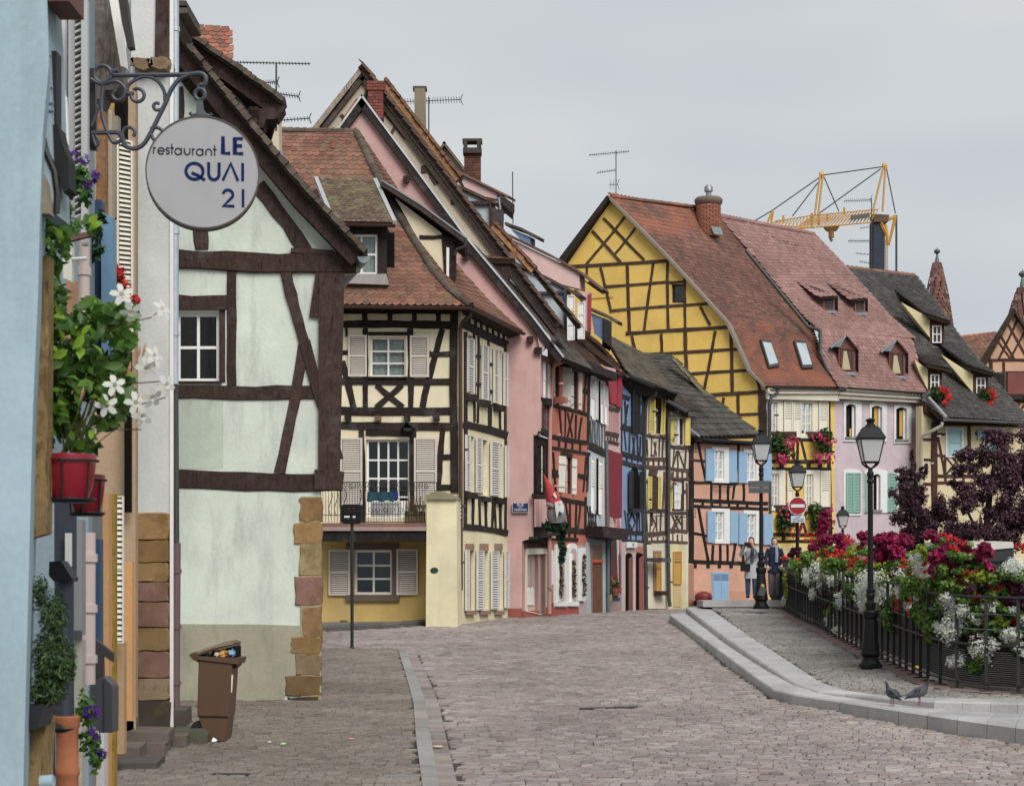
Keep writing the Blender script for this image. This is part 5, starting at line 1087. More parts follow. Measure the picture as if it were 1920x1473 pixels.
tiles(I, Lp, Rp, .17, .2, TILE_DK, th=.02); gutter(I, W(*zG(735, 545), 56.9), W(*zG(960, 672), 57.6), .07, ZINC)
mb = MB(); mb.prism([W(*zG(735, 555), 57), W(*zG(985, 690), 58), W(*zG(985, 760), 58.4), W(*zG(740, 650), 57.6)], [W(*zG(735, 545), 57.5), W(*zG(985, 680), 58.5), W(*zG(985, 740), 58.9), W(*zG(740, 640), 58.1)]); mb.obj('soffit', timber('2b2725'), I)
# ---------------- chimneys and aerials above the row
BRICK = pieces('brick', ['9a4f3d', '8a4636', 'a85a45', '7d4033'], moss='6b5548', moss_amt=.3, bumpy=.5)
def brick_stack(name, label, px0, px1, py0, py1, Y, mat, cap=True, rows=None, hollow=False):
 r0 = thing(name, label, 'chimney', W((px0+px1)/2, py1, Y)); w = (px1-px0)/F*Y; h = (py1-py0)/F*Y; c = W((px0+px1)/2, py1, Y); n = rows or max(4, int(h/.09)); core = MB()
 core.box(c+Vector((0, w/2, h/2)), w*.93, w*.93, h*.995); core.obj('core', plaster('8d7f74', .5), r0)
 hh = h/n; bm = {}
 for i in range(n):
  z = c.z+hh*(i+.5); k = 2 if i % 2 == 0 else 3
  out = .06 if (cap and i >= n-3) else 0
  for j in range(k):
   bw = (w+out)/k
   key = (k, out)
   if key not in bm: m_ = MB(); m_.box((0, 0, 0), bw*.955, .11, hh*.86); bm[key] = m_.mesh('brick', mat)
   o = bpy.data.objects.new('brick', bm[key]); link(o, r0); o.location = (c.x-(w+out)/2+bw*(j+.5), c.y+.04-out/2, z)
   o2 = bpy.data.objects.new('brick', bm[key]); link(o2, r0); sx = 1 if c.x < 0 else -1; o2.location = (c.x+sx*((w+out)/2-.05), c.y+bw*(j+.5)-out/2+.02, z); o2.rotation_euler = (0, 0, math.pi/2)
 return r0
brick_stack('brick_chimney', 'short red brick chimney on the apex of the pink gable', 690, 718, 152, 222, 47.75, BRICK, rows=12)
b2 = brick_stack('brick_chimney', 'weathered brick chimney with an open stone cap above the dormers', 870, 901, 286, 345, 54, pieces('brick_old', ['7a4a3a', '6b4337', '8a5a45', '5d3d33'], moss='4b4440', moss_amt=.4), cap=False, rows=12)
f5 = FR(53.9)
for q in ([(867, 260), (904, 260), (904, 265), (867, 265)], [(869, 265), (876, 265), (876, 277), (869, 277)], [(894, 265), (902, 265), (902, 277), (894, 277)], [(868, 277), (903, 277), (903, 287), (868, 287)]): panel(f5, b2, q, timber('4f4540'), -.45, .03, 'stone_cap')
cc = thing('concrete_chimney', 'tall slim mossy concrete flue with a flat cap', 'chimney', W(787, 260, 50.5)); mb = MB(); slab(mb, FR(50.2), [(777, 166), (797, 166), (799, 290), (777, 262)], -.3, 0); mb.obj('flue', plaster('8a7f66', .8), cc); mb = MB(); slab(mb, FR(51), [(774, 162), (800, 162), (800, 167), (774, 167)], -.33, .04); mb.obj('cap', plaster('5d574c', .6), cc)
mb = MB(); slab(mb, FR(51), [(776, 236), (800, 254), (799, 282), (776, 250)], -.3, .02); mb.obj('flashing', metal('6f7d8a', .4), cc)
gf = thing('far_roof_gable', 'small weathered gable tip poking up beside the brick chimney', 'roof', W(845, 330, 57)); ff = FR(57, zC); mb = MB(); slab(mb, ff, [(42, 110), (190, 300), (100, 300), (10, 160)], -3, 0); mb.obj('gable', plaster('a39a88', .5), gf)
for ln in ([(44, 92), (120, 190), (205, 300)], [(5, 150), (44, 92)]): mb = MB(); slab(mb, ff, thick(ln, 14), -3, .2); mb.obj('bargeboard', timber('6a5d50'), gf)
def aerial(label, px, y0, y1, Y, yagis, r=.02):
 a = thing('tv_aerial', label, 'aerial', W(px, y1, Y), 'rooftop television aerials'); mb = MB(); mb.tube([W(px, y0, Y), W(px, y1, Y)], r, 6); mb.obj('mast', DZINC, a, smooth=True)
 for (xa, xb, y, yb, n, el) in yagis:
  mb = MB(); mb.tube([W(xa, y, Y), W(xb, yb, Y)], r*.6, 5)
  for k in range(n):
   t = (k+.5)/n; p = W(xa+(xb-xa)*t, y+(yb-y)*t, Y); e = el*Y/F; mb.tube([p+Vector((0, -e*2, e)), p+Vector((0, e*2, -e))], r*.35, 4)
  if el > 2.5:
   p = W(xb, yb, Y); e = 9*Y/F
   for s_ in (-1, 1): mb.tube([p, p+Vector((e*.3, 0, e*s_)), p+Vector((e*.5, 0, e*s_))], r*.5, 4)
  mb.obj('antenna', DZINC, a)
aerial('spidery television aerial on the roof behind the mint house', 518, 118, 245, 38, [(436, 582, 117, 120, 24, 2), (482, 520, 156, 154, 10, 3), (520, 560, 176, 181, 8, 3), (524, 580, 226, 222, 9, 3)])
aerial('television aerial beside the slim concrete flue', 804, 182, 262, 52, [(752, 864, 191, 187, 22, 4)])
aerial('television aerial on the tip of the yellow gable', 1155, 283, 372, 69, [(1104, 1180, 291, 284, 18, 2), (1119, 1154, 324, 319, 8, 2), (1142, 1158, 346, 346, 3, 6)])
# ================================================================== PEACH HOUSE WITH LIGHT BLUE SHUTTERS
zK = Zm(1040, 340, 2.7286); zJ = Zm(1270, 700, 3.0697); zM = Zm(1400, 280, 2.8327); zL = Zm(1540, 700, 4.0921)
J = thing('peach_house', 'low peach half-timbered house with light blue shutters and dark tiled roof', 'house', W(1365, 1132, 61))
fj = Fac((1290, 59.5), (1440, 62.5), zJ); PEACH = plaster('d9a184', .25); LBL = paint('8fb4d3', .5, .1)
wj = [R4(203, 445, 263, 612), R4(388, 458, 448, 616), R4(203, 797, 264, 962), R4(390, 810, 447, 962)]
wall(fj, J, [(62, 370), (525, 400), (525, 1335), (85, 1335), (62, 1100)], PEACH, wj, .08)
for q in wj: window(fj, J, q, 2, 3, 6, WHITE, .02, 'right')
for q, i in zip((R4(193, 421, 291, 627, 424, 630), R4(378, 434, 462, 628, 438, 631), R4(193, 775, 295, 976, 778, 979), R4(377, 786, 466, 976, 790, 979)), wj): casing(fj, J, q, 10, WHITE, .05, inner=i)
for q in (R4(157, 433, 204, 618), R4(291, 443, 334, 627), R4(346, 450, 391, 630), R4(488, 462, 533, 620), R4(166, 793, 208, 972), R4(296, 795, 341, 975), R4(347, 803, 393, 982), R4(490, 808, 541, 985)):
 panel(fj, J, q, LBL, .03, .07, 'shutter')
beams(fj, J, [(80, 385, 80, 1085, 30), (92, 390, 525, 408, 18), (95, 497, 156, 503, 12), (95, 626, 345, 634, 14), (92, 728, 520, 748, 20), (92, 762, 520, 780, 17), (95, 918, 166, 934, 14), (55, 1078, 395, 1092, 22), (118, 398, 165, 622, 13), (352, 412, 318, 722, 12),
 (195, 635, 195, 728, 12), (244, 638, 244, 730, 11), (290, 640, 290, 732, 11), (380, 635, 380, 738, 12), (145, 740, 145, 765, 12), (196, 740, 196, 768, 12), (246, 742, 246, 770, 12), (296, 745, 296, 772, 12), (345, 745, 345, 775, 12), (400, 750, 400, 778, 12),
 (120, 775, 176, 1080, 13), (204, 985, 200, 1082, 12), (245, 985, 245, 1085, 12), (287, 985, 287, 1086, 12), (332, 980, 316, 1086, 13), (370, 985, 378, 1090, 14), (340, 505, 350, 507, 12)], timber('231d1b'))
beam(fj, J, 330, 975, 335, 990, 12)
for x in (100, 175, 240, 308): panel(fj, J, R4(x-9, 1090, x+9, 1118), timber('231d1b'), -.01, .025, 'stud_end')
panel(fj, J, [(50, 1098), (88, 1098), (88, 1335), (50, 1335)], plaster('b07f67', .4), -1, .05, 'buttress'); panel(fj, J, R4(85, 1250, 386, 1335), plaster('d0957a', .4), -.02, .035, 'plinth')
d = MB(); slab(d, fj, R4(197, 1143, 291, 1325), .0, .04); dj = d.obj('cellar_door', LBL, J)
for x0 in (203, 247):
 for k in range(5): panel(fj, dj, R4(x0, 1152+k*8, x0+40, 1157+k*8), paint('6f94b5', .5), .04, .052, 'louvre_slat')
 panel(fj, dj, R4(x0, 1200, x0+40, 1312), LBL, .04, .055, 'door_panel')
basket(J, fj, 200, 300, 634, 655, .15)
hy = thing('red_barrel', 'small red barrel by the peach house wall', 'barrel', W(1320, 1132, 59.3)); mb = MB(); c = W(1319, 1131, 59.2); mb.lathe(c, [(.18, 0), (.25, .06), (.28, .2), (.25, .3), (.12, .36), (.05, .38)], 14); mb.obj('body', paint('7d2a22', .4, .3), hy, smooth=True)
mb = MB(); mb.lathe(c+Vector((.15, -.2, .16)), [(.05, 0), (.05, .05)], 10); mb.obj('bung', IRON, hy)
TILE_J = pieces('tile_slate', ['4a4540', '54504a', '413c38', '5d5750'], moss='68655a', moss_amt=.4, big=1.0)
Lp = [W(*zK(440, 893), 64.6), W(*zK(690, 1312), 59.2)]; Rp = [W(*zK(607, 905), 65.2), W(*zK(1050, 1300), 62.3)]
Lm = W(*zK(520, 1040), 62.8); Rm = W(*zK(760, 1075), 64.2)
tiles(J, [Lp[0], Lm, Lp[1]], [Rp[0], Rm, Rp[1]], .33, .24, TILE_J, tail=False, singles=300, th=.03)
verge(FR(64), J, [zK(607, 908), zK(700, 1015), zK(760, 1078), zK(900, 1190), zK(1045, 1298)], 7, 5, plaster('8d7f62', .7), -.15, .1, 'verge_mortar')
ridge(J, [Lp[0], Rp[0]], .1, TILE_J, .35); gutter(J, fj.pt(98, 375, .3), fj.pt(470, 398, .3), .08, DZINC)
mb = MB(); slab(mb, fj, [(60, 375), (470, 395), (470, 412), (60, 395)], -.05, .3); mb.obj('soffit', timber('262120'), J)
mb = MB(); slab(mb, FR(59.2, zJ), thick([(60, 300), (132, 355)], 14), -.1, .05); mb.obj('verge_strip', ZINC, J)
# ================================================================== YELLOW HOUSE
K = thing('yellow_house', 'tall bright yellow half-timbered house with steep red tiled roof', 'house', W(1430, 1120, 66))
fk = Fac((1055, 69.4), (1430, 66), zK); YEL = plaster('f3c648', .2); KT = timber('4a3a2c')
kw = R4(597, 525, 663, 622)
wall(fk, K, [(290, 88), (575, 385), (780, 612), (892, 730), (955, 870), (1003, 980), (1080, 1058), (1052, 1080), (1052, 2200), (200, 2200), (75, 760), (55, 430)], YEL, [kw], .3)
window(fk, K, kw, 1, 1, 8, BROWNWOOD, .12)
beams(fk, K, [(250, 188, 458, 402, 14), (193, 253, 338, 414, 14), (358, 183, 250, 320, 13), (250, 320, 160, 428, 13), (412, 240, 308, 374, 12), (65, 437, 578, 407, 17), (250, 540, 578, 515, 15), (578, 517, 665, 512, 13), (290, 662, 785, 625, 15), (365, 778, 900, 745, 19), (440, 888, 955, 858, 16), (685, 985, 1005, 965, 16), (790, 1092, 1065, 1075, 18), (905, 1195, 1050, 1188, 14),
 (165, 440, 165, 485, 12), (235, 440, 290, 672, 13), (372, 428, 383, 770, 16), (505, 420, 458, 765, 13), (577, 400, 581, 755, 14), (664, 495, 668, 750, 13), (545, 780, 549, 905, 14), (668, 762, 676, 972, 18), (822, 765, 766, 1065, 14), (900, 748, 909, 1075, 16), (745, 640, 797, 735, 13), (395, 790, 415, 872, 14), (866, 1105, 858, 1155, 14), (938, 1093, 941, 1215, 16), (1025, 985, 1052, 1072, 13), (180, 600, 300, 592, 0.1)], KT)
beam(fk, K, 1060, 1070, 1062, 1330, 36, timber('3d2f27'), o1=.06)
mb = MB(); slab(mb, fk, thick([(284, 82), (150, 255), (30, 412)], -1)+[], 0, .01) if False else None
mb = MB(); slab(mb, fk, [(284, 78), (296, 92), (62, 428), (30, 412)], -.1, .3); mb.obj('bargeboard', timber('2f2824'), K)
vk = [(288, 78), (575, 370), (782, 596), (896, 722), (950, 840), (1005, 965), (1092, 1050)]
mb = MB(); slab(mb, fk, thick(vk, 12), -.1, .25); mb.obj('bargeboard', paint('8b8074', .6, .4), K)
TILE_K = pieces('tile_k', ['80574b', '714e45', '8b5f51', '66483f', '94614f'], moss='5c4b42', moss_amt=.7, big=.45, patch=('8f5d4b', .3))
kY = [68.6, 68.05, 67.5, 67.1, 66.8, 66.4, 65.9]; rk = [(846, 186), (1060, 460), (1225, 650), (1316, 760), (1350, 850), (1386, 940), (1452, 1054)]; rY = [71.4, 70.6, 70.0, 69.5, 69.2, 68.7, 68.1]
KL = [W(*zK(*p), y-.1) for p, y in zip(vk, kY)]; KR = [W(*zK(*p), y-.1) for p, y in zip(rk, rY)]
tiles(K, KL, KR, .125, .17, TILE_K, th=.02); ridge(K, [KL[0], W(*zK(735, 134), 70.9), KR[0]], .12, TILE_K, .4)
back = [(284, 80), (30, 412)]; mb = MB(); a, b = W(*zK(*back[0]), 68.6), W(*zK(*back[1]), 69.6); u = Vector((1, .7, 0))*4; mb.prism([a, b, b-Vector((0, 0, .15)), a-Vector((0, 0, .15))], [p+u for p in (a, b, b-Vector((0, 0, .15)), a-Vector((0, 0, .15)))]); mb.obj('back_roof', TILE_K, K)
def onroof(L, R, px, py, zf):      # point of a tiled roof under a pixel
 best = None
 for i in range(0, 101):
  t = i/100; a = poly_at(L, t); b = poly_at(R, t)
  for j in range(0, 41):
   p = a.lerp(b, j/40); q = (CX+F*p.x/p.y, HZ-F*(p.z-ZC)/p.y); X, Y_ = zf(px, py); dd = (q[0]-X)**2+(q[1]-Y_)**2
   if best is None or dd < best[0]: best = (dd, p)
 return best[1]
for q in ([(1040, 820), (1098, 822), (1136, 955), (1085, 962)], [(1213, 828), (1270, 830), (1311, 960), (1258, 967)]):
 c = [onroof(KL, KR, x, y, zK) for x, y in q]; n = (c[1]-c[0]).cross(c[3]-c[0]).normalized(); n = n if n.z > 0 else -n
 mb = MB(); mb.prism([p+n*.03 for p in c], [p+n*.14 for p in c]); so = mb.obj('skylight', DZINC, K); ctr = sum(c, Vector())/4
 i = [ctr.lerp(p, .8) for p in c]; mb = MB(); mb.prism([p+n*.135 for p in i], [p+n*.15 for p in i]); mb.obj('pane', paint('aeb9bd', .08, 0, .9), so)
# round brick chimney with its cowl
kc = thing('round_chimney', 'round orange brick chimney with zinc cowl on the yellow house', 'chimney', W(1328, 440, 70.2)); c = W(1328.5, 434, 70.4); kcr = 21/F*70.4
mb = MB(); mb.lathe(c, [(kcr*.98, -.2), (kcr*.98, 1.12)], 24); mb.obj('core', plaster('9a7a68', .4), kc)
bm = MB(); bm.box((0, 0, 0), .2, .06, .058); bme = bm.mesh('brick', pieces('brick_or', ['b0674a', 'a55f45', 'bb7355', '995640'], moss='7d6a5a', moss_amt=.25))
for i in range(15):
 for j in range(12):
  a = 2*math.pi*(j+.5*(i % 2))/12
  if math.sin(a) > .35: continue
  o = bpy.data.objects.new('brick', bme); link(o, kc); o.location = c+Vector((math.cos(a)*kcr, math.sin(a)*kcr, -.1+i*.072)); o.rotation_euler = (0, 0, a+math.pi/2)
mb = MB(); mb.lathe(c, [(kcr*1.0, .94), (kcr*1.2, 1.02), (kcr*1.26, 1.1), (kcr*1.26, 1.16), (kcr*1.1, 1.24), (.1, 1.27)], 24); mb.obj('crown', plaster('7a6558', .6), kc, smooth=True)
mb = MB(); mb.lathe(c, [(.1, 1.25), (.1, 1.45), (.16, 1.47), (.16, 1.62), (.1, 1.7)], 12); mb.obj('cowl', ZINC, kc, smooth=True)
mb = MB(); slab(mb, FR(69.9, zK), [(800, 232), (850, 235), (862, 275), (815, 270)], 0, .03); mb.obj('flashing', ZINC, kc)
# street front of the yellow house
fq = Fac((1430, 66), (1565, 68.1), zJ); IV = paint('e6e0cd', .5, .15)
ww = [R4(518, 168, 570, 348), R4(705, 172, 772, 352), R4(538, 578, 580, 772), R4(738, 580, 778, 772)]
wall(fq, K, [(490, 90), (905, 105), (905, 1330), (490, 1330)], YEL, ww, .08, 'front_wall')
for q in ww: window(fq, K, q, 2, 3, 7, IV, .02, 'right')
kcas = []
for q in (R4(505, 150, 603, 368), R4(695, 156, 804, 372), R4(520, 556, 616, 790), R4(725, 556, 815, 792)): kcas.append(q)
for q, i in zip(kcas, ww): casing(fq, K, q, 13, IV, .05, inner=i)
for q in (R4(605, 158, 656, 366), R4(658, 160, 704, 368), R4(806, 163, 861, 374), R4(624, 563, 662, 790), R4(816, 560, 871, 792)): shutter(fq, K, q, IV, 8, 6, (.46,), .05, louver=(0, .42))
mb = MB(); slab(mb, fq, [(495, 84), (925, 95), (918, 125), (905, 160), (495, 150)], -.02, .22); mb.obj('cornice', plaster('cfc8b4', .5), K); panel(fq, K, R4(495, 108, 922, 120), plaster('d8d1be', .4), .1, .3, 'cornice_moulding')
beams(fq, K, [(525, 378, 872, 386, 15), (530, 505, 882, 506, 22), (530, 548, 884, 550, 20), (660, 388, 670, 500, 13), (712, 388, 738, 500, 13), (692, 388, 688, 500, 14), (585, 388, 590, 500, 12), (600, 515, 600, 540, 22), (690, 515, 690, 540, 22), (755, 515, 755, 540, 22), (820, 515, 820, 540, 24), (535, 925, 884, 926, 20), (700, 800, 740, 915, 14), (740, 800, 700, 915, 14), (610, 930, 610, 960, 20), (690, 930, 690, 965, 20), (530, 965, 884, 966, 16)], timber('332a26'))
beam(fq, K, 866, 155, 882, 1010, 17, timber('332a26'), o1=.05)
panel(fq, K, [(540, 985), (905, 985), (905, 1330), (540, 1330)], plaster('dcc98a', .3), -.01, .015, 'ground_floor_render')
gutter(K, fq.pt(505, 82, .35), fq.pt(925, 95, .35), .07, DZINC); pipe(K, [fq.pt(545, 92, .3), fq.pt(540, 115, .3), fq.pt(512, 130, .25), fq.pt(508, 180, .2), fq.pt(510, 1000, .2)], .06, DZINC, brackets=3)
GREEN = leafmat('green', '22381c', '44602c', '6f8a3e'); PNK = leafmat('pinkfl', 'b02a55', 'd94a7a', 'e88aa8'); REDF = leafmat('red', 'a31c22', 'd8392f', 'e8594a')
def window_flowers(label, c, w, h, seed, mat=None, gm=None, nb=70, tr=None):
 t = thing('window_flowers', label, 'flowers', c-Vector((0, 0, h)), 'flower boxes at the windows'); r = random.Random(seed)
 mb = MB(); mb.box(c+Vector((0, .1, h*.55)), w*1.4, .2, .18); mb.obj('trough', timber('4a3a30'), t)
 mb = MB()
 for k in range(7): leaves(mb, c+Vector((r.uniform(-.5, .4)*w, r.uniform(-.15, .1), r.uniform(-.3, .6)*h)), (w*.45, .22, h*.35), 70, .1, r)
 mb.obj('foliage', gm or GREEN, t); mb = MB()
 for k in range(6): blossoms(mb, c+Vector((r.uniform(-.3, .7)*w, -.15, r.uniform(-.75, .6)*h)), (w*.3, .18, h*.3), nb//2, .095, r)
 mb.obj('flowers', mat or PNK, t, kind='stuff')
window_flowers('pink geranium box at the upper window beside the street lamp', fq.pt(580, 420, .3), .62, .75, 1); window_flowers('pink geranium box under the upper shuttered window of the yellow house', fq.pt(782, 415, .3), .66, .7, 2)
window_flowers('trailing pink flower box on the lower floor left of the no-entry sign', fq.pt(598, 850, .3), .65, .85, 3, nb=50); window_flowers('dark leafy flower box on the lower floor behind the no-entry sign', fq.pt(785, 850, .3), .65, .75, 4, nb=30)
# ================================================================== LILAC HOUSE
Lh = thing('lilac_house', 'lilac rendered house with white arched window surrounds and pink tiled mansard', 'house', W(1650, 1110, 69))
fl = Fac((1565, 68.1), (1742, 70.8), zL); LIL = plaster('cdbac1', .4); WS = plaster('e3e3e0', .2); MGR = paint('8fb8a8', .5, .15)
def rect(x0, y0, x1, y1): return [(x0, y0), (x1, y0), (x1, y1), (x0, y1)]
def archq(x0, y0, x1, y1, h): return [(x0, y1), (x0, y0+h), (x0+(x1-x0)*.25, y0+h*.25), ((x0+x1)/2, y0), (x0+(x1-x0)*.75, y0+h*.25), (x1, y0+h), (x1, y1)]
oh = [archq(182, 236, 258, 487, 14), archq(380, 248, 460, 482, 14), archq(567, 260, 650, 505, 14), archq(392, 770, 447, 1045, 14)]
wall(fl, Lh, [(90, 185), (775, 225), (775, 1450), (90, 1450)], LIL, oh, .07)
def surround(x0, y0, x1, y1, o, h=16):
 mb = MB(); a = archq(x0, y0, x1, y1, h); A0 = P(fl, a, .05); hole = P(fl, o, .05); mb.add(A0+hole, [tuple(t) for t in tessellate_polygon([A0, hole])]); n = len(a); mb.add(A0+P(fl, a, -.02), [(i, (i+1) % n, n+(i+1) % n, n+i) for i in range(n)]); n = len(o); mb.add(hole+P(fl, o, -.02), [(i, (i+1) % n, n+(i+1) % n, n+i) for i in range(n)]); return mb.obj('window_surround', WS, Lh)
surround(165, 203, 302, 522, oh[0]); surround(364, 215, 496, 524, oh[1]); surround(552, 228, 684, 536, oh[2]); surround(325, 732, 500, 1068, oh[3])
for i, o in enumerate(oh):
 mb = MB(); slab(mb, fl, rect(o[0][0]-50, o[3][1]-14, o[-1][0]+50, o[0][1]+10), -.2, -.18); wo = mb.obj('window', paint('262322', .9, 0), Lh)  # dark backing sheet, painted shade of the room behind
 if i < 3: x = (232, 420, 615)[i]; panel(fl, wo, [(x, (420, 255, 280)[i]), (x+28, (420, 258, 282)[i]), (x+26, 480), (x, 480)], paint('cda63e', .5), -.12, -.1, 'yellow_shutter')
 panel(fl, wo, [(o[-1][0]-14, o[3][1]+14), (o[-1][0], o[3][1]+14), (o[-1][0], o[0][1]), (o[-1][0]-14, o[0][1])], WS, -.08, -.05, 'casement')
 panel(fl, Lh, R4(o[0][0]-10, o[0][1], o[-1][0]+8, o[0][1]+14), plaster('8f8a85', .4), -.05, .1, 'window_sill')
mb = MB(); slab(mb, fl, archq(165, 730, 303, 1090, 18), -.02, .04); mb.obj('window_surround', WS, Lh); mb = MB(); slab(mb, fl, archq(552, 742, 690, 1075, 18), -.02, .04); mb.obj('window_surround', WS, Lh); mb = MB(); slab(mb, fl, archq(590, 770, 650, 1060, 14), .02, .05); mb.obj('window', paint('2c2a2a', .8, 0), Lh)
for q in (R4(182, 762, 235, 1064), R4(237, 762, 291, 1066), R4(327, 768, 352, 1060), R4(500, 766, 568, 1062)): shutter(fl, Lh, q, MGR, 26, 6, (), .05, shade_mat=paint('5a7d70', .8))
mb = MB(); slab(mb, fl, [(96, 120), (845, 165), (835, 190), (775, 232), (96, 196)], -.02, .25); mb.obj('cornice', plaster('bdb5a6', .5), Lh); panel(fl, Lh, R4(96, 150, 830, 165, 194, 208), plaster('c9c1b2', .4), .2, .32, 'cornice_moulding')
gutter(Lh, fl.pt(130, 112, .4), fl.pt(845, 160, .4), .07, DZINC)
TILE_P = pieces('tile_pink', ['9a716a', 'a67c74', '8f6862', 'ad847b'], moss='80655d', moss_amt=.3, big=.6)
UL = [W(1349, 406, 71.3), W(*zM(60, 590), 70.6), W(*zM(210, 770), 69.9), W(*zM(310, 890), 69.4), W(*zM(395, 965), 69.0)]; UR = [W(*zM(356, 450), 74.0), W(*zM(500, 600), 73.3), W(*zM(640, 755), 72.6), W(*zM(760, 890), 72.0), W(*zM(892, 1006), 71.5)]
tiles(Lh, UL, UR, .14, .17, TILE_P, th=.02); ridge(Lh, [UL[0], UR[0]], .12, TILE_P, .4)
ML = [W(*zM(388, 972), 68.9), W(*zM(420, 1140), 68.4), W(*zM(495, 1266), 67.9)]; MR = [W(*zM(872, 1012), 71.4), W(*zM(910, 1150), 71.0), W(*zM(978, 1308), 70.5)]
tiles(Lh, ML, MR, .15, .17, TILE_P, th=.02)
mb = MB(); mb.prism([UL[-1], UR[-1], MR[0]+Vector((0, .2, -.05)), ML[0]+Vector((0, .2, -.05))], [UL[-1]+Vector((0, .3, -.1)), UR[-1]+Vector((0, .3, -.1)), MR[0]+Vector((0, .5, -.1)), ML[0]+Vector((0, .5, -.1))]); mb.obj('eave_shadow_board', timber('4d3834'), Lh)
pl = [(0, 540), (160, 735), (330, 945), (395, 965), (395, 1080), (430, 1170), (490, 1262)]; mb = MB(); pts = [W(*zM(x, y), 69.2-i*.15) for i, (x, y) in enumerate(pl)]; mb.tube([p+Vector((-.05, -.15, 0)) for p in pts], .07, 6); mb.obj('party_wall_flashing', DZINC, Lh)
def shed(root, fr, q, roofq, wq, mat, tmat, cheekmat, back=1.6):
 """shed dormer: front with window, box running back into the roof, tiled lean-to roof"""
 mb = MB(); slab(mb, fr, q, -back, 0); d = mb.obj('dormer', cheekmat, root); window(fr, d.parent, wq, 1, 1, 6, mat, -.03, name='dormer_window')
 return d
for i, (x0, x1, y0, y1, rp) in enumerate(((403, 468, 782, 856, [(262, 698), (345, 705), (484, 780), (392, 786)]), (570, 630, 790, 866, [(422, 710), (500, 718), (640, 792), (560, 798)]))):
 Y = 69.3+i*.7; fr = FR(Y, zM); p1 = onroof(UL, UR, (x0+x1)/2, y1, zM); Y = p1.y-.1; fr = FR(Y, zM)
 mb = MB(); slab(mb, fr, [(x0, y0), (x1, y0), (x1, y1), (x0, y1)], -.9, 0); mb.obj('dormer', paint('6b423c', .7, .2), Lh); window(fr, Lh, R4(x0+4, y0+4, x1-4, y1-4), 1, 1, 5, paint('8a5a52', .6), -.03)
 A_ = [onroof(UL, UR, *rp[0], zM), W(*zM(*rp[3]), Y-.2)]; B_ = [onroof(UL, UR, *rp[1], zM), W(*zM(*rp[2]), Y-.2)]; tiles(Lh, A_, B_, .14, .17, TILE_P, th=.02)
 ck = MB(); ck.prism([A_[0], fr.pt(x0, y0), fr.pt(x0, y1)], [p+Vector((.1, .05, 0)) for p in (A_[0], fr.pt(x0, y0), fr.pt(x0, y1))]); ck.obj('dormer_cheek', paint('6b423c', .7, .2), Lh)
 panel(fr, Lh, [(x0+5, y1), (x1-5, y1), (x1+12, y1+14), (x0+18, y1+14)], ZINC, 0, .05, 'lead_apron')
for i, (x0, x1, y0, y1) in enumerate(((493, 572, 1045, 1182), (760, 838, 1068, 1202))):
 p1 = onroof(ML, MR, (x0+x1)/2, y1, zM); fr = FR(p1.y-.05, zM); xm = (x0+x1)/2
 mb = MB(); slab(mb, fr, [(x0-4, y0), (xm-5, y0-45), (x1+6, y0+8), (x1+4, y1), (x0-4, y1)], -1.2, 0); mb.obj('dormer', paint('7a4a44', .7, .2), Lh); wn_ = window(fr, Lh, [(x0+6, y0+8), (x1-4, y0+14), (x1-4, y1-6), (x0+6, y1-6)], 1, 1, 7, timber('6b4438'), -.03, name='dormer_window'); panel(fr, wn_, [(x0+22, y0+25), (x0+38, y0+25), (x0+58, y1-12), (x0+14, y1-12)], plaster('c3b58c'), .01, .014, 'curtain')
 for a, b in (((x0-52, y0+4), (xm-8, y0-58)), ((xm-8, y0-58), (x1+18, y0+12))):
  mb = MB(); slab(mb, fr, [a, b, (b[0], b[1]+14), (a[0]+6, a[1]+10)], -1.0, .15); mb.obj('dormer_roof', ZINC if a[0] < xm-20 else paint('6a3d36', .6), Lh)
 mb = MB(); slab(mb, fr, [(x0-50, y0+4), (xm-8, y0-56), (xm-8, y0-46), (x0+2, y0+6)], -.9, .12); mb.obj('dormer_roof_slope', metal('7d8688', .5, .4), Lh)
 panel(fr, Lh, [(x0+8, y1), (x1-4, y1), (x1+14, y1+18), (x0+20, y1+16)], ZINC, 0, .06, 'lead_apron')
# ================================================================== DARK ROOFED HOUSE ON THE RIGHT
M = thing('dark_roof_house', 'cream timbered house under a huge dark tiled roof with shed dormers', 'house', W(1830, 1090, 71))
fm = Fac((1728, 69.5), (1930, 72.5), zL); CM2 = plaster('dccb9c', .25); BT = timber('4c332e')
wall(fm, M, [(770, 250), (1600, 330), (1600, 1450), (770, 1450)], CM2, (), .3)
beam(fm, M, 862, 370, 864, 1300, 42, BT, o1=.06)
beams(fm, M, [(780, 505, 842, 507, 22), (785, 660, 842, 662, 20), (885, 465, 950, 468, 20), (885, 628, 955, 632, 20), (885, 785, 1560, 800, 26), (885, 838, 1560, 850, 22), (890, 480, 945, 770, 18), (1130, 400, 1132, 780, 24), (1180, 460, 1560, 470, 20), (870, 385, 1560, 400, 30), (960, 650, 1060, 770, 12), (1060, 650, 960, 770, 12), (1000, 640, 1080, 740, 12), (1090, 700, 1020, 780, 12), (950, 640, 950, 780, 16), (780, 845, 850, 848, 22), (1220, 1100, 1222, 1330, 24), (1240, 1150, 1330, 1300, 16), (1330, 1130, 1240, 1290, 16)], BT)
for x in (950, 1020, 1090): beam(fm, M, x, 800, x, 838, 18, BT)
for q in (R4(948, 412, 1085, 640, 416, 645), R4(1235, 415, 1400, 640, 420, 646)):
 casing(fm, M, q, 12, WHITE, .05); i = inset(q, 12); shutter(fm, M, i, paint('a9cdd2', .5, .1), 0, 8, (.5,), .02, solid=True)
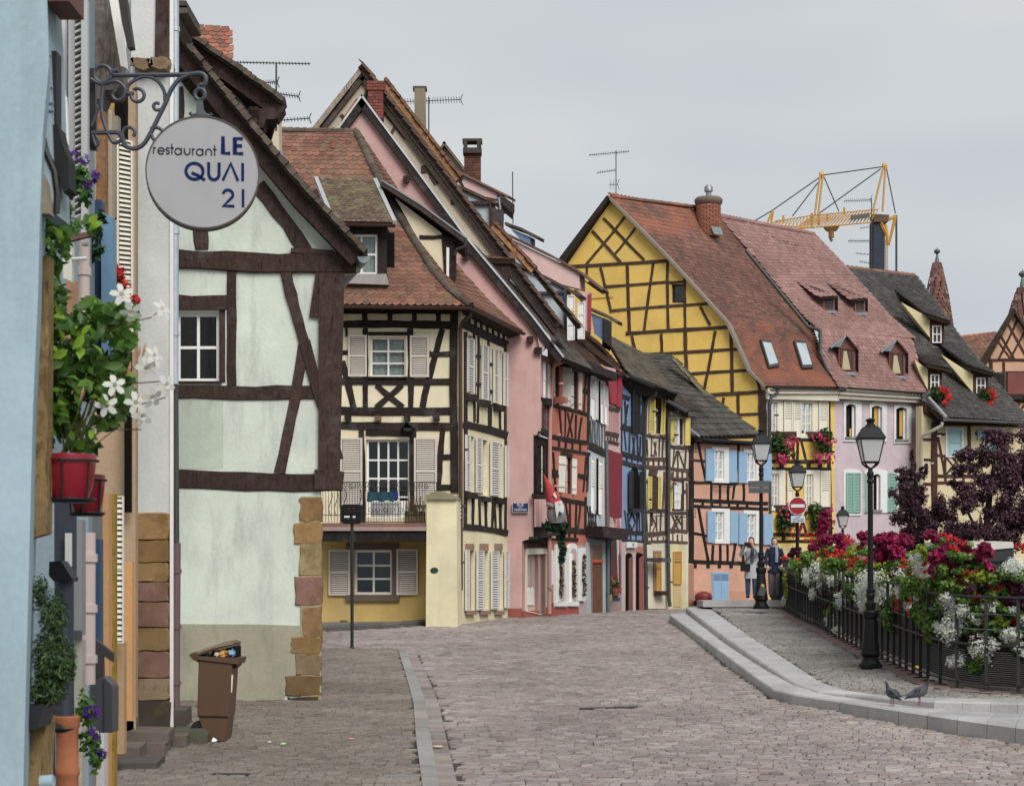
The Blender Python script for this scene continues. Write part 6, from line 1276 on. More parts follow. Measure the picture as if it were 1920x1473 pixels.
shutter(fm, M, R4(1190, 435, 1255, 505), paint('8fbcc4', .5), 0, 6, (), .04, solid=True)
TILE_M = pieces('tile_grey', ['4d4a49', '575453', '434040', '625d5b'], moss='6b6860', moss_amt=.35, big=.7)
DL = [W(*zM(480, 622), 76.5), W(*zM(690, 820), 74.6), W(*zM(880, 1000), 72.8), W(*zM(965, 1290), 70.4), W(*zM(1052, 1425), 69.0)]; DR = [W(*zM(892, 670), 77.5), W(*zM(1012, 830), 76.3), W(*zM(1135, 1005), 74.9), W(*zM(1300, 1212), 73.2), W(*zM(1510, 1452), 71.2)]
tiles(M, DL, DR, .17, .2, TILE_M, th=.025, deckmat=timber('3a302c')); ridge(M, [DL[0], DR[0]], .12, TILE_RED, .4)
Lp = [W(*zM(965, 1290), 70.2), W(*zM(928, 1338), 69.6)]; Rp = [W(*zM(1062, 1425), 68.9), W(*zM(1050, 1440), 68.8)]; tiles(M, Lp, Rp, .17, .2, TILE_M, th=.025)
mb = MB(); mb.tube([W(*zM(968, 1318), 69.4), W(*zM(1062, 1424), 68.6)], .06, 8); mb.obj('valley_flashing', metal('b5b9bb', .4), M)
mb = MB(); slab(mb, fm, [(775, 215), (930, 340), (1560, 378), (1560, 405), (880, 380), (780, 300)], -.3, .15); mb.obj('soffit', BT, M)
gutter(M, W(*zM(1050, 1430), 68.7), W(*zM(1500, 1448), 70.8), .08, ZINC); pipe(M, [W(*zL(930, 375), 68.6), W(*zL(922, 402), 68.6), W(*zL(775, 478), 69.0), W(*zL(766, 520), 69.1), W(*zL(764, 1000), 69.1)], .06, metal('c1bdae', .5, .3), brackets=3)
PYE = plaster('dfd09b', .2)
for i, (ck, rf, wq) in enumerate((([(822, 812), (972, 896), (972, 998)], [(770, 758), (880, 812), (1075, 922)], R4(985, 935, 1034, 1028)), ([(1032, 1088), (1202, 1196), (1202, 1292)], [(985, 1040), (1100, 1105), (1308, 1196)], R4(1218, 1212, 1268, 1296)), ([(892, 1118), (962, 1166), (962, 1276), (915, 1180)], [(885, 1100), (980, 1155), (1072, 1172)], R4(975, 1195, 1022, 1278)))):
 p1 = onroof(DL, DR, wq[3][0], wq[3][1], zM); fr = FR(p1.y-.15, zM)
 mb = MB(); slab(mb, fr, ck, -.4, 0); d = mb.obj('dormer_cheek', PYE, M)
 x0, y0 = wq[0]; x1, y1 = wq[2]; mb = MB(); slab(mb, fr, [(x0-14, y0-32), (x1+16, y0-28), (x1+14, y1+4), (x0-14, y1+2)], -1.2, -.01); mb.obj('dormer', BT, M); window(fr, M, wq, 2, 2, 6, WHITE, -.03, name='dormer_window')
 top = onroof(DL, DR, rf[0][0]+18, rf[0][1]-14, zM); top2 = onroof(DL, DR, rf[0][0]+110, rf[0][1]-8, zM); a = fr.pt(rf[2][0]-150, y0-50, .35); b = fr.pt(rf[2][0], rf[2][1]+2, .35); a = fr.pt(x0-28, y0-48+ (0 if i else 0), .35)
 tiles(M, [top, a], [top2, b], .17, .2, TILE_M, th=.025); mb = MB(); slab(mb, fr, [(x0-26, y0-44), (rf[2][0], rf[2][1]+3), (rf[2][0]-6, rf[2][1]+14), (x0-20, y0-32)], -.2, .3); mb.obj('fascia', BT, M)
p1 = onroof(DL, DR, 800, 900, zM); panel(FR(p1.y-.15, zM), M, [(762, 882), (838, 890), (832, 905), (770, 902)], paint('4a4442', .7), -.5, 0, 'roof_hatch')
window_flowers('red and white flower box at the lower dark roof dormer', W(*zM(1030, 1310), 69.6), .42, .45, 6, REDF); window_flowers('red flower box at the rightmost dormer of the dark roof', W(*zM(1272, 1315), 71.4), .42, .45, 7, REDF)
# ================================================================== FAR RIGHT GABLE, TURRETS
Nn = thing('far_gable_house', 'peach house with brown lattice gable at the right edge', 'house', W(1890, 1000, 80)); fn = FR(80, zM); SAL = plaster('d8a683', .25)
wall(fn, Nn, [(1412, 870), (1600, 1120), (1600, 2300), (1300, 2300), (1262, 1140)], SAL, (), .4)
mb = MB(); slab(mb, fn, [(1408, 848), (1420, 865), (1262, 1150), (1228, 1142)], -.1, .3); mb.obj('bargeboard', timber('34291f'), Nn); mb = MB(); slab(mb, fn, [(1408, 848), (1620, 1140), (1600, 1160), (1412, 868)], -.1, .3); mb.obj('bargeboard', timber('4a3f38'), Nn)
beams(fn, Nn, [(1270, 1120, 1560, 1120, 16), (1440, 900, 1340, 1110, 12), (1350, 990, 1420, 1110, 12), (1390, 930, 1490, 1110, 12), (1480, 960, 1400, 1110, 12), (1330, 1010, 1400, 1110, 10), (1365, 1130, 1365, 1320, 14), (1300, 1130, 1300, 1220, 12), (1285, 1070, 1300, 1200, 12), (1380, 1340, 1500, 1340, 14), (1390, 1350, 1450, 1440, 12), (1450, 1350, 1390, 1440, 12), (1480, 1350, 1440, 1400, 12)], timber('4a332b'))
panel(fn, Nn, R4(1375, 1178, 1520, 1312), timber('3a2a26'), .0, .04, 'window_frame'); panel(fn, Nn, R4(1386, 1186, 1520, 1300), plaster('8a4f45', .3), .03, .05, 'window_curtain'); panel(fn, Nn, R4(1312, 1185, 1368, 1318), timber('2b2624'), .0, .12, 'shutter'); panel(fn, Nn, R4(1360, 1312, 1520, 1330), timber('2b2624'), .0, .2, 'window_sill')
Lp = [W(*zM(1128, 1000), 84), W(*zM(1190, 1160), 81)]; Rp = [W(*zM(1325, 978), 84), W(*zM(1235, 1160), 81)]; tiles(Nn, Lp, Rp, .2, .2, TILE_RED, th=.03); ridge(Nn, [Lp[0], Rp[0]], .13, TILE_ORANGE, .4)
TILE_T = pieces('tile_turret', ['7d5148', '6d463f', '8a5d52', '5d3d38', 'a07a6a', '6c463f'], moss='5c4440', moss_amt=.3)
def turret(label, pxc, ytop, ybase, wtop, wbase, Y, fin):
 t = thing('turret_spire', label, 'spire', W(pxc, ybase, Y)); n = 8; pr = []; c = W(pxc, ybase, Y); h = (ybase-ytop)/F*Y
 prof = [(0, wbase), (.35, wbase*.66), (.7, wbase*.42), (1, wtop)]
 core = MB(); core.lathe(c, [(w/F*Y*.95, v*h) for v, w in prof], n); core.obj('spire_core', timber('5a3a34'), t)
 mb = MB(); r = random.Random(pxc); rows = int(h/.2); proto = tile_mesh(1, 1, 1, True)
 for i in range(rows):
  v = i/rows; rad = interp(v, [p[0] for p in prof], [p[1] for p in prof])/F*Y; k = max(8, int(2*math.pi*rad/.22))
  for j in range(k):
   a = 2*math.pi*(j+.5*(i % 2))/k
   if math.sin(a) > .25: continue
   nrm = Vector((math.cos(a), math.sin(a), .18)).normalized(); X = Vector((-math.sin(a), math.cos(a), 0)); Yv = nrm.cross(X).normalized(); Yv = Yv if Yv.z > 0 else -Yv
   s = c+Vector((math.cos(a)*rad, math.sin(a)*rad, v*h+.34)); mb.tag = r.random()*.97+.02
   mb.add([s+X*(q[0]*.2)+Yv*(q[1]*.36)+nrm*(q[2]*.025) for q in proto.v], proto.f)
 mb.obj('spire_tiles', TILE_T, t, kind='stuff')
 mb = MB(); tp = c+Vector((0, 0, h)); k = fin/F*Y; mb.lathe(tp, [(wtop/F*Y*1.1, -.1), (k*.11, k*.3), (k*.05, k*.62), (k*.16, k*.72), (k*.18, k*.8), (k*.1, k*.9), (k*.02, k*.93), (k*.02, k)], 12); mb.obj('finial', metal('5d6f6a', .5, .4), t, smooth=True)
 return t
turret('red tiled pointed turret with ball finial behind the dark roof', 1757, 498, 690, 5, 42, 90, 34)
turret('red tiled turret tip cut by the right picture edge', 1917, 545, 640, 6, 40, 92, 40)
# ================================================================== TOWER CRANE far behind
CR = thing('tower_crane', 'yellow tower crane with lattice jib rising behind the roofs', 'crane', W(1645, 700, 160)); YC = paint('c9952f', .5, .3); YCd = paint('8a6426', .5, .2); cY = 160
def cm(x, y, dy=0.0): return W(*zM(x, y), cY+dy)
def lattice(a0, b0, a1, b1, n, dep=1.0, r=.036, name='jib'):
 mb = MB()
 for dy in (-dep/2, dep/2):
  mb.tube([cm(*a0, dy), cm(*a1, dy)], r*1.4, 5); mb.tube([cm(*b0, dy), cm(*b1, dy)], r*1.7, 5)
  for k in range(n):
   t0, t1, tm = k/n, (k+1)/n, (k+.5)/n; A0 = cm(a0[0]+(a1[0]-a0[0])*t0, a0[1]+(a1[1]-a0[1])*t0, dy); A1 = cm(a0[0]+(a1[0]-a0[0])*t1, a0[1]+(a1[1]-a0[1])*t1, dy); Bm = cm(b0[0]+(b1[0]-b0[0])*tm, b0[1]+(b1[1]-b0[1])*tm, dy)
   mb.tube([A0, Bm], r*.8, 4); mb.tube([Bm, A1], r*.8, 4)
 mb.obj(name, YC, CR)
lattice((155, 380), (110, 400), (355, 350), (355, 418), 12); lattice((355, 350), (240, 425), (700, 318), (665, 388), 22)
mb = MB()
for dy in (-.5, .5):
 for a, b, r in (((362, 345), (390, 140), .09), ((380, 345), (405, 140), .09), ((670, 330), (728, 90), .09), ((722, 330), (738, 90), .09)): mb.tube([cm(*a, dy), cm(*b, dy)], r, 5)
mb.tube([cm(388, 138), cm(410, 138)], .3, 6); mb.tube([cm(722, 90), cm(742, 90)], .3, 6)
for a, b in (((345, 340), (345, 412)), ((382, 340), (382, 405)), ((428, 345), (428, 380)), ((518, 310), (518, 345)), ((195, 352), (195, 385)), ((135, 330), (108, 395)), ((140, 330), (130, 390))): mb.tube([cm(*a), cm(*b)], .1, 5)
mb.obj('a_frame', YC, CR, kind='stuff')
mb = MB()
for pl in ([(790, 355), (715, 390), (755, 505), (790, 355)], [(715, 395), (740, 445), (755, 500)], [(735, 400), (752, 505)]): mb.tube([cm(*p) for p in pl], .16, 5)
mb.obj('counter_jib', YC, CR)
mb = MB(); slab(mb, FR(cY, zM), [(675, 375), (735, 375), (733, 645), (673, 645)], -1.9, 0); mb.obj('tower_mast', plaster('39424d', .2), CR)
mb = MB(); slab(mb, FR(cY, zM), [(670, 345), (755, 350), (750, 385), (675, 388)], -1.5, .2); mb.obj('slewing_ring', paint('5c452b', .6, .3), CR)
mb = MB()
for pl in ([(36, 384), (140, 322), (383, 152)], [(412, 136), (728, 92)], [(385, 340), (712, 104)], [(742, 100), (790, 340)], [(243, 355), (378, 178)], [(412, 150), (490, 330)]): mb.tube([cm(*p) for p in pl], .05, 4)
for x in (795,): mb.tube([cm(x, 350), cm(x, 655)], .09, 4)
mb.obj('stay_cables', paint('4a4d50', .6), CR)
mb = MB()
for x in (738, 747): mb.tube([cm(x, 480), cm(x, 650)], .05, 4)
for k in range(14): mb.tube([cm(738, 485+k*12), cm(747, 485+k*12)], .03, 4)
mb.obj('ladder', paint('b9a08a', .6), CR)
mb = MB(); slab(mb, FR(cY, zM), [(412, 412), (495, 405), (480, 430), (430, 432)], -.5, .2); mb.tube([cm(448, 430), cm(450, 470)], .25, 6); mb.tube([cm(448, 465), cm(443, 478), cm(450, 488), cm(455, 478)], .1, 5); mb.obj('hook_trolley', YCd, CR)
panel(FR(cY-.7, zM), CR, [(552, 352), (652, 338), (652, 362), (552, 376)], paint('5a5547', .6), 0, .05, 'name_board')
aerial('tall television mast with five antennas in front of the crane', 1634, 372, 506, 76, [(1582, 1632, 377, 375, 14, 2.6), (1612, 1657, 428, 421, 8, 1.5), (1590, 1632, 452, 452, 16, 2.2), (1604, 1657, 475, 479, 8, 1.5), (1611, 1634, 490, 494, 6, 1.5)])
# ================================================================== THE NEAR HOUSES ON THE LEFT, SEEN ALONG THEIR FRONTS
z1 = Zm(0, 0, 3.681); z2 = Zm(0, 380, 3.681); z3 = Zm(0, 960, 2.8717); z4 = Zm(0, 1160, 4.7067); zS = Zm(0, 0, 2.946); zP = Zm(0, 480, 2.947)
def lb_(root, zm, poly, Y, mat, dep=.12, name='panel', label=None): return panel(FR(Y, zm, -.3), root, poly, mat, -dep, 0, name, label)
BLUEW = plaster('a3bec9', .5, .75, .06); Q1 = thing('light_blue_house', 'pale blue painted house front at the left edge of the street', 'house', W(20, 1500, 8.5))
lb_(Q1, ID, [(-120, -60), (86, -60), (92, 120), (80, 250), (75, 400), (71, 560), (62, 760), (52, 1150), (42, 1540), (-120, 1540)], 8.5, BLUEW, 1.2, 'wall')
lb_(Q1, z1, [(240, 0), (320, 0), (340, 400), (370, 1200), (380, 1473), (280, 1473), (260, 400)], 8.9, plaster('a3b8c0', .3), .3, 'shutter_board')
lb_(Q1, ID, rect(84, -60, 130, 2), 8.8, paint('6e3c30', .6), .3, 'lintel')
for x0, y0, x1, y1, c in ((275, 1180, 340, 1473, '9a8b78'),): lb_(Q1, z1, [(x0, y0), (x0+30, y0+60), (x1, y1), (x0, y1)], 8.8, plaster(c, .5), .1, 'bare_render')
lb_(Q1, ID, [(60, 480), (92, 480), (88, 1000), (52, 1010)], 9.2, timber('8f7650'), .1, 'timber_post'); lb_(Q1, ID, [(46, 1340), (86, 1345), (78, 1520), (40, 1520)], 9.4, timber('8b744f'), .2, 'timber_post')
pipe(Q1, [W(86, 1300, 9.6), W(84, 1475, 9.6)], .02, timber('b0904f'), 'bamboo_cane'); pipe(Q1, [W(76, 1466, 9.3), W(100, 1464, 9.3)], .035, BLUEW, 'blue_pipe')
wg = thing('window_guard', 'black iron window guard jutting from the pale blue house', 'window guard', W(98, 330, 8.9))
mb = MB(); mb.tube([W(*z1(x, y), 8.9) for x, y in ((250, 325), (262, 450), (275, 650), (285, 900), (320, 1050), (375, 1180), (395, 1330), (388, 1473))], .016, 7); mb.obj('curved_bar', IRON, wg, smooth=True)
lb_(wg, z1, rect(352, 352, 390, 860), 8.95, paint('1b191a', .6), .1, 'upright_plate')
for x0, x1, y in ((265, 350, 388), (268, 345, 432), (275, 365, 606), (285, 370, 712), (340, 372, 765)): mb = MB(); mb.tube([W(*z1(x0, y), 8.9), W(*z1(x1, y), 8.9)], .009, 6); mb.obj('rung', metal('7f8f98', .5, .3), wg)
lb_(wg, z1, [(345, 850), (400, 870), (425, 980), (470, 1090), (478, 1300), (440, 1330), (395, 1180), (345, 1000)], 8.92, paint('161617', .7), .15, 'guard_panel')
Q2 = thing('grey_shutter_house', 'grey fronted narrow house with folded white louvred shutters', 'house', W(120, 1500, 11.5))
lb_(Q2, ID, rect(40, -60, 166, 1540), 12.6, plaster('8fa3ae', .4), .6, 'wall')
GW = paint('c6c6c4', .5, .15)
for zz, q, m, Y, n in ((z1, rect(330, -60, 405, 1500), plaster('6f828a', .3), 12.3, 'wall_return'), (z1, rect(402, 35, 450, 1000), GW, 11.8, 'shutter_edge'), (z1, rect(450, 30, 470, 1100), DARK, 11.9, 'shutter_gap_shade'), (z1, rect(470, 10, 517, 1500), paint('a9aaab', .5, .15), 11.6, 'shutter_edge'), (z1, rect(517, 0, 560, 1473), paint('4c4642', .8), 11.6, 'louvre_shade'), (z1, rect(560, 0, 604, 1690), paint('b4b5b5', .5, .15), 11.5, 'shutter_stile')): lb_(Q2, zz, q, Y, m, .05, n)  # dark strips paint the shade between shutters and behind louvres
for k in range(34):
 y = 20+k*44; lb_(Q2, z1, [(517, y+18), (556, y), (556, y+14), (517, y+32)], 11.56, GW, .02, 'louvre_slat')
for k in range(3): lb_(Q2, z1, [(415+k*14, 560+k*50), (430+k*14, 565+k*50), (445+k*14, 960+k*20), (432+k*14, 960+k*20)], 11.4, WHITE, .03, 'folded_leaf')
lb_(Q2, z2, [(445, 230), (630, 195), (635, 225), (450, 272)], 11.4, paint('6a4a40', .7, .4), .05, 'rusty_sill'); lb_(Q2, z2, [(435, 275), (500, 275), (495, 545), (435, 520)], 11.3, paint('cfcfc0', .5), .06, 'wall_box'); mb = MB(); mb.tube([W(*z2(500, 390), 11.3), W(*z2(600, 385), 11.3)], .012, 6); mb.obj('box_arm', GW, Q2)
lb_(Q2, z2, rect(455, 540, 527, 1500), 12.2, plaster('d3a078', .3), .1, 'peach_strip'); pipe(Q2, [W(*z2(580, 250), 12.0), W(*z2(582, 1150), 12.0)], .036, paint('c9b5ae', .4), 'pale_pipe', 2)
lb_(Q2, z3, rect(292, -100, 392, 370), 11.0, plaster('4b5560', .3), .1, 'slate_panel'); lb_(Q2, z3, rect(350, 112, 386, 292), 10.95, WHITE, .01, 'sticker')
lb_(Q2, z3, rect(388, 40, 442, 660), 11.6, paint('8d8e8c', .6), .1, 'grey_panel'); lb_(Q2, z3, rect(398, 636, 432, 690), 11.5, paint('4a4d50', .6), .05, 'wall_box'); lb_(Q2, z3, rect(400, 690, 442, 1500), 11.7, plaster('b9b4a4', .5), .1, 'lower_wall'); pipe(Q2, [W(*z3(472, 110), 11.9), W(*z3(470, 925), 11.9)], .05, paint('c9b6b2', .35), 'pale_pipe', 3)
lb_(Q2, z3, [(265, 265), (330, 262), (388, 355), (385, 372), (290, 372), (262, 340)], 10.3, paint('1c1d20', .5), .15, 'pipe_hopper'); mb = MB(); mb.tube([W(*z3(345, 365), 10.4), W(*z3(347, 1160), 10.4)], .052, 14); mb.obj('drainpipe', metal('454b54', .5, .3), Q2, smooth=True)
mb = MB(); mb.lathe(W(*z3(350, 1180), 10.4), [(.062, 0), (.072, .02), (.062, .05)], 16); mb.obj('pipe_collar', IRON, Q2, smooth=True)
mb = MB(); mb.lathe(W(*z3(362, 1520), 10.4), [(.06, 0), (.06, .1), (.066, .11), (.066, .14), (.06, .15), (.06, .36), (.067, .37), (.07, .425), (.062, .43)], 20); mb.obj('terracotta_pipe', plaster('c0703f', .5), Q2, smooth=True)
mb = MB(); mb.tube([W(*z3(292, 1000), 10.3), W(*z3(292, 1500), 10.3)], .006, 5); mb.obj('cable', IRON, Q2)
Q3 = thing('tan_timber_house', 'narrow house front with tan timber posts, blue and cream shutters', 'house', W(215, 1480, 17))
lb_(Q3, ID, rect(150, 150, 254, 1480), 19.6, plaster('b99a78', .5), .6, 'wall'); lb_(Q3, ID, rect(233, 560, 244, 960), 19.4, DARK, .1, 'gap_shade')  # dark strip painted for the shaded gap beside the pipe
lb_(Q3, z1, [(604, -60), (745, -60), (800, 250), (852, 565), (800, 620), (720, 622), (690, 690), (640, 665), (606, 500)], 14.5, timber('756c66'), .4, 'soffit'); lb_(Q3, z1, [(745, -60), (808, -60), (872, 470), (832, 455)], 14.3, WHITE, .08, 'fascia'); lb_(Q3, z1, [(808, -60), (862, -60), (918, 322), (880, 330), (840, 150)], 14.0, paint('2f2c2b', .6), .1, 'gutter')
for zz, q, m, Y, n in ((z1, rect(664, 690, 727, 1500), timber('9c7350'), 15.8, 'timber_post'), (z1, rect(727, 760, 772, 1500), plaster('b3a58c', .4), 16.2, 'pilaster'), (z1, [(712, 625), (800, 625), (800, 790), (760, 780)], plaster('cda24c', .3), 18.8, 'glow_panel'), (z1, rect(790, 630, 868, 965), DARK, 18.6, 'opening'), (z1, rect(772, 800, 815, 1500), plaster('8f8371', .4), 17.5, 'pilaster'),  # yellow panel paints a glow, dark panel the shade in a hole
 (z2, rect(624, -20, 700, 1250), paint('2c4a66', .5, .2), 13.6, 'shutter'), (z2, rect(680, 40, 702, 1250), paint('20242c', .7), 13.4, 'shutter_edge'), (z2, [(697, 55), (775, 105), (787, 1000), (770, 1190), (718, 1190), (700, 1000)], paint('6c93b3', .55, .5), 13.2, 'blue_shutter'),
 (z3, rect(495, 145, 537, 1000), paint('2d4f70', .5, .2), 13.8, 'door_edge'), (z3, rect(440, -100, 532, 145), metal('8f8f90', .4), 13.0, 'vent_pipe'), (z3, rect(540, -100, 586, 1480), plaster('d19a5c', .35), 15.6, 'timber_post'), (z3, rect(585, -100, 616, 1480), timber('a58436'), 16.4, 'mossy_post'), (z3, rect(672, 265, 712, 1120), plaster('d99c58', .4), 18.4, 'orange_pilaster'), (z3, rect(616, 700, 668, 1300), plaster('b79468', .6), 17.8, 'flaking_wall'), (z3, rect(440, 1180, 560, 1500), plaster('c9cccb', .4), 14.4, 'lower_wall'), (z3, rect(440, 1300, 500, 1500), plaster('cf7a45', .4), 14.2, 'orange_base')): lb_(Q3, zz, q, Y, m, .12, n)
fsx = FR(17.0); shutter(fsx, Q3, [(221, 261), (250, 266), (251, 660), (221, 660)], CREAMP, 44, 3.2, (.33, .66), .0); shutter(FR(17.6), Q3, [(217, 930), (233, 930), (233, 1205), (218, 1205)], CREAMP, 26, 2.2, (.5,), .0)
mbx = thing('mailbox', 'dark grey metal mailbox with slanted top on the left house fronts', 'mailbox', W(180, 1370, 12.8))
lb_(mbx, z3, [(500, 672), (608, 758), (606, 806), (552, 770), (556, 900), (505, 920)], 12.8, paint('3a3436', .5), .06, 'bracket'); lb_(mbx, z3, [(446, 925), (555, 885), (600, 930), (606, 945), (605, 1186), (535, 1186), (450, 1075)], 12.75, paint('45464a', .45, .05), .2, 'box'); lb_(mbx, z3, [(560, 888), (600, 930), (604, 1186), (562, 1186)], 12.72, paint('3c3d41', .45, .05), .02, 'front_flap')
# stone door steps and kerb lumps
STEP = pieces('stepstone', ['6f625c', '7b6c66', '675a54'], moss='5a5a40', moss_amt=.4, bumpy=.8, big=1.5)
def block(label, cat, zm, q, Y, dep, mat, name, top=None):
 fr = FR(Y, zm); o = MB(); A0 = P(fr, q, 0); B0 = [p+Vector((-.05*dep, dep, .02)) for p in A0]; o.prism(A0, B0); return tag(o.obj(name, mat), label, cat)
block('upper brown stone doorstep slab beside the sandstone footing', 'step', z3, [(668, 1190), (700, 1180), (908, 1186), (906, 1242), (670, 1245)], 19.4, .5, STEP, 'door_step'); block('red brown stone block carrying the upper doorstep', 'step', z3, rect(690, 1243, 888, 1325), 19.3, .45, STEP, 'door_step')
block('lowest dark mossy doorstep slab on the pavement', 'step', z3, [(598, 1375), (640, 1350), (845, 1348), (842, 1440), (604, 1438)], 18.2, .6, pieces('stepdark', ['55504b', '605a54'], moss='4a4a38', moss_amt=.5), 'door_step'); block('worn pinkish middle doorstep against the wall', 'step', z3, [(620, 1265), (752, 1268), (748, 1350), (620, 1350)], 18.7, .5, STEP, 'door_step'); block('small pink stone ledge at the foot of the orange pilaster', 'step', z3, rect(664, 1122, 720, 1178), 19.6, .3, STEP, 'door_step')
block('low reddish kerb stone by the purple pipe foot', 'stone', z3, [(925, 1065), (998, 1068), (1000, 1180), (925, 1180)], 21.8, .6, STEP, 'kerb_lump'); block('flat mossy green stone in front of the bin wheel', 'stone', z3, [(925, 1178), (1090, 1172), (1118, 1195), (1116, 1252), (1010, 1250), (926, 1215)], 20.3, .35, pieces('mossstone', ['5a5947', '636151'], moss='4e5236', moss_amt=.6), 'kerb_lump'); block('small broken red stone beside the mossy stone', 'stone', z3, [(915, 1205), (1006, 1203), (1006, 1268), (920, 1270)], 20.0, .25, STEP, 'kerb_lump')
# ================================================================== HANGING RESTAURANT SIGN
SG = thing('restaurant_sign', 'round grey hanging sign reading restaurant LE QUAI 21', 'sign', W(380, 430, 12)); SY = 12.0
yaw = math.radians(9); sc_ = W(380, 326, SY); Rs = 105.5/F*SY
ux = Vector((math.cos(yaw), math.sin(yaw), 0)); un = Vector((math.sin(yaw), -math.cos(yaw), 0)); uz = Vector((0, 0, 1))
def disc(r, o0, o1, n=64):
 mb = MB(); A0 = [sc_+ux*math.cos(a)*r+uz*math.sin(a)*r+un*o0 for a in np.linspace(0, 2*math.pi, n, False)]; B0 = [p+un*(o1-o0) for p in A0]
 mb.add(A0+B0, [(i, (i+1) % n, n+(i+1) % n, n+i) for i in range(n)]+[tuple(range(n)), tuple(range(n, 2*n))[::-1]]); return mb
disc(Rs*.985, -.05, .05).obj('face', paint('a5a4a6', .4, .05), SG); rim = MB()
for a0, b0 in ((-.062, -.048), (.046, .056)):
 n = 64
 for k in range(n):
  a, b = 2*math.pi*k/n, 2*math.pi*(k+1)/n; q = []
  for an, rr in ((a, Rs), (b, Rs), (b, Rs*.975), (a, Rs*.975)): q.append(sc_+ux*math.cos(an)*rr+uz*math.sin(an)*rr)
  rim.prism([p+un*a0 for p in q], [p+un*b0 for p in q], cap=True)
rim.obj('rim', metal('4d4844', .5, .3), SG); disc(Rs*.993, -.058, .04).obj('drum', metal('6b6662', .5, .3), SG)
def sp(x, y, o=.0565):     # sign-face point from the enlarged view
 px, py = zS(x, y); return sc_+ux*((px-380)/F*SY/math.cos(yaw))+uz*(-(py-326)/F*SY)+un*o
def ribbon(root, strokes, w, mat, name, cap=True):
 mb = MB()
 for st in strokes:
  n = len(st); closed = st[0] == st[-1] and n > 3; L_, R_ = [], []
  for i, (x, y) in enumerate(st):
   a = st[i-1] if i else (st[-2] if closed else st[0]); b = st[i+1] if i < n-1 else (st[1] if closed else st[-1]); dx, dy = b[0]-a[0], b[1]-a[1]; l = math.hypot(dx, dy) or 1
   # mitre at sharp corners
   k = 1.0
   if 0 < i < n-1:
    d1 = (st[i][0]-st[i-1][0], st[i][1]-st[i-1][1]); d2 = (st[i+1][0]-st[i][0], st[i+1][1]-st[i][1]); m1 = math.hypot(*d1) or 1; m2 = math.hypot(*d2) or 1
    c = (d1[0]*d2[0]+d1[1]*d2[1])/(m1*m2); k = min(1.6, 1/max(.3, math.sqrt(max(0, (1+c)/2))))
   L_.append((x-dy/l*w/2*k, y+dx/l*w/2*k)); R_.append((x+dy/l*w/2*k, y-dx/l*w/2*k))
  for i in range(n-1):
   q = [L_[i], L_[i+1], R_[i+1], R_[i]]; mb.prism([sp(*p, .0505) for p in q], [sp(*p, .0545) for p in q])
 return mb.obj(name, mat, root)
def arc(cx, cy, rx, ry, a0, a1, n=14): return [(cx+rx*math.cos(math.radians(a0+(a1-a0)*k/n)), cy+ry*math.sin(math.radians(a0+(a1-a0)*k/n))) for k in range(n+1)]
NAVY = paint('0a2158', .6, 0, .1); INK = paint('2b2e3c', .6, 0, .1)
ribbon(SG, [[(1229, 760), (1229, 852), (1268, 852)]], 18, NAVY, 'letter'); ribbon(SG, [[(1336, 769), (1293, 769), (1293, 851), (1338, 851)], [(1293, 809), (1332, 809)]], 18, NAVY, 'letter')
ribbon(SG, [arc(1076, 957, 46, 44, 0, 360, 28), [(1060, 966), (1092, 978), (1132, 1004)]], 16, NAVY, 'letter'); ribbon(SG, [[(1152, 905), (1152, 965)]+arc(1180, 968, 28, 32, 180, 0, 12)+[(1208, 905)]], 16, NAVY, 'letter')
ribbon(SG, [[(1228, 1002), (1271, 908), (1310, 1002)]], 15, NAVY, 'letter'); ribbon(SG, [[(1335, 903), (1335, 1002)]], 15, NAVY, 'letter')
ribbon(SG, [arc(1256, 1080, 26, 26, 190, 385, 14)+[(1270, 1102), (1232, 1142), (1290, 1142)]], 15, NAVY, 'letter'); ribbon(SG, [[(1337, 1048), (1337, 1146)]], 14, NAVY, 'letter')
B_ = 868; xh = 17.5; cy = B_-xh+1
def o_(x): return arc(x, cy, 17, xh, 0, 360, 18)
letters = [[[(858, B_), (858, 832)], arc(868, 846, 10, 11, 180, 280, 6)], [arc(898, cy, 17, xh, 0, -320, 18), [(881, cy), (915, cy)]], [arc(932, 841, 8, 8, -20, -200, 6)+arc(932, 858, 9, 9, -110, 150, 8)], [[(955, 812), (955, B_)], [(946, 834), (966, 834)]], [o_(988), [(1006, 832), (1006, B_)]], [[(1022, 832), (1022, 852)]+arc(1037, 852, 15, 15, 180, 0, 8)+[(1052, 832)]], [[(1066, B_), (1066, 832)], arc(1076, 846, 10, 11, 180, 280, 6)], [o_(1103), [(1121, 832), (1121, B_)]], [[(1137, B_), (1137, 848)]+arc(1152, 848, 15, 15, 180, 360, 8)+[(1167, B_)]], [[(1184, 812), (1184, B_)], [(1175, 834), (1195, 834)]]]
for l in letters: ribbon(SG, l, 6, INK, 'letter')
BR = thing('sign_bracket', 'curly wrought iron bracket carrying the round restaurant sign', 'bracket', W(176, 260, SY))
WI = metal('4c5058', .5, .4)
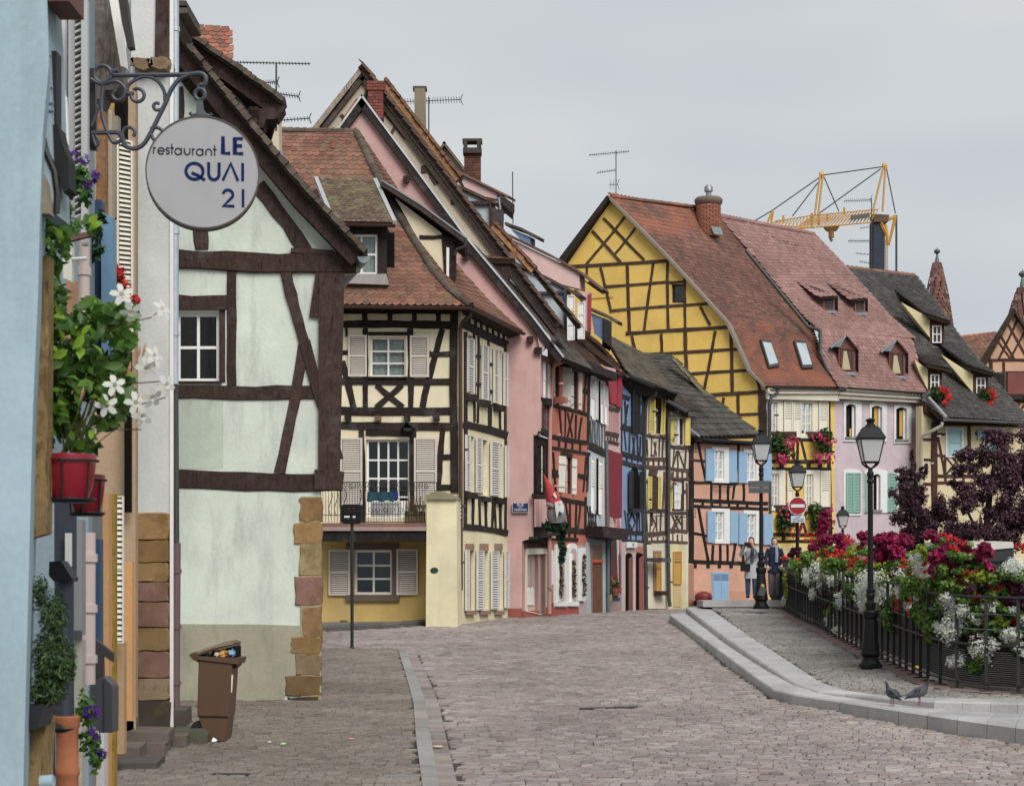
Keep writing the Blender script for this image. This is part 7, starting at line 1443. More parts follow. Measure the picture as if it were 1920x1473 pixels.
def wire(pts, r=.013, name='scroll', smooth=True):
 # Catmull-Rom through the points
 q = [pts[0]]+list(pts)+[pts[-1]]; out = []
 for i in range(1, len(q)-2):
  for k in range(6):
   t = k/6; p0, p1, p2, p3 = q[i-1], q[i], q[i+1], q[i+2]
   out.append(tuple(.5*((2*p1[j])+(-p0[j]+p2[j])*t+(2*p0[j]-5*p1[j]+4*p2[j]-p3[j])*t*t+(-p0[j]+3*p1[j]-3*p2[j]+p3[j])*t**3) for j in (0, 1)))
 out.append(pts[-1]); mb = MB(); mb.tube([W(*zS(*p), SY) for p in out], r, 7); return mb.obj(name, WI, BR, smooth=True)
wire([(655, 390), (622, 395), (625, 412), (660, 416), (950, 414), (1060, 411)], .015, 'bar'); wire([(1050, 411), (1110, 406), (1137, 430), (1130, 466), (1108, 470)], .015, 'hook')
wire([(1050, 411), (990, 440), (945, 500), (915, 570), (880, 640), (830, 740), (790, 800), (740, 822), (690, 805), (678, 765), (655, 735), (600, 732), (505, 736)], .015, 'brace')
wire(arc(567, 410, 47, 47, 0, 360, 12), .012); wire([(500, 435), (560, 465), (640, 450), (690, 490), (675, 545), (640, 552), (620, 525), (645, 500)], .012); wire([(740, 515), (705, 515), (715, 465), (790, 425), (860, 440), (905, 500), (912, 560)], .012)
wire(arc(760, 526, 36, 36, 200, -120, 12)+[(738, 500)], .012); wire([(880, 575), (862, 570), (848, 585), (860, 608), (890, 606)], .011); wire([(830, 712), (870, 705), (900, 730), (885, 768), (850, 770), (835, 740)], .012); wire([(735, 755), (745, 730), (725, 705), (690, 710), (675, 745), (690, 790)], .012)
wire([(570, 480), (560, 560), (565, 640), (590, 720), (625, 785), (665, 778), (672, 755)], .013); wire([(565, 470), (555, 560), (520, 660), (505, 700)], .009); wire([(520, 735), (545, 780), (530, 805), (508, 735)], .01); wire(arc(1105, 522, 28, 30, 0, 360, 12), .013, 'ring'); wire(arc(1112, 482, 16, 16, 0, 360, 10), .009, 'ring')
mb = MB(); mb.prism([sp(1090, 560, .02), sp(1120, 560, .02), sp(1130, 640, .02), sp(1082, 640, .02)], [sp(1090, 560, -.02), sp(1120, 560, -.02), sp(1130, 640, -.02), sp(1082, 640, -.02)]); mb.obj('hanger', WI, BR); mb = MB(); mb.tube([sp(1050, 625, 0), sp(1060, 640, 0), sp(1110, 632, 0), sp(1160, 640, 0), sp(1170, 625, 0)], .012, 6); mb.obj('hanger_foot', WI, BR)
panel(FR(SY+.05), BR, [(166, 128), (178, 128), (180, 280), (168, 280)], IRON, -.05, 0, 'wall_plate')
# ================================================================== POT PLANTS ON THE LEFT WALL
MG = leafmat('mandevilla', '2f4c1d', '577f2b', '93b03c', .45, .32);
def leaf_mesh(s, asp, mat, name, bend=.25):
 mb = MB(); pts = [(-.5, 0), (-.25, .3), (.1, .36), (.5, 0), (.1, -.36), (-.25, -.3)]; V = lambda x, y: Vector((x*s*asp, y*s, -bend*s*x*x*2+abs(y)*s*.22))
 mb.add([V(*p) for p in pts]+[V(-.2, 0), V(.12, 0)], [(0, 6, 1), (1, 6, 7, 2), (2, 7, 3), (0, 5, 6), (5, 4, 7, 6), (4, 3, 7)]); mb.r = [random.uniform(.05, .95)]*len(mb.f); return mb.mesh(name, mat, smooth=True)
def put(o, p, nrm, rnd, sc=1.0):
 nrm = Vector(nrm).normalized(); t = nrm.cross(Vector((rnd.gauss(0, 1), rnd.gauss(0, 1), rnd.gauss(0, 1)))).normalized(); b = nrm.cross(t); o.matrix_basis = Matrix(((t.x*sc, b.x*sc, nrm.x*sc, p.x), (t.y*sc, b.y*sc, nrm.y*sc, p.y), (t.z*sc, b.z*sc, nrm.z*sc, p.z), (0, 0, 0, 1)))
MV = thing('mandevilla_plant', 'leafy climbing plant with white trumpet flowers growing from the red pots', 'plant', W(130, 850, 9.5)); rnd = random.Random(11)
lm_ = [leaf_mesh(.058, 1.5, MG, 'leaf', b) for b in (.1, .3, .5, .25, .15)]
cl = [(105, 420, 40, 45, 24), (100, 470, 28, 40, 14), (100, 560, 25, 35, 14), (120, 640, 45, 50, 44), (180, 600, 45, 40, 36), (110, 720, 40, 60, 50), (170, 700, 50, 50, 46), (230, 620, 25, 40, 18), (215, 720, 35, 60, 26), (110, 790, 40, 40, 28), (160, 830, 25, 20, 8), (240, 590, 20, 20, 8), (205, 780, 30, 25, 10), (170, 420, 12, 16, 5)]
for (x, y, rx, ry, n) in cl:
 for _ in range(n):
  a = rnd.random()*6.28; q = math.sqrt(rnd.random()); p = W(x+math.cos(a)*rx*q, y+math.sin(a)*ry*q, 9.5+rnd.uniform(-.22, .3)); o = bpy.data.objects.new('leaf', rnd.choice(lm_)); link(o, MV); put(o, p, (rnd.gauss(.2, .6), rnd.gauss(-1, .4), rnd.gauss(.6, .5)), rnd, rnd.uniform(.6, 1.25))
_f = MB()
for (x, y, rx, ry, n) in cl:
 c0 = W(x, y, 9.62)
 for _ in range(n*3):
  a = rnd.random()*6.28; q = math.sqrt(rnd.random())*1.05; p = W(x+math.cos(a)*rx*q, y+math.sin(a)*ry*q, 9.6+rnd.uniform(-.15, .35)); nr_ = Vector((rnd.gauss(.2, .6), rnd.gauss(-1, .5), rnd.gauss(.5, .5))).normalized(); t_ = nr_.orthogonal().normalized(); t_ = Matrix.Rotation(rnd.random()*6.28, 3, nr_) @ t_; b_ = nr_.cross(t_); s = rnd.uniform(.02, .036); _f.tag = rnd.uniform(.02, .8)
  _f.add([p-t_*s*1.3, p-t_*s*.3+b_*s*.75+nr_*s*.2, p+t_*s*1.4-nr_*s*.3, p-t_*s*.3-b_*s*.75+nr_*s*.2, p], [(0, 1, 4), (1, 2, 4), (2, 3, 4), (3, 0, 4)])
_f.obj('inner_leaves', MG, MV, kind='stuff')
for k in range(14):
 x, y = rnd.choice(cl)[:2]; mb = MB(); mb.tube([W(128+rnd.uniform(-15, 15), 850, 9.5), W((x+128)/2+rnd.uniform(-20, 20), (y+850)/2, 9.5+rnd.uniform(-.1, .1)), W(x+rnd.uniform(-10, 30), y, 9.5+rnd.uniform(-.1, .2))], [.006, .005, .002], 5); mb.obj('stem', timber('5a5a2c'), MV)
for a, b, c in (((180, 740), (230, 720), (300, 715)), ((160, 800), (220, 770), (310, 745)), ((170, 840), (215, 805), (265, 805)), ((200, 620), (240, 605), (285, 595)), ((190, 690), (240, 690), (262, 690))): mb = MB(); mb.tube([W(*p, 9.4) for p in (a, b, c)], .003, 5); mb.obj('stem', timber('5a4a2c'), MV)
TRW = leafmat('trumpet', 'dfe0d6', 'f2f2ec', 'f0e8b8', .5, .35)
def trumpet(px, py, Y, d, s):
 p = W(px, py, Y); d = Vector(d).normalized(); t = d.orthogonal().normalized(); b = d.cross(t); mb = MB(); rings = []
 for v, r in ((-.95, .03), (-.6, .06), (-.3, .12), (0, .2), (.08, .3)): rings.append([p+d*s*v+(t*math.cos(k*math.pi/5)+b*math.sin(k*math.pi/5))*s*r for k in range(10)])
 mb.tag = .95; mb.loft(rings[:3], False); mb.tag = .4; mb.loft(rings[2:], False)
 for k in range(5):
  a = k*2*math.pi/5; u = t*math.cos(a)+b*math.sin(a); v = t*math.cos(a+1.2)+b*math.sin(a+1.2); w_ = d; q0 = p+d*s*.05; mb.tag = .45
  mb.add([q0+u*s*.2, q0+u*s*.5-v*s*.06, q0+u*s*.72+v*s*.12-w_*s*.08, q0+u*s*.62+v*s*.46-w_*s*.12, q0+u*s*.3+v*s*.48-w_*s*.03, q0+v*s*.26], [(0, 1, 2, 3, 4, 5)])
 mb.obj('flower', TRW, MV, smooth=True)
for px, py, d in ((228, 552, (.4, -1, .2)), (246, 585, (.2, -.8, -.6)), (305, 580, (1, -.6, .5)), (290, 668, (1, -.7, .3)), (275, 690, (.5, -1, -.2)), (312, 722, (1, -.8, -.1)), (255, 755, (.3, -1, 0)), (285, 745, (.8, -.8, -.5)), (268, 780, (.6, -.9, -.4)), (200, 760, (.1, -1, 0)), (215, 722, (.3, -1, .3))): trumpet(px, py, 9.3, d, .068)
for px, py in ((261, 660), (271, 655), (243, 690), (155, 735)): mb = MB(); mb.tube([W(px-4, py+14, 9.3), W(px, py, 9.3), W(px+2, py-12, 9.3)], [.004, .008, .002], 6); mb.obj('bud', plaster('b98a6a', .2), MV)
REDP = paint('8e1526', .25, .05)
for lab, (x, y, w, h, Y) in (('front glossy red flower pot in a wire ring holder', (129, 893, 51, 82, 9.4)), ('second red flower pot half hidden behind the first', (163, 925, 34, 70, 9.9))):
 t = thing('flower_pot', lab, 'pot', W(x, y+h/2, Y), 'red pots on the wall'); c = W(x, y+h/2, Y); H_ = h/F*Y; R_ = w/F*Y; mb = MB(); mb.lathe(c, [(R_*.72, 0), (R_*.86, H_*.25), (R_*.97, H_*.7), (R_, H_*.94), (R_*.98, H_), (R_*.9, H_), (R_*.88, H_*.93)], 28); mb.obj('pot', REDP, t, smooth=True)
 mb = MB(); mb.lathe(c, [(R_*.86, H_*.9), (R_*.1, H_*.92)], 16); mb.obj('soil', plaster('2f241c', .3), t); mb = MB(); mb.lathe(c+Vector((0, 0, -.02)), [(R_*.85, 0), (R_*.98, .012), (R_*.98, .02)], 24); mb.obj('saucer', paint('24222a', .4), t, smooth=True)
 mb = MB(); mb.tube([c+Vector((math.cos(a)*R_*1.08, math.sin(a)*R_*1.08, H_*.86)) for a in np.linspace(0, 2*math.pi, 24, False)], .005, 6, closed=True); mb.tube([c+Vector((math.cos(a)*R_*.95, math.sin(a)*R_*.95, -.005)) for a in np.linspace(0, 2*math.pi, 24, False)], .005, 6, closed=True)
 for a in (-1.57, -.6, -2.5): mb.tube([c+Vector((math.cos(a)*R_*1.08, math.sin(a)*R_*1.08, H_*.86)), c+Vector((math.cos(a)*R_*.95, math.sin(a)*R_*.95, -.01))], .005, 6)
 mb.obj('wire_holder', IRON, t)
ROS = leafmat('rosemary', '26371f', '49633a', '6f865a'); rs = thing('rosemary_plant', 'bushy rosemary in a dark trough on the pale blue house', 'plant', W(85, 1340, 9.2)); mb = MB(); r = random.Random(4)
for x, y, rx, ry, n in ((95, 1230, 34, 60, 2600), (100, 1150, 26, 50, 1100), (88, 1290, 40, 35, 1500), (120, 1240, 22, 50, 1100), (72, 1110, 14, 40, 300)): leaves(mb, W(x, y, 9.3), (rx/F*9.3, .16, ry/F*9.3), int(n*1.5), .0085, r, asp=4.2, shell=.25, up=.8)
mb.obj('foliage', ROS, rs); lb_(rs, z3, [(130, 1040), (235, 1040), (205, 1160), (135, 1185)], 9.15, paint('2c2d31', .4), .25, 'trough')
VF = leafmat('violet', '3b1f63', '5a2f86', '7a52a3'); LG2 = leafmat('green2', '2a4a22', '4f7a34', '86a552')
for lab, pts, bl in (('trailing plant with violet flowers below the mailbox', ((160, 1330, 22, 40), (170, 1385, 20, 40), (182, 1420, 12, 30)), ((183, 1335), (178, 1375), (190, 1415), (165, 1335), (176, 1330))), ('upper violet flowering plant under the black window guard', ((150, 330, 20, 30), (158, 360, 16, 30), (130, 350, 12, 30)), ((140, 292), (158, 300), (162, 345), (178, 330)))):
 t = thing('violet_plant', lab, 'plant', W(pts[-1][0], pts[-1][1]+30, 10.6), 'violet flowers on the wall'); mb = MB(); r = random.Random(len(lab))
 for x, y, rx, ry in pts: leaves(mb, W(x, y, 10.5), (rx/F*10.5, .1, ry/F*10.5), 110, .032, r, shell=.2)
 mb.obj('foliage', LG2, t); mb = MB()
 for x, y in bl: blossoms(mb, W(x, y, 10.35), (.025, .02, .03), 12, .035, r)
 mb.obj('flowers', VF, t, kind='stuff')
 mb = MB(); mb.tube([W(x, y, 10.5) for x, y, _, _ in pts], .005, 5); mb.obj('stem', timber('4a5a2c'), t)
t = thing('ivy_plant', 'thin ivy trailing down beside the blue shutter', 'plant', W(165, 520, 12.9)); mb = MB(); r = random.Random(8)
for x, y in ((175, 420), (165, 450), (172, 480), (160, 500), (180, 440), (190, 410), (185, 470)): leaves(mb, W(x, y, 12.9), (.05, .04, .06), 30, .04, r, shell=.2)
mb.obj('foliage', leafmat('ivy', '25402a', '3f6140', '5a7a52'), t); mb = MB(); mb.tube([W(190, 405, 12.9), W(172, 460, 12.9), W(160, 505, 12.9)], .004, 5); mb.obj('stem', timber('4a5a2c'), t)
t = thing('red_geranium', 'bright red geranium heads beside the cream louvred shutter', 'flowers', W(228, 570, 14)); mb = MB(); r = random.Random(9)
for x, y, q in ((224, 512, 1), (234, 537, 1), (255, 563, .8), (216, 500, .6)): blossoms(mb, W(x, y, 13.8), (.045*q, .04, .045*q), 46, .035, r, shell=.5)
mb.obj('flowers', REDF, t, kind='stuff'); mb = MB(); leaves(mb, W(222, 530, 14), (.05, .05, .1), 40, .05, r); mb.tube([W(222, 570, 14), W(222, 530, 14), W(226, 515, 13.9)], .005, 5); mb.obj('foliage', GREEN, t)
# ================================================================== STREET LAMPS
LMP = paint('151618', .55, .12, .25)
def lamp(label, px, ybase, ytop, Y, detail=True, extra=None):
 t = thing('street_lamp', label, 'street lamp', W(px, ybase, Y), 'black lantern lamps along the quay'); c = W(px, ybase, Y); u = (ybase-ytop)/1380/F*Y; z = lambda y: (1420-y)*u
 n = 8
 mb = MB(); mb.lathe(c, [(65*u, 0), (65*u, z(1402)), (58*u, z(1396)), (46*u, z(1378)), (43*u, z(1362)), (56*u, z(1346)), (52*u, z(1328)), (44*u, z(1270)), (37*u, z(1190)), (33*u, z(1150)), (40*u, z(1142)), (43*u, z(1112)), (38*u, z(1104)), (24*u, z(1098))], n); mb.obj('base', LMP, t)
 mb = MB(); mb.lathe(c, [(24*u, z(1100)), (30*u, z(1078)), (30*u, z(1062)), (20*u, z(1052)), (20*u, z(1035)), (26*u, z(1026)), (26*u, z(1016)), (20*u, z(1008)), (25*u, z(994)), (24*u, z(988)), (16*u, z(984)), (15*u, z(700)), (14*u, z(400)), (21*u, z(394)), (21*u, z(386)), (14*u, z(376)), (19*u, z(350)), (19*u, z(340)), (13*u, z(332)), (12*u, z(315))], 12); mb.obj('post', LMP, t, smooth=True)
 arms = MB()
 for a in (.785, 2.356, 3.927, 5.498): arms.tube([c+Vector((0, 0, z(318))), c+Vector((math.cos(a)*22*u, math.sin(a)*22*u, z(312))), c+Vector((math.cos(a)*46*u, math.sin(a)*46*u, z(296))), c+Vector((math.cos(a)*57*u, math.sin(a)*57*u, z(284)))], 5*u, 6)
 arms.obj('lantern_arms', LMP, t, kind='stuff')
 def sq(h, y): return [c+Vector((sx*h*u, sy*h*u, z(y))) for sx, sy in ((-1, -1), (1, -1), (1, 1), (-1, 1))]
 b, tp = sq(40, 283), sq(65, 158); lan = MB();
 for k in range(4): lan.tube([b[k], tp[k]], 3.5*u, 5); lan.tube([b[k], b[(k+1) % 4]], 4*u, 5)
 lf = lan.obj('lantern', LMP, t)
 for k in range(4): g_ = MB(); i = (k+1) % 4; cen = (b[k]+b[i]+tp[k]+tp[i])/4-c; g_.quad(b[k].lerp(c+Vector((0, 0, z(283))), .03), b[i].lerp(c+Vector((0, 0, z(283))), .03), tp[i].lerp(c+Vector((0, 0, z(158))), .03), tp[k].lerp(c+Vector((0, 0, z(158))), .03)); g_.obj('pane', frosted(), lf)
 roof = MB(); roof.loft([sq(68, 160), sq(74, 152), sq(72, 146), sq(56, 118), sq(42, 92), sq(34, 86)]); roof.obj('lantern_roof', LMP, t)
 mb = MB(); mb.lathe(c, [(32*u, z(88)), (28*u, z(78)), (19*u, z(70)), (19*u, z(60)), (27*u, z(54)), (28*u, z(49)), (16*u, z(42)), (4*u, z(38))], 12); mb.obj('lantern_cap', LMP, t, smooth=True)
 return t
lamp('tall black street lamp on the raised pavement in front of the railing', 1632, 1251, 784, 28.0)
l2 = lamp('black street lamp in front of the peach house with traffic plates', 1427, 1141, 804, 44.0)
l3 = lamp('black street lamp carrying the red no-entry sign', 1495, 1150, 862, 52)
lamp('small far street lamp in front of the lilac house', 1580, 1155, 949, 67); lamp('far street lamp half hidden in the purple tree', 1881, 1165, 966, 64)
f44 = FR(43.8)
pt_ = thing('direction_plates', 'pair of grey metal plates seen edge-on across the lamp post', 'sign', W(1424, 920, 43.8))
for q in (rect(1403, 901, 1443, 913), rect(1404, 914, 1443, 924)): panel(f44, pt_, q, metal('55585a', .5, .3), -.03, 0, 'plate')
bx_ = thing('leaflet_box', 'tilted dark grey box strapped to the lamp post foot', 'box', W(1428, 1115, 43.5)); panel(FR(43.55), bx_, [(1427, 1098), (1437, 1102), (1433, 1117), (1421, 1115)], paint('4c4d50', .5), -.15, 0, 'box'); panel(FR(43.56), bx_, [(1428, 1094), (1433, 1095), (1433, 1101), (1427, 1099)], paint('c9a52c', .5), -.1, 0, 'yellow_leaflet')
ne = thing('no_entry_sign', 'round red no-entry sign with white bar', 'sign', W(1495, 965, 51.6)); ncc = W(1495.5, 948, 51.6); nr = 17/F*51.6
def dsk(r, o0, o1, cc, n=40):
 mb = MB(); A0 = [cc+Vector((math.cos(a)*r, -o0, math.sin(a)*r)) for a in np.linspace(0, 2*math.pi, n, False)]; B0 = [p+Vector((0, o0-o1, 0)) for p in A0]; mb.add(A0+B0, [(i, (i+1) % n, n+(i+1) % n, n+i) for i in range(n)]+[tuple(range(n)), tuple(range(n, 2*n))]); return mb
dsk(nr, 0, .02, ncc).obj('rim', WHITE, ne); dsk(nr*.93, .015, .026, ncc).obj('face', paint('9c1522', .35, .02), ne); mb = MB(); mb.box(ncc+Vector((0, -.028, 0)), nr*1.5, .008, nr*.36); mb.obj('bar', paint('d5dade', .4, .02), ne)
sp_ = thing('sign_plate', 'small white plate reading SAUF VEHICULES AUTORISES under the no-entry sign', 'sign', W(1496, 978, 51.6)); f51 = FR(51.6); panel(f51, sp_, rect(1483, 966.5, 1509, 979), paint('c3cfda', .4, .05), 0, .02, 'plate'); NK = paint('22304a', .5, 0)
text(sp_, f51, 'SAUF', 1496, 969.3, 2.6, NK, .023, wfit=9); text(sp_, f51, 'VEHICULES', 1496, 973, 2.6, NK, .023, wfit=21); text(sp_, f51, 'AUTORISES', 1496, 976.5, 2.6, NK, .023, wfit=21)
# back of a traffic sign on its slim black pole
gp = ground(660, 1216); ts = thing('traffic_sign', 'back of a square black traffic sign on a thin pole', 'sign', gp); fp = FR(gp.y)
mb = MB(); mb.tube([gp, W(660, 980, gp.y)], .03, 8); mb.obj('pole', IRON, ts, smooth=True); mb = MB(); mb.lathe(gp, [(.05, 0), (.045, .03), (.03, .04)], 10); mb.obj('foot', IRON, ts)
ring = []
for cx_, cy_, a0 in ((673, 950, -90), (673, 977, 0), (646, 977, 90), (646, 950, 180)): ring += [(cx_+5*math.cos(math.radians(a0+k*22.5)), cy_+5*math.sin(math.radians(a0+k*22.5))) for k in range(5)]
mb = MB(); slab(mb, fp, ring, .02, .06); mb.obj('plate', paint('121214', .35, .05), ts)
for q in (rect(646, 967, 656, 972), rect(662, 967, 667, 972)): panel(fp, ts, q, WHITE, .06, .063, 'sticker')
for x, y in ((654, 953), (664, 953), (654, 973), (664, 973)): mb = MB(); mb.box(fp.pt(x, y, .065), .012, .012, .012); mb.obj('bolt', ZINC, ts)
for y in (958, 970): panel(fp, ts, rect(643, y, 676, y+1.6), IRON, .06, .075, 'clamp')
# ================================================================== QUAY RAILING AND ITS FLOWERS
RL = thing('quay_railing', 'dark iron railing curving along the flowered quay', 'railing', rail[8]); RH = 1.22
RM = paint('2b2a2a', .5, .15, .4)
def railpt(d, dz=0.0): return poly_at(rail, d)+Vector((0, 0, dz))
for dz, r_ in ((RH, .022), (.6, .02), (.1, .016)):
 for k in range(13): mb = MB(); mb.tube([rail[k]+Vector((0, 0, dz)), rail[k+1]+Vector((0, 0, dz))], r_, 6); mb.obj('rail', RM, RL)
for dz in (.8, 1.0):
 mb = MB(); mb.tube([p+Vector((0, 0, dz)) for p in rail], .005, 4); mb.obj('wire', ZINC, RL)
Lr = [0]
for i in range(len(rail)-1): Lr.append(Lr[-1]+(rail[i+1]-rail[i]).length)
pm = None
tot = Lr[-1]; npost = int(tot/.5)
for k in range(npost+1):
 d = tot*k/npost; i = min(len(rail)-2, max(0, sum(1 for x in Lr if x <= d)-1)); p = rail[i].lerp(rail[i+1], (d-Lr[i])/(Lr[i+1]-Lr[i]))
 if pm is None:
  q = MB(); q.box((0, 0, RH/2), .045, .02, RH); q.box((0, 0, .01), .16, .1, .02); pm = q.mesh('post', RM)
 o = bpy.data.objects.new('post', pm); link(o, RL); o.location = p
MESH_M = paint('222323', .8, .1)
for k in range(13):
 a, b = rail[k]+Vector((.12, .06, 0)), rail[k+1]+Vector((.12, .06, 0)); mb = MB()
 for j in range(18): z0 = .1+j*.027; mb.prism([a+Vector((0, 0, z0)), b+Vector((0, 0, z0)), b+Vector((0, 0, z0+.014)), a+Vector((0, 0, z0+.014))], [p+Vector((.012, .012, .006)) for p in (a+Vector((0, 0, z0)), b+Vector((0, 0, z0)), b+Vector((0, 0, z0+.014)), a+Vector((0, 0, z0+.014)))])
 mb.obj('infill_slats', MESH_M, RL, kind='stuff')
WHF = leafmat('whitefl', 'c6cabd', 'ebede6', 'dfe2c9', .6, .3); COL_ = leafmat('coleus', '5a1230', '9c1c50', 'c23c72', .5, .3); COLD = leafmat('coleusdark', '2a0d1c', '4a1530', '6b1d3c', .5); GYL = leafmat('lime', '6f8428', 'a3b444', 'c8cd66', .5, .3); GRN = leafmat('green3', '425f2a', '739548', 'b3bd60', .5, .35)
def yrail(px): return interp(px, [p[0] for p in rail_px], [p.y for p in rail])
FL = [('w', 600, 430, 105, 100), ('w', 1010, 510, 165, 105), ('w', 740, 580, 75, 55), ('w', 1250, 320, 70, 55), ('w', 1460, 700, 95, 140), ('w', 1640, 930, 85, 120), ('w', 1850, 350, 80, 85), ('w', 1850, 790, 80, 60), ('w', 640, 690, 45, 55), ('w', 365, 560, 30, 60), ('w', 1120, 410, 60, 40), ('w', 1480, 960, 60, 60), ('w', 700, 770, 30, 40),
 ('c', 612, 120, 34, 110), ('c', 690, 215, 110, 65), ('c', 590, 215, 70, 40), ('c', 1080, 260, 120, 100), ('c', 1440, 300, 115, 130), ('c', 1650, 260, 55, 60), ('c', 1320, 160, 38, 35), ('c', 1690, 390, 40, 50), ('d', 1870, 470, 65, 110), ('d', 1850, 620, 60, 40), ('d', 645, 570, 42, 60), ('d', 420, 260, 40, 30), ('d', 1575, 850, 28, 70), ('c', 860, 190, 50, 50), ('d', 1130, 380, 60, 50), ('d', 1580, 480, 50, 40),
 ('r', 525, 175, 50, 35), ('r', 730, 290, 110, 40), ('r', 830, 330, 60, 35), ('r', 820, 180, 70, 30), ('r', 1110, 570, 45, 70), ('r', 1640, 680, 55, 45), ('r', 1215, 400, 50, 40), ('r', 345, 420, 28, 50), ('r', 1530, 460, 50, 35), ('r', 1690, 450, 45, 35), ('r', 1190, 610, 35, 60), ('r', 1410, 165, 40, 20), ('r', 1300, 310, 40, 30), ('r', 360, 320, 30, 30), ('r', 1880, 240, 20, 30), ('r', 700, 510, 30, 25), ('r', 1890, 690, 40, 40),
 ('g', 560, 285, 120, 60), ('g', 740, 350, 140, 55), ('g', 1290, 540, 130, 100), ('g', 1320, 700, 80, 140), ('g', 1070, 700, 75, 90), ('l', 380, 500, 40, 100), ('g', 1590, 530, 110, 60), ('g', 890, 450, 70, 110), ('g', 1480, 430, 120, 60), ('l', 1000, 350, 70, 40), ('l', 1300, 260, 60, 60), ('l', 1250, 500, 60, 50), ('g', 1730, 760, 80, 50), ('g', 1850, 420, 90, 80), ('g', 600, 430, 80, 80), ('g', 1010, 520, 130, 80), ('g', 1460, 700, 80, 120), ('g', 1640, 930, 70, 100), ('g', 740, 590, 60, 45), ('g', 1440, 330, 90, 100), ('g', 1080, 290, 90, 80), ('g', 690, 250, 90, 50), ('l', 1600, 400, 60, 50), ('g', 1170, 480, 60, 90), ('g', 650, 640, 40, 70), ('g', 1880, 860, 60, 90)]
FL += [('g', x, y, 70, 45) for x, y in ((470, 330), (560, 360), (660, 400), (800, 420), (950, 430), (1150, 460), (1350, 480), (1450, 520), (1750, 520), (1880, 560), (1000, 300), (880, 270), (1200, 340), (1380, 220), (1560, 330), (1740, 430), (1500, 250), (1830, 640), (1700, 620), (1400, 600), (920, 560), (820, 520), (1240, 640), (1560, 640))]+[('w', x, y, 60, 50) for x, y in ((520, 440), (680, 420), (890, 500), (1130, 520), (1260, 380), (1430, 580), (1530, 640), (1720, 850), (1900, 900), (1400, 760), (900, 620), (560, 520))]+[('r', x, y, 50, 30) for x, y in ((600, 280), (680, 330), (1000, 230), (1330, 380), (1560, 400), (1480, 220), (900, 300), (1750, 480), (470, 300), (1170, 330))]+[('l', x, y, 60, 40) for x, y in ((500, 300), (640, 330), (860, 360), (960, 380), (1200, 420), (1340, 300), (1420, 470), (1560, 560), (1250, 280), (1620, 450), (1700, 560), (800, 260), (560, 330))]
for _i in range(26):
 _p = poly_at(rail, (_i+.5)/26); _q = lambda dz: (((CX+F*(_p.x+.12)/_p.y)-1370)*3.491, ((HZ-F*(_p.z+dz-ZC)/_p.y)-960)*3.491)
 for _k, _z, _s in (('g', 1.0, 44), ('g', .78, 36), ('w' if _i % 3 else 'l', .92 if _i % 2 else 1.08, 40), ('r' if _i % 2 else 'g', 1.22, 32)): FL.append((_k, *_q(_z), _s*26/_p.y, _s*26/_p.y*.9))
bins = [1300, 1497, 1560, 1615, 1668, 1722, 1790, 1856, 2000]
plab = ['far planter with lime leaves and white trailing flowers at the railing end', 'planter with tall magenta coleus spire and white flowers beside the no-entry lamp', 'planter of red geraniums and white flowers just left of the tall lamp', 'planter of magenta coleus and white flowers behind the tall lamp', 'planter with green foliage and red geraniums right of the tall lamp', 'big planter of deep magenta coleus above white trailing flowers', 'planter with red geraniums over a white flower ball on the near railing', 'planter with dark purple coleus and white flowers at the right picture edge']
seed = 100
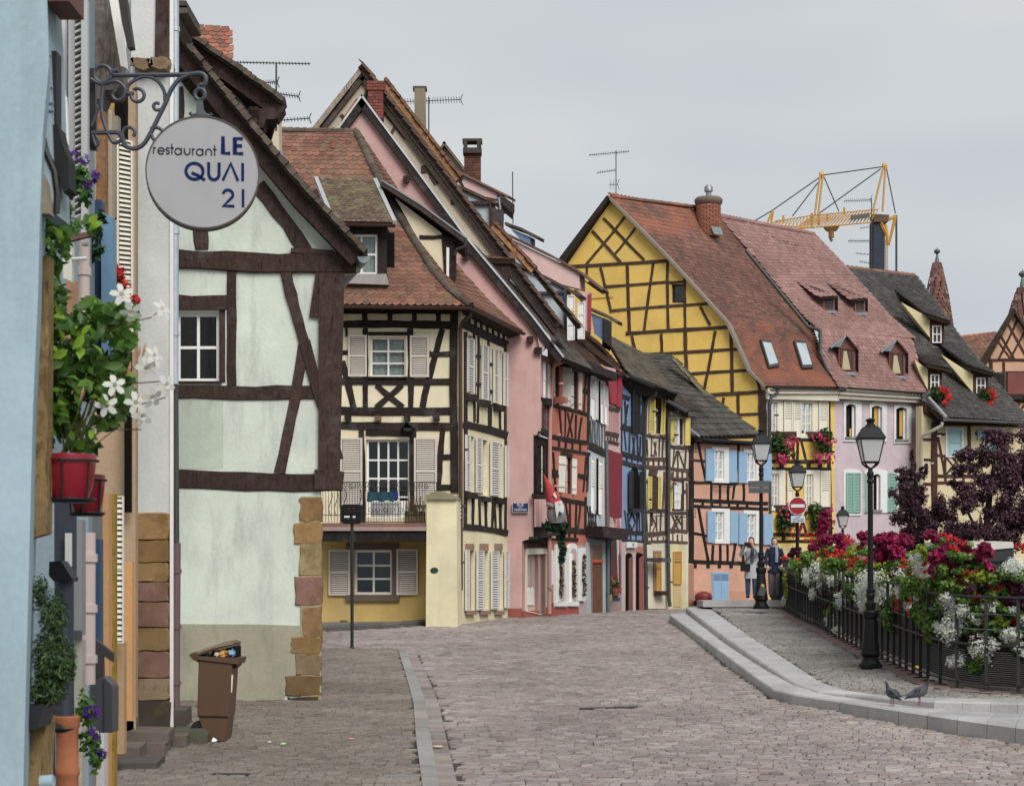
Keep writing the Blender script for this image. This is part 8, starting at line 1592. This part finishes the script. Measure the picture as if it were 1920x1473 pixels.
for bi in range(8):
 cls = [f_ for f_ in FL if bins[bi] <= 1370+f_[1]/3.491 < bins[bi+1]]
 pc = (max(1462, bins[bi])+min(1935, bins[bi+1]))/2; yr = yrail(pc)+.35; base = W(pc, 1000, yr); base.z = zpav(yr)
 t = thing('flower_planter', plab[bi], 'planter', base, 'flower planters along the quay railing'); mb = MB()
 x0, x1 = max(1458, bins[bi])+3, min(1960, bins[bi+1])-3; ya, yb = yrail(x0)+.28, yrail(x1)+.28; A0 = W(x0, 1000, ya); B0 = W(x1, 1000, yb); za, zb = zpav(ya), zpav(yb)
 lo = [Vector((A0.x, ya, za+.5)), Vector((B0.x, yb, zb+.5)), Vector((B0.x+.2, yb+.4, zb+.5)), Vector((A0.x+.2, ya+.4, za+.5))]; mb.prism(lo, [p+Vector((0, 0, .42)) for p in lo]); mb.obj('trough', paint('2a2724', .7), t)
 acc = {}
 for k, zx, zy, rx, ry in cls:
  px, py = 1370+zx/3.491, 960+zy/3.491; Y = yrail(min(1917, max(1447, px)))+ (.2 if k == 'w' else .34); c = W(px, py, Y); R_ = (rx/3.491/F*Y, .26, ry/3.491/F*Y); area = rx*ry; seed += 1; r = random.Random(seed); s_ = Y/26.0
  mb = acc.setdefault(k, MB())
  if k == 'w':
   for _ in range(6): blossoms(mb, c+Vector((r.uniform(-.6, .6)*R_[0], r.uniform(-.12, .1), r.uniform(-.6, .6)*R_[2])), (R_[0]*.72, .2, R_[2]*.72), int(area/30)+3, .032*s_**.7, r, 5, shell=.45)
  elif k == 'r':
   for _ in range(max(5, int(area/170))): blossoms(mb, c+Vector((r.uniform(-1, 1)*R_[0], r.uniform(-.25, .05), r.uniform(-1, 1)*R_[2])), (.05, .05, .04), 14, .04*s_**.5, r, 5, shell=.5)
  else:
   for _ in range(7): leaves(mb, c+Vector((r.uniform(-.85, .85)*R_[0], r.uniform(-.8, .4)*.26, r.uniform(-.85, .85)*R_[2])), (R_[0]*.5, .17, R_[2]*.5), int(area/(17 if k in 'cd' else 22)), (.062 if k in 'cd' else .052)*s_**.4, r, shell=.15, up=.6, asp=1.7 if k in 'cd' else 1.3)
 for k, mb in acc.items(): mb.obj({'w': 'white_flowers', 'r': 'red_geraniums', 'c': 'coleus_leaves', 'd': 'dark_coleus_leaves', 'g': 'foliage', 'l': 'lime_foliage'}[k], {'w': WHF, 'r': REDF, 'c': COL_, 'd': COLD, 'g': GRN, 'l': GYL}[k], t, kind='stuff')
# ================================================================== PURPLE-LEAVED TREES
PUR = leafmat('purple', '3a2832', '604450', '83605f', .55, .25)
def tree(label, base, clumps, seed, trunk):
 t = thing('purple_tree', label, 'tree', base, 'purple-leaved trees'); r = random.Random(seed); mb = MB()
 for x, y, rx, ry, Y in clumps:
  c = W(x, y, Y); R_ = (rx/F*Y, rx/F*Y*.8, ry/F*Y)
  for _ in range(12): leaves(mb, c+Vector((r.uniform(-.9, .9)*R_[0], r.uniform(-.7, .7)*R_[1], r.uniform(-.9, .9)*R_[2])), tuple(q*.45 for q in R_), int(rx*ry*.2)+18, .062, r, shell=.2, up=.2, asp=1.4)
 mb.obj('crown', PUR, t); mb = MB(); mb.tube(trunk[0], [.14]*1+[.1]*(len(trunk[0])-2)+[.04], 8)
 mb.obj('trunk', timber('3a2c28'), t)
 for l in trunk[1:]: mb = MB(); mb.tube(l, [.06]+[.04]*(len(l)-2)+[.012], 6); mb.obj('branch', timber('3a2c28'), t)
Y1, Y2 = 58, 55
tree('smaller purple-leaved tree with an upright spike before the lilac house', W(1725, 1130, Y1), [(1712, 900, 26, 22, Y1), (1712, 868, 5, 24, Y1), (1695, 890, 18, 10, Y1), (1732, 885, 8, 14, Y1), (1695, 950, 26, 30, Y1), (1735, 950, 34, 40, Y1), (1700, 990, 16, 16, Y1), (1730, 1000, 30, 24, Y1), (1768, 980, 30, 40, Y1), (1715, 1020, 16, 14, Y1)], 3, [[W(1730, 1140, Y1), W(1728, 1040, Y1), W(1724, 960, Y1), W(1714, 880, Y1)], [W(1728, 1040, Y1), W(1705, 980, Y1), W(1690, 940, Y1)], [W(1726, 1000, Y1), W(1750, 960, Y1), W(1765, 930, Y1)]])
tree('large dark purple-leaved tree spreading out of the right picture edge', W(1850, 1130, Y2), [(1820, 870, 34, 30, Y2), (1860, 845, 40, 30, Y2), (1905, 850, 40, 45, Y2), (1840, 920, 48, 40, Y2), (1895, 920, 50, 50, Y2), (1800, 930, 22, 30, Y2), (1850, 990, 60, 35, Y2), (1910, 990, 40, 40, Y2), (1805, 1000, 30, 24, Y2), (1810, 850, 14, 14, Y2), (1870, 815, 24, 10, Y2), (1945, 900, 40, 90, Y2), (1790, 905, 14, 10, Y2)], 4, [[W(1850, 1140, Y2), W(1848, 1030, Y2), W(1852, 960, Y2), W(1866, 850, Y2)], [W(1848, 1030, Y2), W(1815, 960, Y2), W(1800, 900, Y2)], [W(1850, 1000, Y2), W(1890, 930, Y2), W(1915, 870, Y2)], [W(1848, 1040, Y2), W(1800, 1010, Y2), W(1785, 985, Y2)]])
# bridge parapet behind
bp = thing('stone_parapet', 'pale stone parapet cap over dark ironwork on the bridge', 'parapet', W(1860, 1090, 50)); fpz = FR(50, zL)
panel(fpz, bp, [(1085, 1285), (1330, 1285), (1470, 1290), (1478, 1335), (1300, 1352), (1090, 1345)], plaster('d5d3cd', .4), -.6, 0, 'cap'); panel(fpz, bp, rect(1290, 1345, 1480, 1700), paint('2c3033', .6), -.4, -.05, 'iron_panel')
for k in range(5):
 mb = MB(); cx_ = 1320+k*34; mb.tube([fpz.pt(cx_+12*math.cos(a)*(1-a/9), 1440+16*math.sin(a)*(1-a/9), -.03) for a in np.linspace(0, 7, 18)], .02, 5); mb.obj('iron_scroll', IRON, bp)
lw = MB(); slab(lw, FR(62), rect(1590, 1016, 1760, 1060), -.4, 0); tag(lw.obj('quay_wall', plaster('8f8a86', .5)), 'low grey quay wall in front of the lilac house', 'wall')
# ================================================================== PEOPLE
SKIN = plaster('d0a58c', .05, .6); HAIR = paint('1d1613', .5, 0)
def skin(name, verts, edges, radii, mat, parent, sub=2, root=0):
 me = bpy.data.meshes.new(name); me.from_pydata([tuple(v) for v in verts], edges, []); me.materials.append(mat)
 o = bpy.data.objects.new(name, me); link(o, parent)
 o.modifiers.new('Skin', 'SKIN').use_smooth_shade = True
 if not me.skin_vertices: me.attributes  # layer is made with the modifier below
 lay_ = me.skin_vertices[0] if me.skin_vertices else None
 if lay_ is None:
  bpy.context.view_layer.objects.active = o; o.select_set(True); bpy.ops.mesh.customdata_skin_add(); o.select_set(False); lay_ = me.skin_vertices[0]
 for i, r in enumerate(radii): lay_.data[i].radius = (r, r) if not isinstance(r, tuple) else r; lay_.data[i].use_root = (i == root)
 s_ = o.modifiers.new('Subdivision', 'SUBSURF'); s_.levels = sub; s_.render_levels = sub
 return o
def chain(n, start=0): return [(start+i, start+i+1) for i in range(n-1)]
def hand(v0, d, side, mat, parent):      # palm and five separate fingers, slightly curled
 d = Vector(d).normalized(); s = Vector(side).normalized(); n = d.cross(s).normalized(); v0 = Vector(v0); mb = MB()
 mb.tube([v0-d*.02, v0+d*.03, v0+d*.075], [.022, .034, .033], 8)
 for k, (off, ln) in enumerate(((-.027, .062), (-.009, .072), (.009, .068), (.026, .052))): q = v0+d*.07+s*off; mb.tube([q, q+d*ln*.5+n*.006, q+d*ln*.85+n*.024], [.0095, .009, .007], 6)
 q = v0+d*.02+s*.03; mb.tube([q, q+s*.03+d*.025, q+s*.04+d*.055+n*.012], [.011, .01, .008], 6)
 return mb.obj('hand', mat, parent, smooth=True)
def person(label, base, h, face, coat, trousers, shoe, pose, coat_len, scarf=None, hair_len=.25):
 """standing figure built up from joints; face = horizontal direction it looks"""
 t = thing('person', label, 'person', base, 'people on the quay'); k = h/1.68; fv = Vector((face[0], face[1], 0)).normalized(); sv = Vector((-fv.y, fv.x, 0)); b = Vector(base)
 def j(s, f, z): return b+sv*(s*k)+fv*(f*k)+Vector((0, 0, z*k))
 arms = pose; B_v = [j(0, 0, .95), j(0, .0, 1.15), j(0, 0, 1.33), j(0, .0, 1.43), j(0, .015, 1.53)]
 e = chain(5); rad = [.115*k, .11*k, .12*k, .052*k, .05*k]
 def addc(pts, rs, frm):
  n = len(B_v); B_v.extend(pts); rad.extend(rs); e.append((frm, n)); e.extend(chain(len(pts), n))
 for s in (-1, 1):
  addc([j(s*.09, 0, .9), j(s*.1, .02, .5), j(s*.1, -.01, .09), j(s*.1, .1, .04)], [.085*k, .06*k, .04*k, .035*k], 0); sh = j(s*.18, 0, 1.36); addc([sh]+[j(*p) for p in arms[s]], [.052*k, .042*k, .03*k], 2)
 skin('body', B_v, e, rad, SKIN, t)
 # head
 hc = j(0, .03, 1.585); head = MB(); rings = []
 for z, w, dpt, fo in ((-.115, .03, .035, .02), (-.095, .048, .055, .025), (-.06, .062, .075, .015), (-.02, .07, .086, .006), (.03, .074, .092, 0), (.07, .07, .086, -.004), (.1, .052, .066, -.008), (.118, .02, .028, -.01)):
  rings.append([hc+Vector((0, 0, z*k))+sv*(math.cos(a)*w*k)+fv*((math.sin(a)*dpt+fo)*k) for a in np.linspace(0, 2*math.pi, 18, False)])
 head.loft(rings); ho = head.obj('head', SKIN, t, smooth=True)
 fx = MB(); nz = hc+fv*.09*k; fx.add([nz+Vector((0, 0, .025*k)), nz+fv*.022*k-Vector((0, 0, .018*k)), nz+sv*.015*k-Vector((0, 0, .022*k)), nz-sv*.015*k-Vector((0, 0, .022*k))], [(0, 1, 2), (0, 3, 1), (1, 3, 2)]); fx.obj('nose', SKIN, ho)
 for s in (-1, 1):
  ey = MB(); ey.lathe(hc+fv*.082*k+sv*s*.028*k+Vector((0, 0, .012*k)), [(0, -.007*k), (.01*k, 0), (0, .007*k)], 8); ey.obj('eye', HAIR, ho); er = MB(); er.lathe(hc+sv*s*.076*k+Vector((0, 0, -.01*k)), [(0, -.03*k), (.014*k, 0), (0, .03*k)], 8); er.obj('ear', SKIN, ho)
 mo = MB(); mo.box(hc+fv*.083*k-Vector((0, 0, .048*k)), .042*k, .02*k, .01*k, Matrix.Rotation(math.atan2(fv.y, fv.x)-math.pi/2, 3, 'Z')); mo.obj('mouth', paint('9c5f55', .5, 0), ho)
 hr = MB(); rings = []
 for z, w, dpt, fo in ((-hair_len, .06, .05, -.055), (-.1, .083, .07, -.045), (-.03, .088, .082, -.035), (.04, .088, .094, -.022), (.085, .078, .088, -.016), (.118, .054, .062, -.012), (.134, .018, .024, -.012)): rings.append([hc+Vector((0, 0, z*k))+sv*(math.cos(a)*w*k)+fv*((math.sin(a)*dpt+fo)*k) for a in np.linspace(0, 2*math.pi, 16, False)])
 hr.loft(rings); hr.obj('hair', HAIR, t, smooth=True)
 # clothes
 cb = MB(); rings = []
 prof = [(1.455, .06, .06), (1.42, .13, .085), (1.37, .185, .11), (1.25, .185, .125), (1.1, .17, .125), (.95, .185, .135)]+([(.75, .195, .14), (coat_len, .21, .15)] if coat_len < .8 else [(coat_len, .19, .14)])
 for z, w, dpt in prof: rings.append([j(0, 0, z)+sv*(math.cos(a)*w*k*(1+.02*math.sin(5*a+z*9)))+fv*(math.sin(a)*dpt*k) for a in np.linspace(0, 2*math.pi, 20, False)])
 cb.loft(rings); cb.obj('coat', coat, t, smooth=True)
 for s in (-1, 1):
  m_ = MB(); a3 = arms[s]; ps = [j(s*.16, 0, 1.385), j(*a3[0]), j(*a3[1])]; ps = [ps[0], ps[0].lerp(ps[1], .5), ps[1], ps[1].lerp(ps[2], .5), ps[1].lerp(ps[2], .92)]; m_.tube(ps, [.062*k, .062*k, .055*k, .05*k, .045*k], 10); m_.obj('sleeve', coat, t, smooth=True)
  m_ = MB(); m_.tube([j(s*.09, 0, .95), j(s*.1, .02, .5), j(s*.1, 0, .09)], [.1*k, .078*k, .062*k], 10); m_.obj('trouser_leg', trousers, t, smooth=True)
  m_ = MB(); m_.tube([j(s*.1, -.05, .045), j(s*.1, .05, .05), j(s*.1, .15, .035)], [.042*k, .048*k, .032*k], 8); m_.obj('shoe', shoe, t, smooth=True)
  w_ = j(*a3[1]); dd_ = (w_-j(*a3[0])); hand(w_, dd_, sv*(-s), SKIN, t)
 if scarf:
  m_ = MB(); m_.tube([j(math.cos(a)*.085, math.sin(a)*.085, 1.45) for a in np.linspace(0, 2*math.pi, 14, False)], .042*k, 8, closed=True); m_.tube([j(.05, .1, 1.43), j(.06, .15, 1.25), j(.05, .15, 1.0)], [.04*k, .05*k, .045*k], 8); m_.obj('scarf', scarf, t, smooth=True)
 return t, j
pY = 47.8; pb1 = W(1409, 1121, pY); pb2 = W(1452, 1120, pY+.6)
plk = struct(MB.obj((lambda m: (m.box((W(1409, 1127, 48.2).x, 48.2, W(1409, 1127, 48.2).z-.05), 2.6, 1.6, .16), m)[1])(MB()), 'stone_landing', GRANITE))
p1, j1 = person('woman in a light grey coat photographing with her phone, black handbag at her hip', pb1, 1.5, (-.35, -1), plaster('b3b4b9', .15), plaster('2c4d74', .2), paint('16161a', .5), {-1: ((-.26, .2, 1.22), (-.12, .36, 1.46)), 1: ((.26, .2, 1.22), (.12, .36, 1.46))}, .55, plaster('4f5053', .2), .2)
ph = MB(); ph.box(j1(0, .43, 1.5), .2, .02, .1, Matrix.Rotation(.33, 3, 'Z')); tag(ph.obj('phone', paint('131316', .3, 0)), 'black phone held up by the woman in grey', 'phone')
bg = thing('handbag', 'small black handbag hanging at the grey coat', 'handbag', j1(.15, .15, .8)); mb = MB(); mb.box(j1(-.12, .18, .86), .26, .1, .19, Matrix.Rotation(.5, 3, 'Z')); mb.obj('bag', paint('17171b', .4), bg); mb = MB(); mb.tube([j1(-.22, .14, .95), j1(.02, .16, 1.2), j1(.15, .05, 1.42)], .01, 6); mb.obj('strap', paint('17171b', .4), bg)
p2, j2 = person('woman in a navy coat standing behind the lamp post at the railing', pb2, 1.5, (-.1, -1), plaster('26304a', .15), plaster('6f6468', .2), paint('2a2522', .5), {-1: ((-.25, .02, 1.12), (-.2, .12, .9)), 1: ((.25, .02, 1.12), (.2, .14, .92))}, .72, plaster('8f97a3', .1), .16)
pb3 = W(1840, 1098, 51); pb3.z = W(1842, 1010, 51).z-1.62
p3, j3 = person('person in a bright turquoise jacket taking a picture behind the flowers', pb3, 1.62, (-.15, -1), paint('1487ab', .5, 0), plaster('2c3242', .2), paint('2a2522', .5), {-1: ((-.3, .16, 1.28), (-.08, .3, 1.5)), 1: ((.3, .16, 1.28), (.08, .3, 1.5))}, .85, None, .06)
cp = MB(); cp.box(j3(0, .36, 1.55), .18, .03, .1); tag(cp.obj('phone', paint('b9cf3c', .4, 0)), 'lime green phone held before the face of the turquoise jacket', 'phone')
pb4 = W(1670, 1100, 57); pb4.z = W(1672, 998, 57).z-1.66
p4, j4 = person('person with brown hair in violet top half hidden behind the coleus', pb4, 1.66, (1, -.25), paint('5a4a86', .5, 0), plaster('2c3242', .2), paint('2a2522', .5), {-1: ((-.25, .02, 1.12), (-.2, .1, .9)), 1: ((.25, .02, 1.12), (.2, .1, .9))}, .85, None, .06)
for o in p4.children:
 if o.name.startswith('hair'): o.data.materials[0] = paint('4a3426', .5, 0)
# ================================================================== PIGEONS on the granite step
PGM = leafmat('pigeon', '1b1d22', '50545c', '74797f', .55, .0); PGN = leafmat('pigeonneck', '2a2733', '4a4257', '3d5550', .35, .0)
def pigeon(label, px, py, Y, flip, turn, s=1.0):
 c = W(px, py, Y); t = thing('pigeon', label, 'pigeon', c, 'pigeons on the step'); d = Vector((flip*math.cos(turn), math.sin(turn), 0)); sd_ = Vector((-d.y, d.x, 0)); up = Vector((0, 0, 1)); k = .30*s
 spine = [(-.52, .30, .01, .015), (-.42, .34, .035, .03), (-.25, .42, .09, .075), (-.05, .50, .135, .125), (.12, .56, .14, .14), (.24, .62, .115, .125), (.30, .72, .075, .085), (.335, .82, .055, .06), (.36, .89, .052, .056), (.385, .93, .046, .048), (.41, .955, .02, .02)]
 mb = MB(); R_ = []
 for x, z, w, h in spine: R_.append([c+d*(x*k+math.sin(a)*h*k*-.35)+sd_*(math.cos(a)*w*k*1.25)+up*((z-.07)*k+math.sin(a)*h*k*1.3) for a in np.linspace(0, 2*math.pi, 14, False)])
 for i in range(len(R_)-1): mb.tag = (.3, .35, .55, .6, .6, .25, .12, .1, .12, .1)[i]; mb.loft(R_[i:i+2], i in (0, len(R_)-2))
 body = mb.obj('body', PGM, t, smooth=True)
 for s_ in (-1, 1):
  w_ = MB(); pts = [(.16, .66), (.2, .54), (.05, .44), (-.25, .36), (-.56, .33), (-.3, .45), (-.05, .6)]; o_ = .13; A0 = [c+d*x*k+up*z*k+sd_*s_*k*(o_ if x > -.2 else .07) for x, z in pts]; w_.tag = .75; w_.prism(A0, [p+sd_*s_*.025*k for p in A0]); wo = w_.obj('wing', PGM, t, smooth=False)
  for bx0 in (-.02, -.14): b_ = MB(); q = [(bx0, .56), (bx0+.05, .56), (bx0-.03, .43), (bx0-.08, .43)]; A1 = [c+d*x*k+up*z*k+sd_*s_*k*.158 for x, z in q]; b_.prism(A1, [p+sd_*s_*.01*k for p in A1]); b_.obj('wing_bar', paint('1b1c20', .6, 0), wo)
  l_ = MB(); l_.tube([c+d*.02*k+sd_*s_*.06*k+up*.38*k, c+d*.05*k+sd_*s_*.06*k+up*.2*k, c+d*.03*k+sd_*s_*.06*k+up*.02*k], [.03*k, .018*k, .015*k], 6)
  for a in (-.6, 0, .6, 3.14): l_.tube([c+d*.03*k+sd_*s_*.06*k+up*.02*k, c+d*(.03+.11*math.cos(a))*k+sd_*(s_*.06+.11*math.sin(a))*k+up*.008*k], .01*k, 5)
  l_.obj('leg', paint('8a4f4a', .6, 0), t); e_ = MB(); e_.lathe(c+d*.385*k+sd_*s_*.043*k+up*.945*k, [(0, -.012*k), (.012*k, 0), (0, .012*k)], 6); e_.obj('eye', paint('b5571f', .3, 0), t)
 b_ = MB(); b_.tube([c+d*.40*k+up*.93*k, c+d*.45*k+up*.915*k, c+d*.485*k+up*.895*k], [.022*k, .016*k, .004*k], 6); b_.obj('beak', paint('3a3a3d', .5, 0), t); b_ = MB(); b_.lathe(c+d*.425*k+up*.94*k, [(0, -.01*k), (.018*k, 0), (0, .01*k)], 6); b_.obj('cere', WHITE, t)
pg = ground(1673, 1322, lambda y: interp(y, [p.y for p in lt][::-1], [p.z for p in lt][::-1]))
pigeon('grey pigeon facing left and standing on the lower granite step', 1674, 1322, pg.y, -1, 1.05, 1.02); pigeon('dark pigeon in profile facing right on the granite step', 1722, 1321, pg.y-.1, 1, .15, 1.12)
# ================================================================== WHEELIE BIN
zN = Zm(330, 1180, 6.14); bY = ground(405, 1392).y; fN = FR(bY, zN); bn = thing('wheelie_bin', 'brown wheelie bin overflowing with rubbish, lid propped half open', 'bin', W(405, 1390, bY)); BRN = paint('5a4230', .5, .2)
def bslab(q, o0, o1, n, m=None, sm=False): mb = MB(); slab(mb, fN, q, o0, o1); return mb.obj(n, m or BRN, bn)
def taper(q, ins, o0, o1, n, m=None):
 A0 = P(fN, q, o1); B0 = P(fN, q, o0); C0 = sum(A0, Vector())/len(A0); A1 = [p.lerp(C0, ins)+fN.n*.012 for p in A0]; mb = MB(); k = len(q); mb.prism(B0, A0, False); mb.prism(A0, A1); return mb.obj(n, m or BRN, bn)
taper([(262, 345), (655, 380), (640, 480), (605, 1012), (248, 1002), (246, 900)], .06, -.48, 0, 'body'); taper([(256, 1002), (600, 1012), (566, 1290), (372, 1286), (300, 1150)], .05, -.45, -.02, 'base'); bslab([(225, 300), (735, 326), (718, 396), (640, 388), (255, 342)], -.52, .03, 'rim')
lid = bslab([(150, 285), (200, 262), (620, 130), (672, 150), (668, 186), (430, 240), (255, 300), (258, 376), (195, 345)], -.5, .02, 'lid', paint('57402f', .5, .3)); panel(fN, lid, [(240, 250), (600, 128), (668, 148), (660, 165), (420, 215), (250, 280)], paint('8a7562', .5, .5), -.48, .03, 'lid_top'); bslab([(655, 400), (700, 398), (690, 430), (660, 452)], -.4, -.05, 'handle_bracket', paint('33231a', .5))
bslab([(270, 285), (660, 190), (680, 200), (680, 322), (270, 300)], -.45, -.06, 'opening', DARK)  # solid dark slab, painted shade inside the bin mouth
for (x, y, r_, c) in ((470, 285, 30, 'c9a9a0'), (545, 272, 48, 'c08a2e'), (500, 290, 30, 'b8b2ac'), (642, 265, 42, '7fa9c9'), (640, 290, 30, '22304a'), (370, 280, 45, '1b2a33'), (245, 292, 22, 'd5cfc4'), (600, 280, 30, '8a3a2a')):
 mb = MB(); cc = fN.pt(x, y, -.02); R_ = r_/6.14/F*bY; rr = random.Random(x); mb.lathe(cc, [(0, -R_), (R_*.75, -R_*.6), (R_, 0), (R_*.7, R_*.65), (0, R_)], 10); mb.v = [tuple(Vector(v)+Vector((rr.uniform(-1, 1), rr.uniform(-1, 1), rr.uniform(-1, 1)))*R_*.42) for v in mb.v]; tag(mb.obj('rubbish', paint(c, .3, .1)), {'c9a9a0': 'crumpled pinkish wrapper in the bin', 'c08a2e': 'shiny gold foil wrapper sticking out of the bin', 'b8b2ac': 'crumpled pale wrapper beside the gold foil', '7fa9c9': 'light blue printed packet in the bin opening', '22304a': 'dark navy crumpled packet under the blue one', '1b2a33': 'black bin bag under the raised lid', 'd5cfc4': 'white scrap at the lid hinge', '8a3a2a': 'brown red wrapper between gold and blue packets'}[c], 'rubbish', 'rubbish in the bin')
wh = MB(); wc = fN.pt(258, 1150, -.05); wr = 100/6.14/F*bY; A0 = [wc+Vector((math.cos(a)*wr, 0, math.sin(a)*wr)) for a in np.linspace(0, 2*math.pi, 24, False)]; A1 = [wc+Vector((math.cos(a)*wr*.8, -.02, math.sin(a)*wr*.8)) for a in np.linspace(0, 2*math.pi, 24, False)]; wh.loft([[p+Vector((0, .07, 0)) for p in A0], A0, A1]); wh.obj('wheel', paint('1a1a1b', .6), bn, smooth=True)
panel(fN, bn, [(640, 520), (660, 515), (648, 720), (636, 720)], OFFW, .012, .016, 'sticker')
# ================================================================== SMALL THINGS ON THE GROUND
def scrap(label, px, py, w, d, col, cat='litter', zf=zroad, dz=.03, h=.012, name='litter', n=7):
 c = ground(px, py, zf, dz); r = random.Random(int(px*py)); mb = MB(); ring = [c+Vector((math.cos(a)*w*r.uniform(.7, 1.1), math.sin(a)*d*r.uniform(.7, 1.1), r.uniform(0, h))) for a in np.linspace(0, 2*math.pi, n, False)]; mb.add([c+Vector((0, 0, h*1.5))]+ring+[p-Vector((0, 0, .006)) for p in ring], [(0, 1+k, 1+(k+1) % n) for k in range(n)]+[(1+k, 1+n+k, 1+n+(k+1) % n, 1+(k+1) % n) for k in range(n)]); return tag(mb.obj(name, paint(col, .6, 0)), label, cat, None)
scrap('crumpled white paper on the ground by the bin', 400, 1392, .04, .04, 'e8e8ea', h=.04); scrap('small bright green scrap on the left pavement', 531, 1394, .04, .03, '7fcf7a'); scrap('white scrap left of the green one on the pavement', 505, 1391, .025, .02, 'd8d8d8'); scrap('red and white scrap on the left pavement', 657, 1385, .045, .02, 'c98a8a')
oc = thing('oval_cover', 'small round orange plate set beside the kerb band', 'plate', ground(820, 1399)); c = ground(820, 1399, zroad, .012); mb = MB(); mb.lathe(c, [(.055, 0), (.055, .012)], 24); mb.obj('rim', OFFW, oc); mb = MB(); mb.lathe(c, [(.046, 0), (.046, .015)], 24); mb.obj('face', paint('c98a2e', .5, .2), oc)
for lab, x0, x1, y, dy in (('dark slotted drain grate across the middle of the street', 1086, 1196, 1327, -3), ('dark drain grate on the left pavement', 398, 468, 1450, 0)):
 t = thing('drain_grate', lab, 'grate', ground((x0+x1)/2, y), 'drain grates'); a, b = ground(x0, y, zroad, .012), ground(x1, y+dy, zroad, .012); mb = MB(); w_ = Vector((0, .05, .002)); mb.prism([a-w_, b-w_, b+w_, a+w_], [p-Vector((0, 0, .03)) for p in (a-w_, b-w_, b+w_, a+w_)]); mb.obj('frame', metal('3d3c3b', .6, .4), t)
 n = 22
 for k in range(n): p = a.lerp(b, (k+.5)/n); m_ = MB(); m_.box(p+Vector((0, 0, .006)), (b-a).length/n*.45, .08, .008); m_.obj('bar', metal('6a6967', .6, .4), t)
for lab, x0, x1, y in (('upper steel drainage slot beside the kerb band', 725, 779, 1380), ('lower steel drainage slot beside the kerb band', 720, 788, 1452)): a, b = ground(x0, y, zroad, .02), ground(x1, y+1, zroad, .02); mb = MB(); w_ = Vector((0, .03, 0)); mb.prism([a-w_, b-w_, b+w_, a+w_], [p-Vector((0, 0, .03)) for p in (a-w_, b-w_, b+w_, a+w_)]); tag(mb.obj('drain_slot', metal('9aa0a2', .4, .5)), lab, 'drain slot')
fallen = MB(); r = random.Random(77)
for _ in range(170):
 u = r.random()
 if u < .75: t_ = r.uniform(.3, 1); p = poly_at(lb, t_)+Vector((-abs(r.gauss(0, .35)), -abs(r.gauss(0, .25)), 0))
 elif u < .9: t_ = r.uniform(.4, 1); p = poly_at(kr, t_)+Vector((abs(r.gauss(.05, .06)), 0, 0))
 else: p = ground(r.uniform(900, 1900), r.uniform(1200, 1460))
 p.z = zroad(p.y)+.012; a = r.random()*6; s = r.uniform(.012, .032); fallen.tag = r.uniform(.05, 1); dx, dy = Vector((math.cos(a), math.sin(a), .15)), Vector((-math.sin(a), math.cos(a), .1)); fallen.add([p-dx*s, p+dy*s*.6, p+dx*s, p-dy*s*.6], [(0, 1, 2, 3)])
o = fallen.obj('fallen_leaves', leafmat('fallen', '8a6b2e', 'c9a83c', 'd8cf9a')); tag(o, 'scattered small yellow leaves along the granite steps', 'leaves', None, 'stuff')
yl = scrap('yellow leaf lying at the foot of the railing', 1719, 1254, .06, .05, 'd9a62e', 'leaf', zpav, .02, .04, 'fallen_leaf')
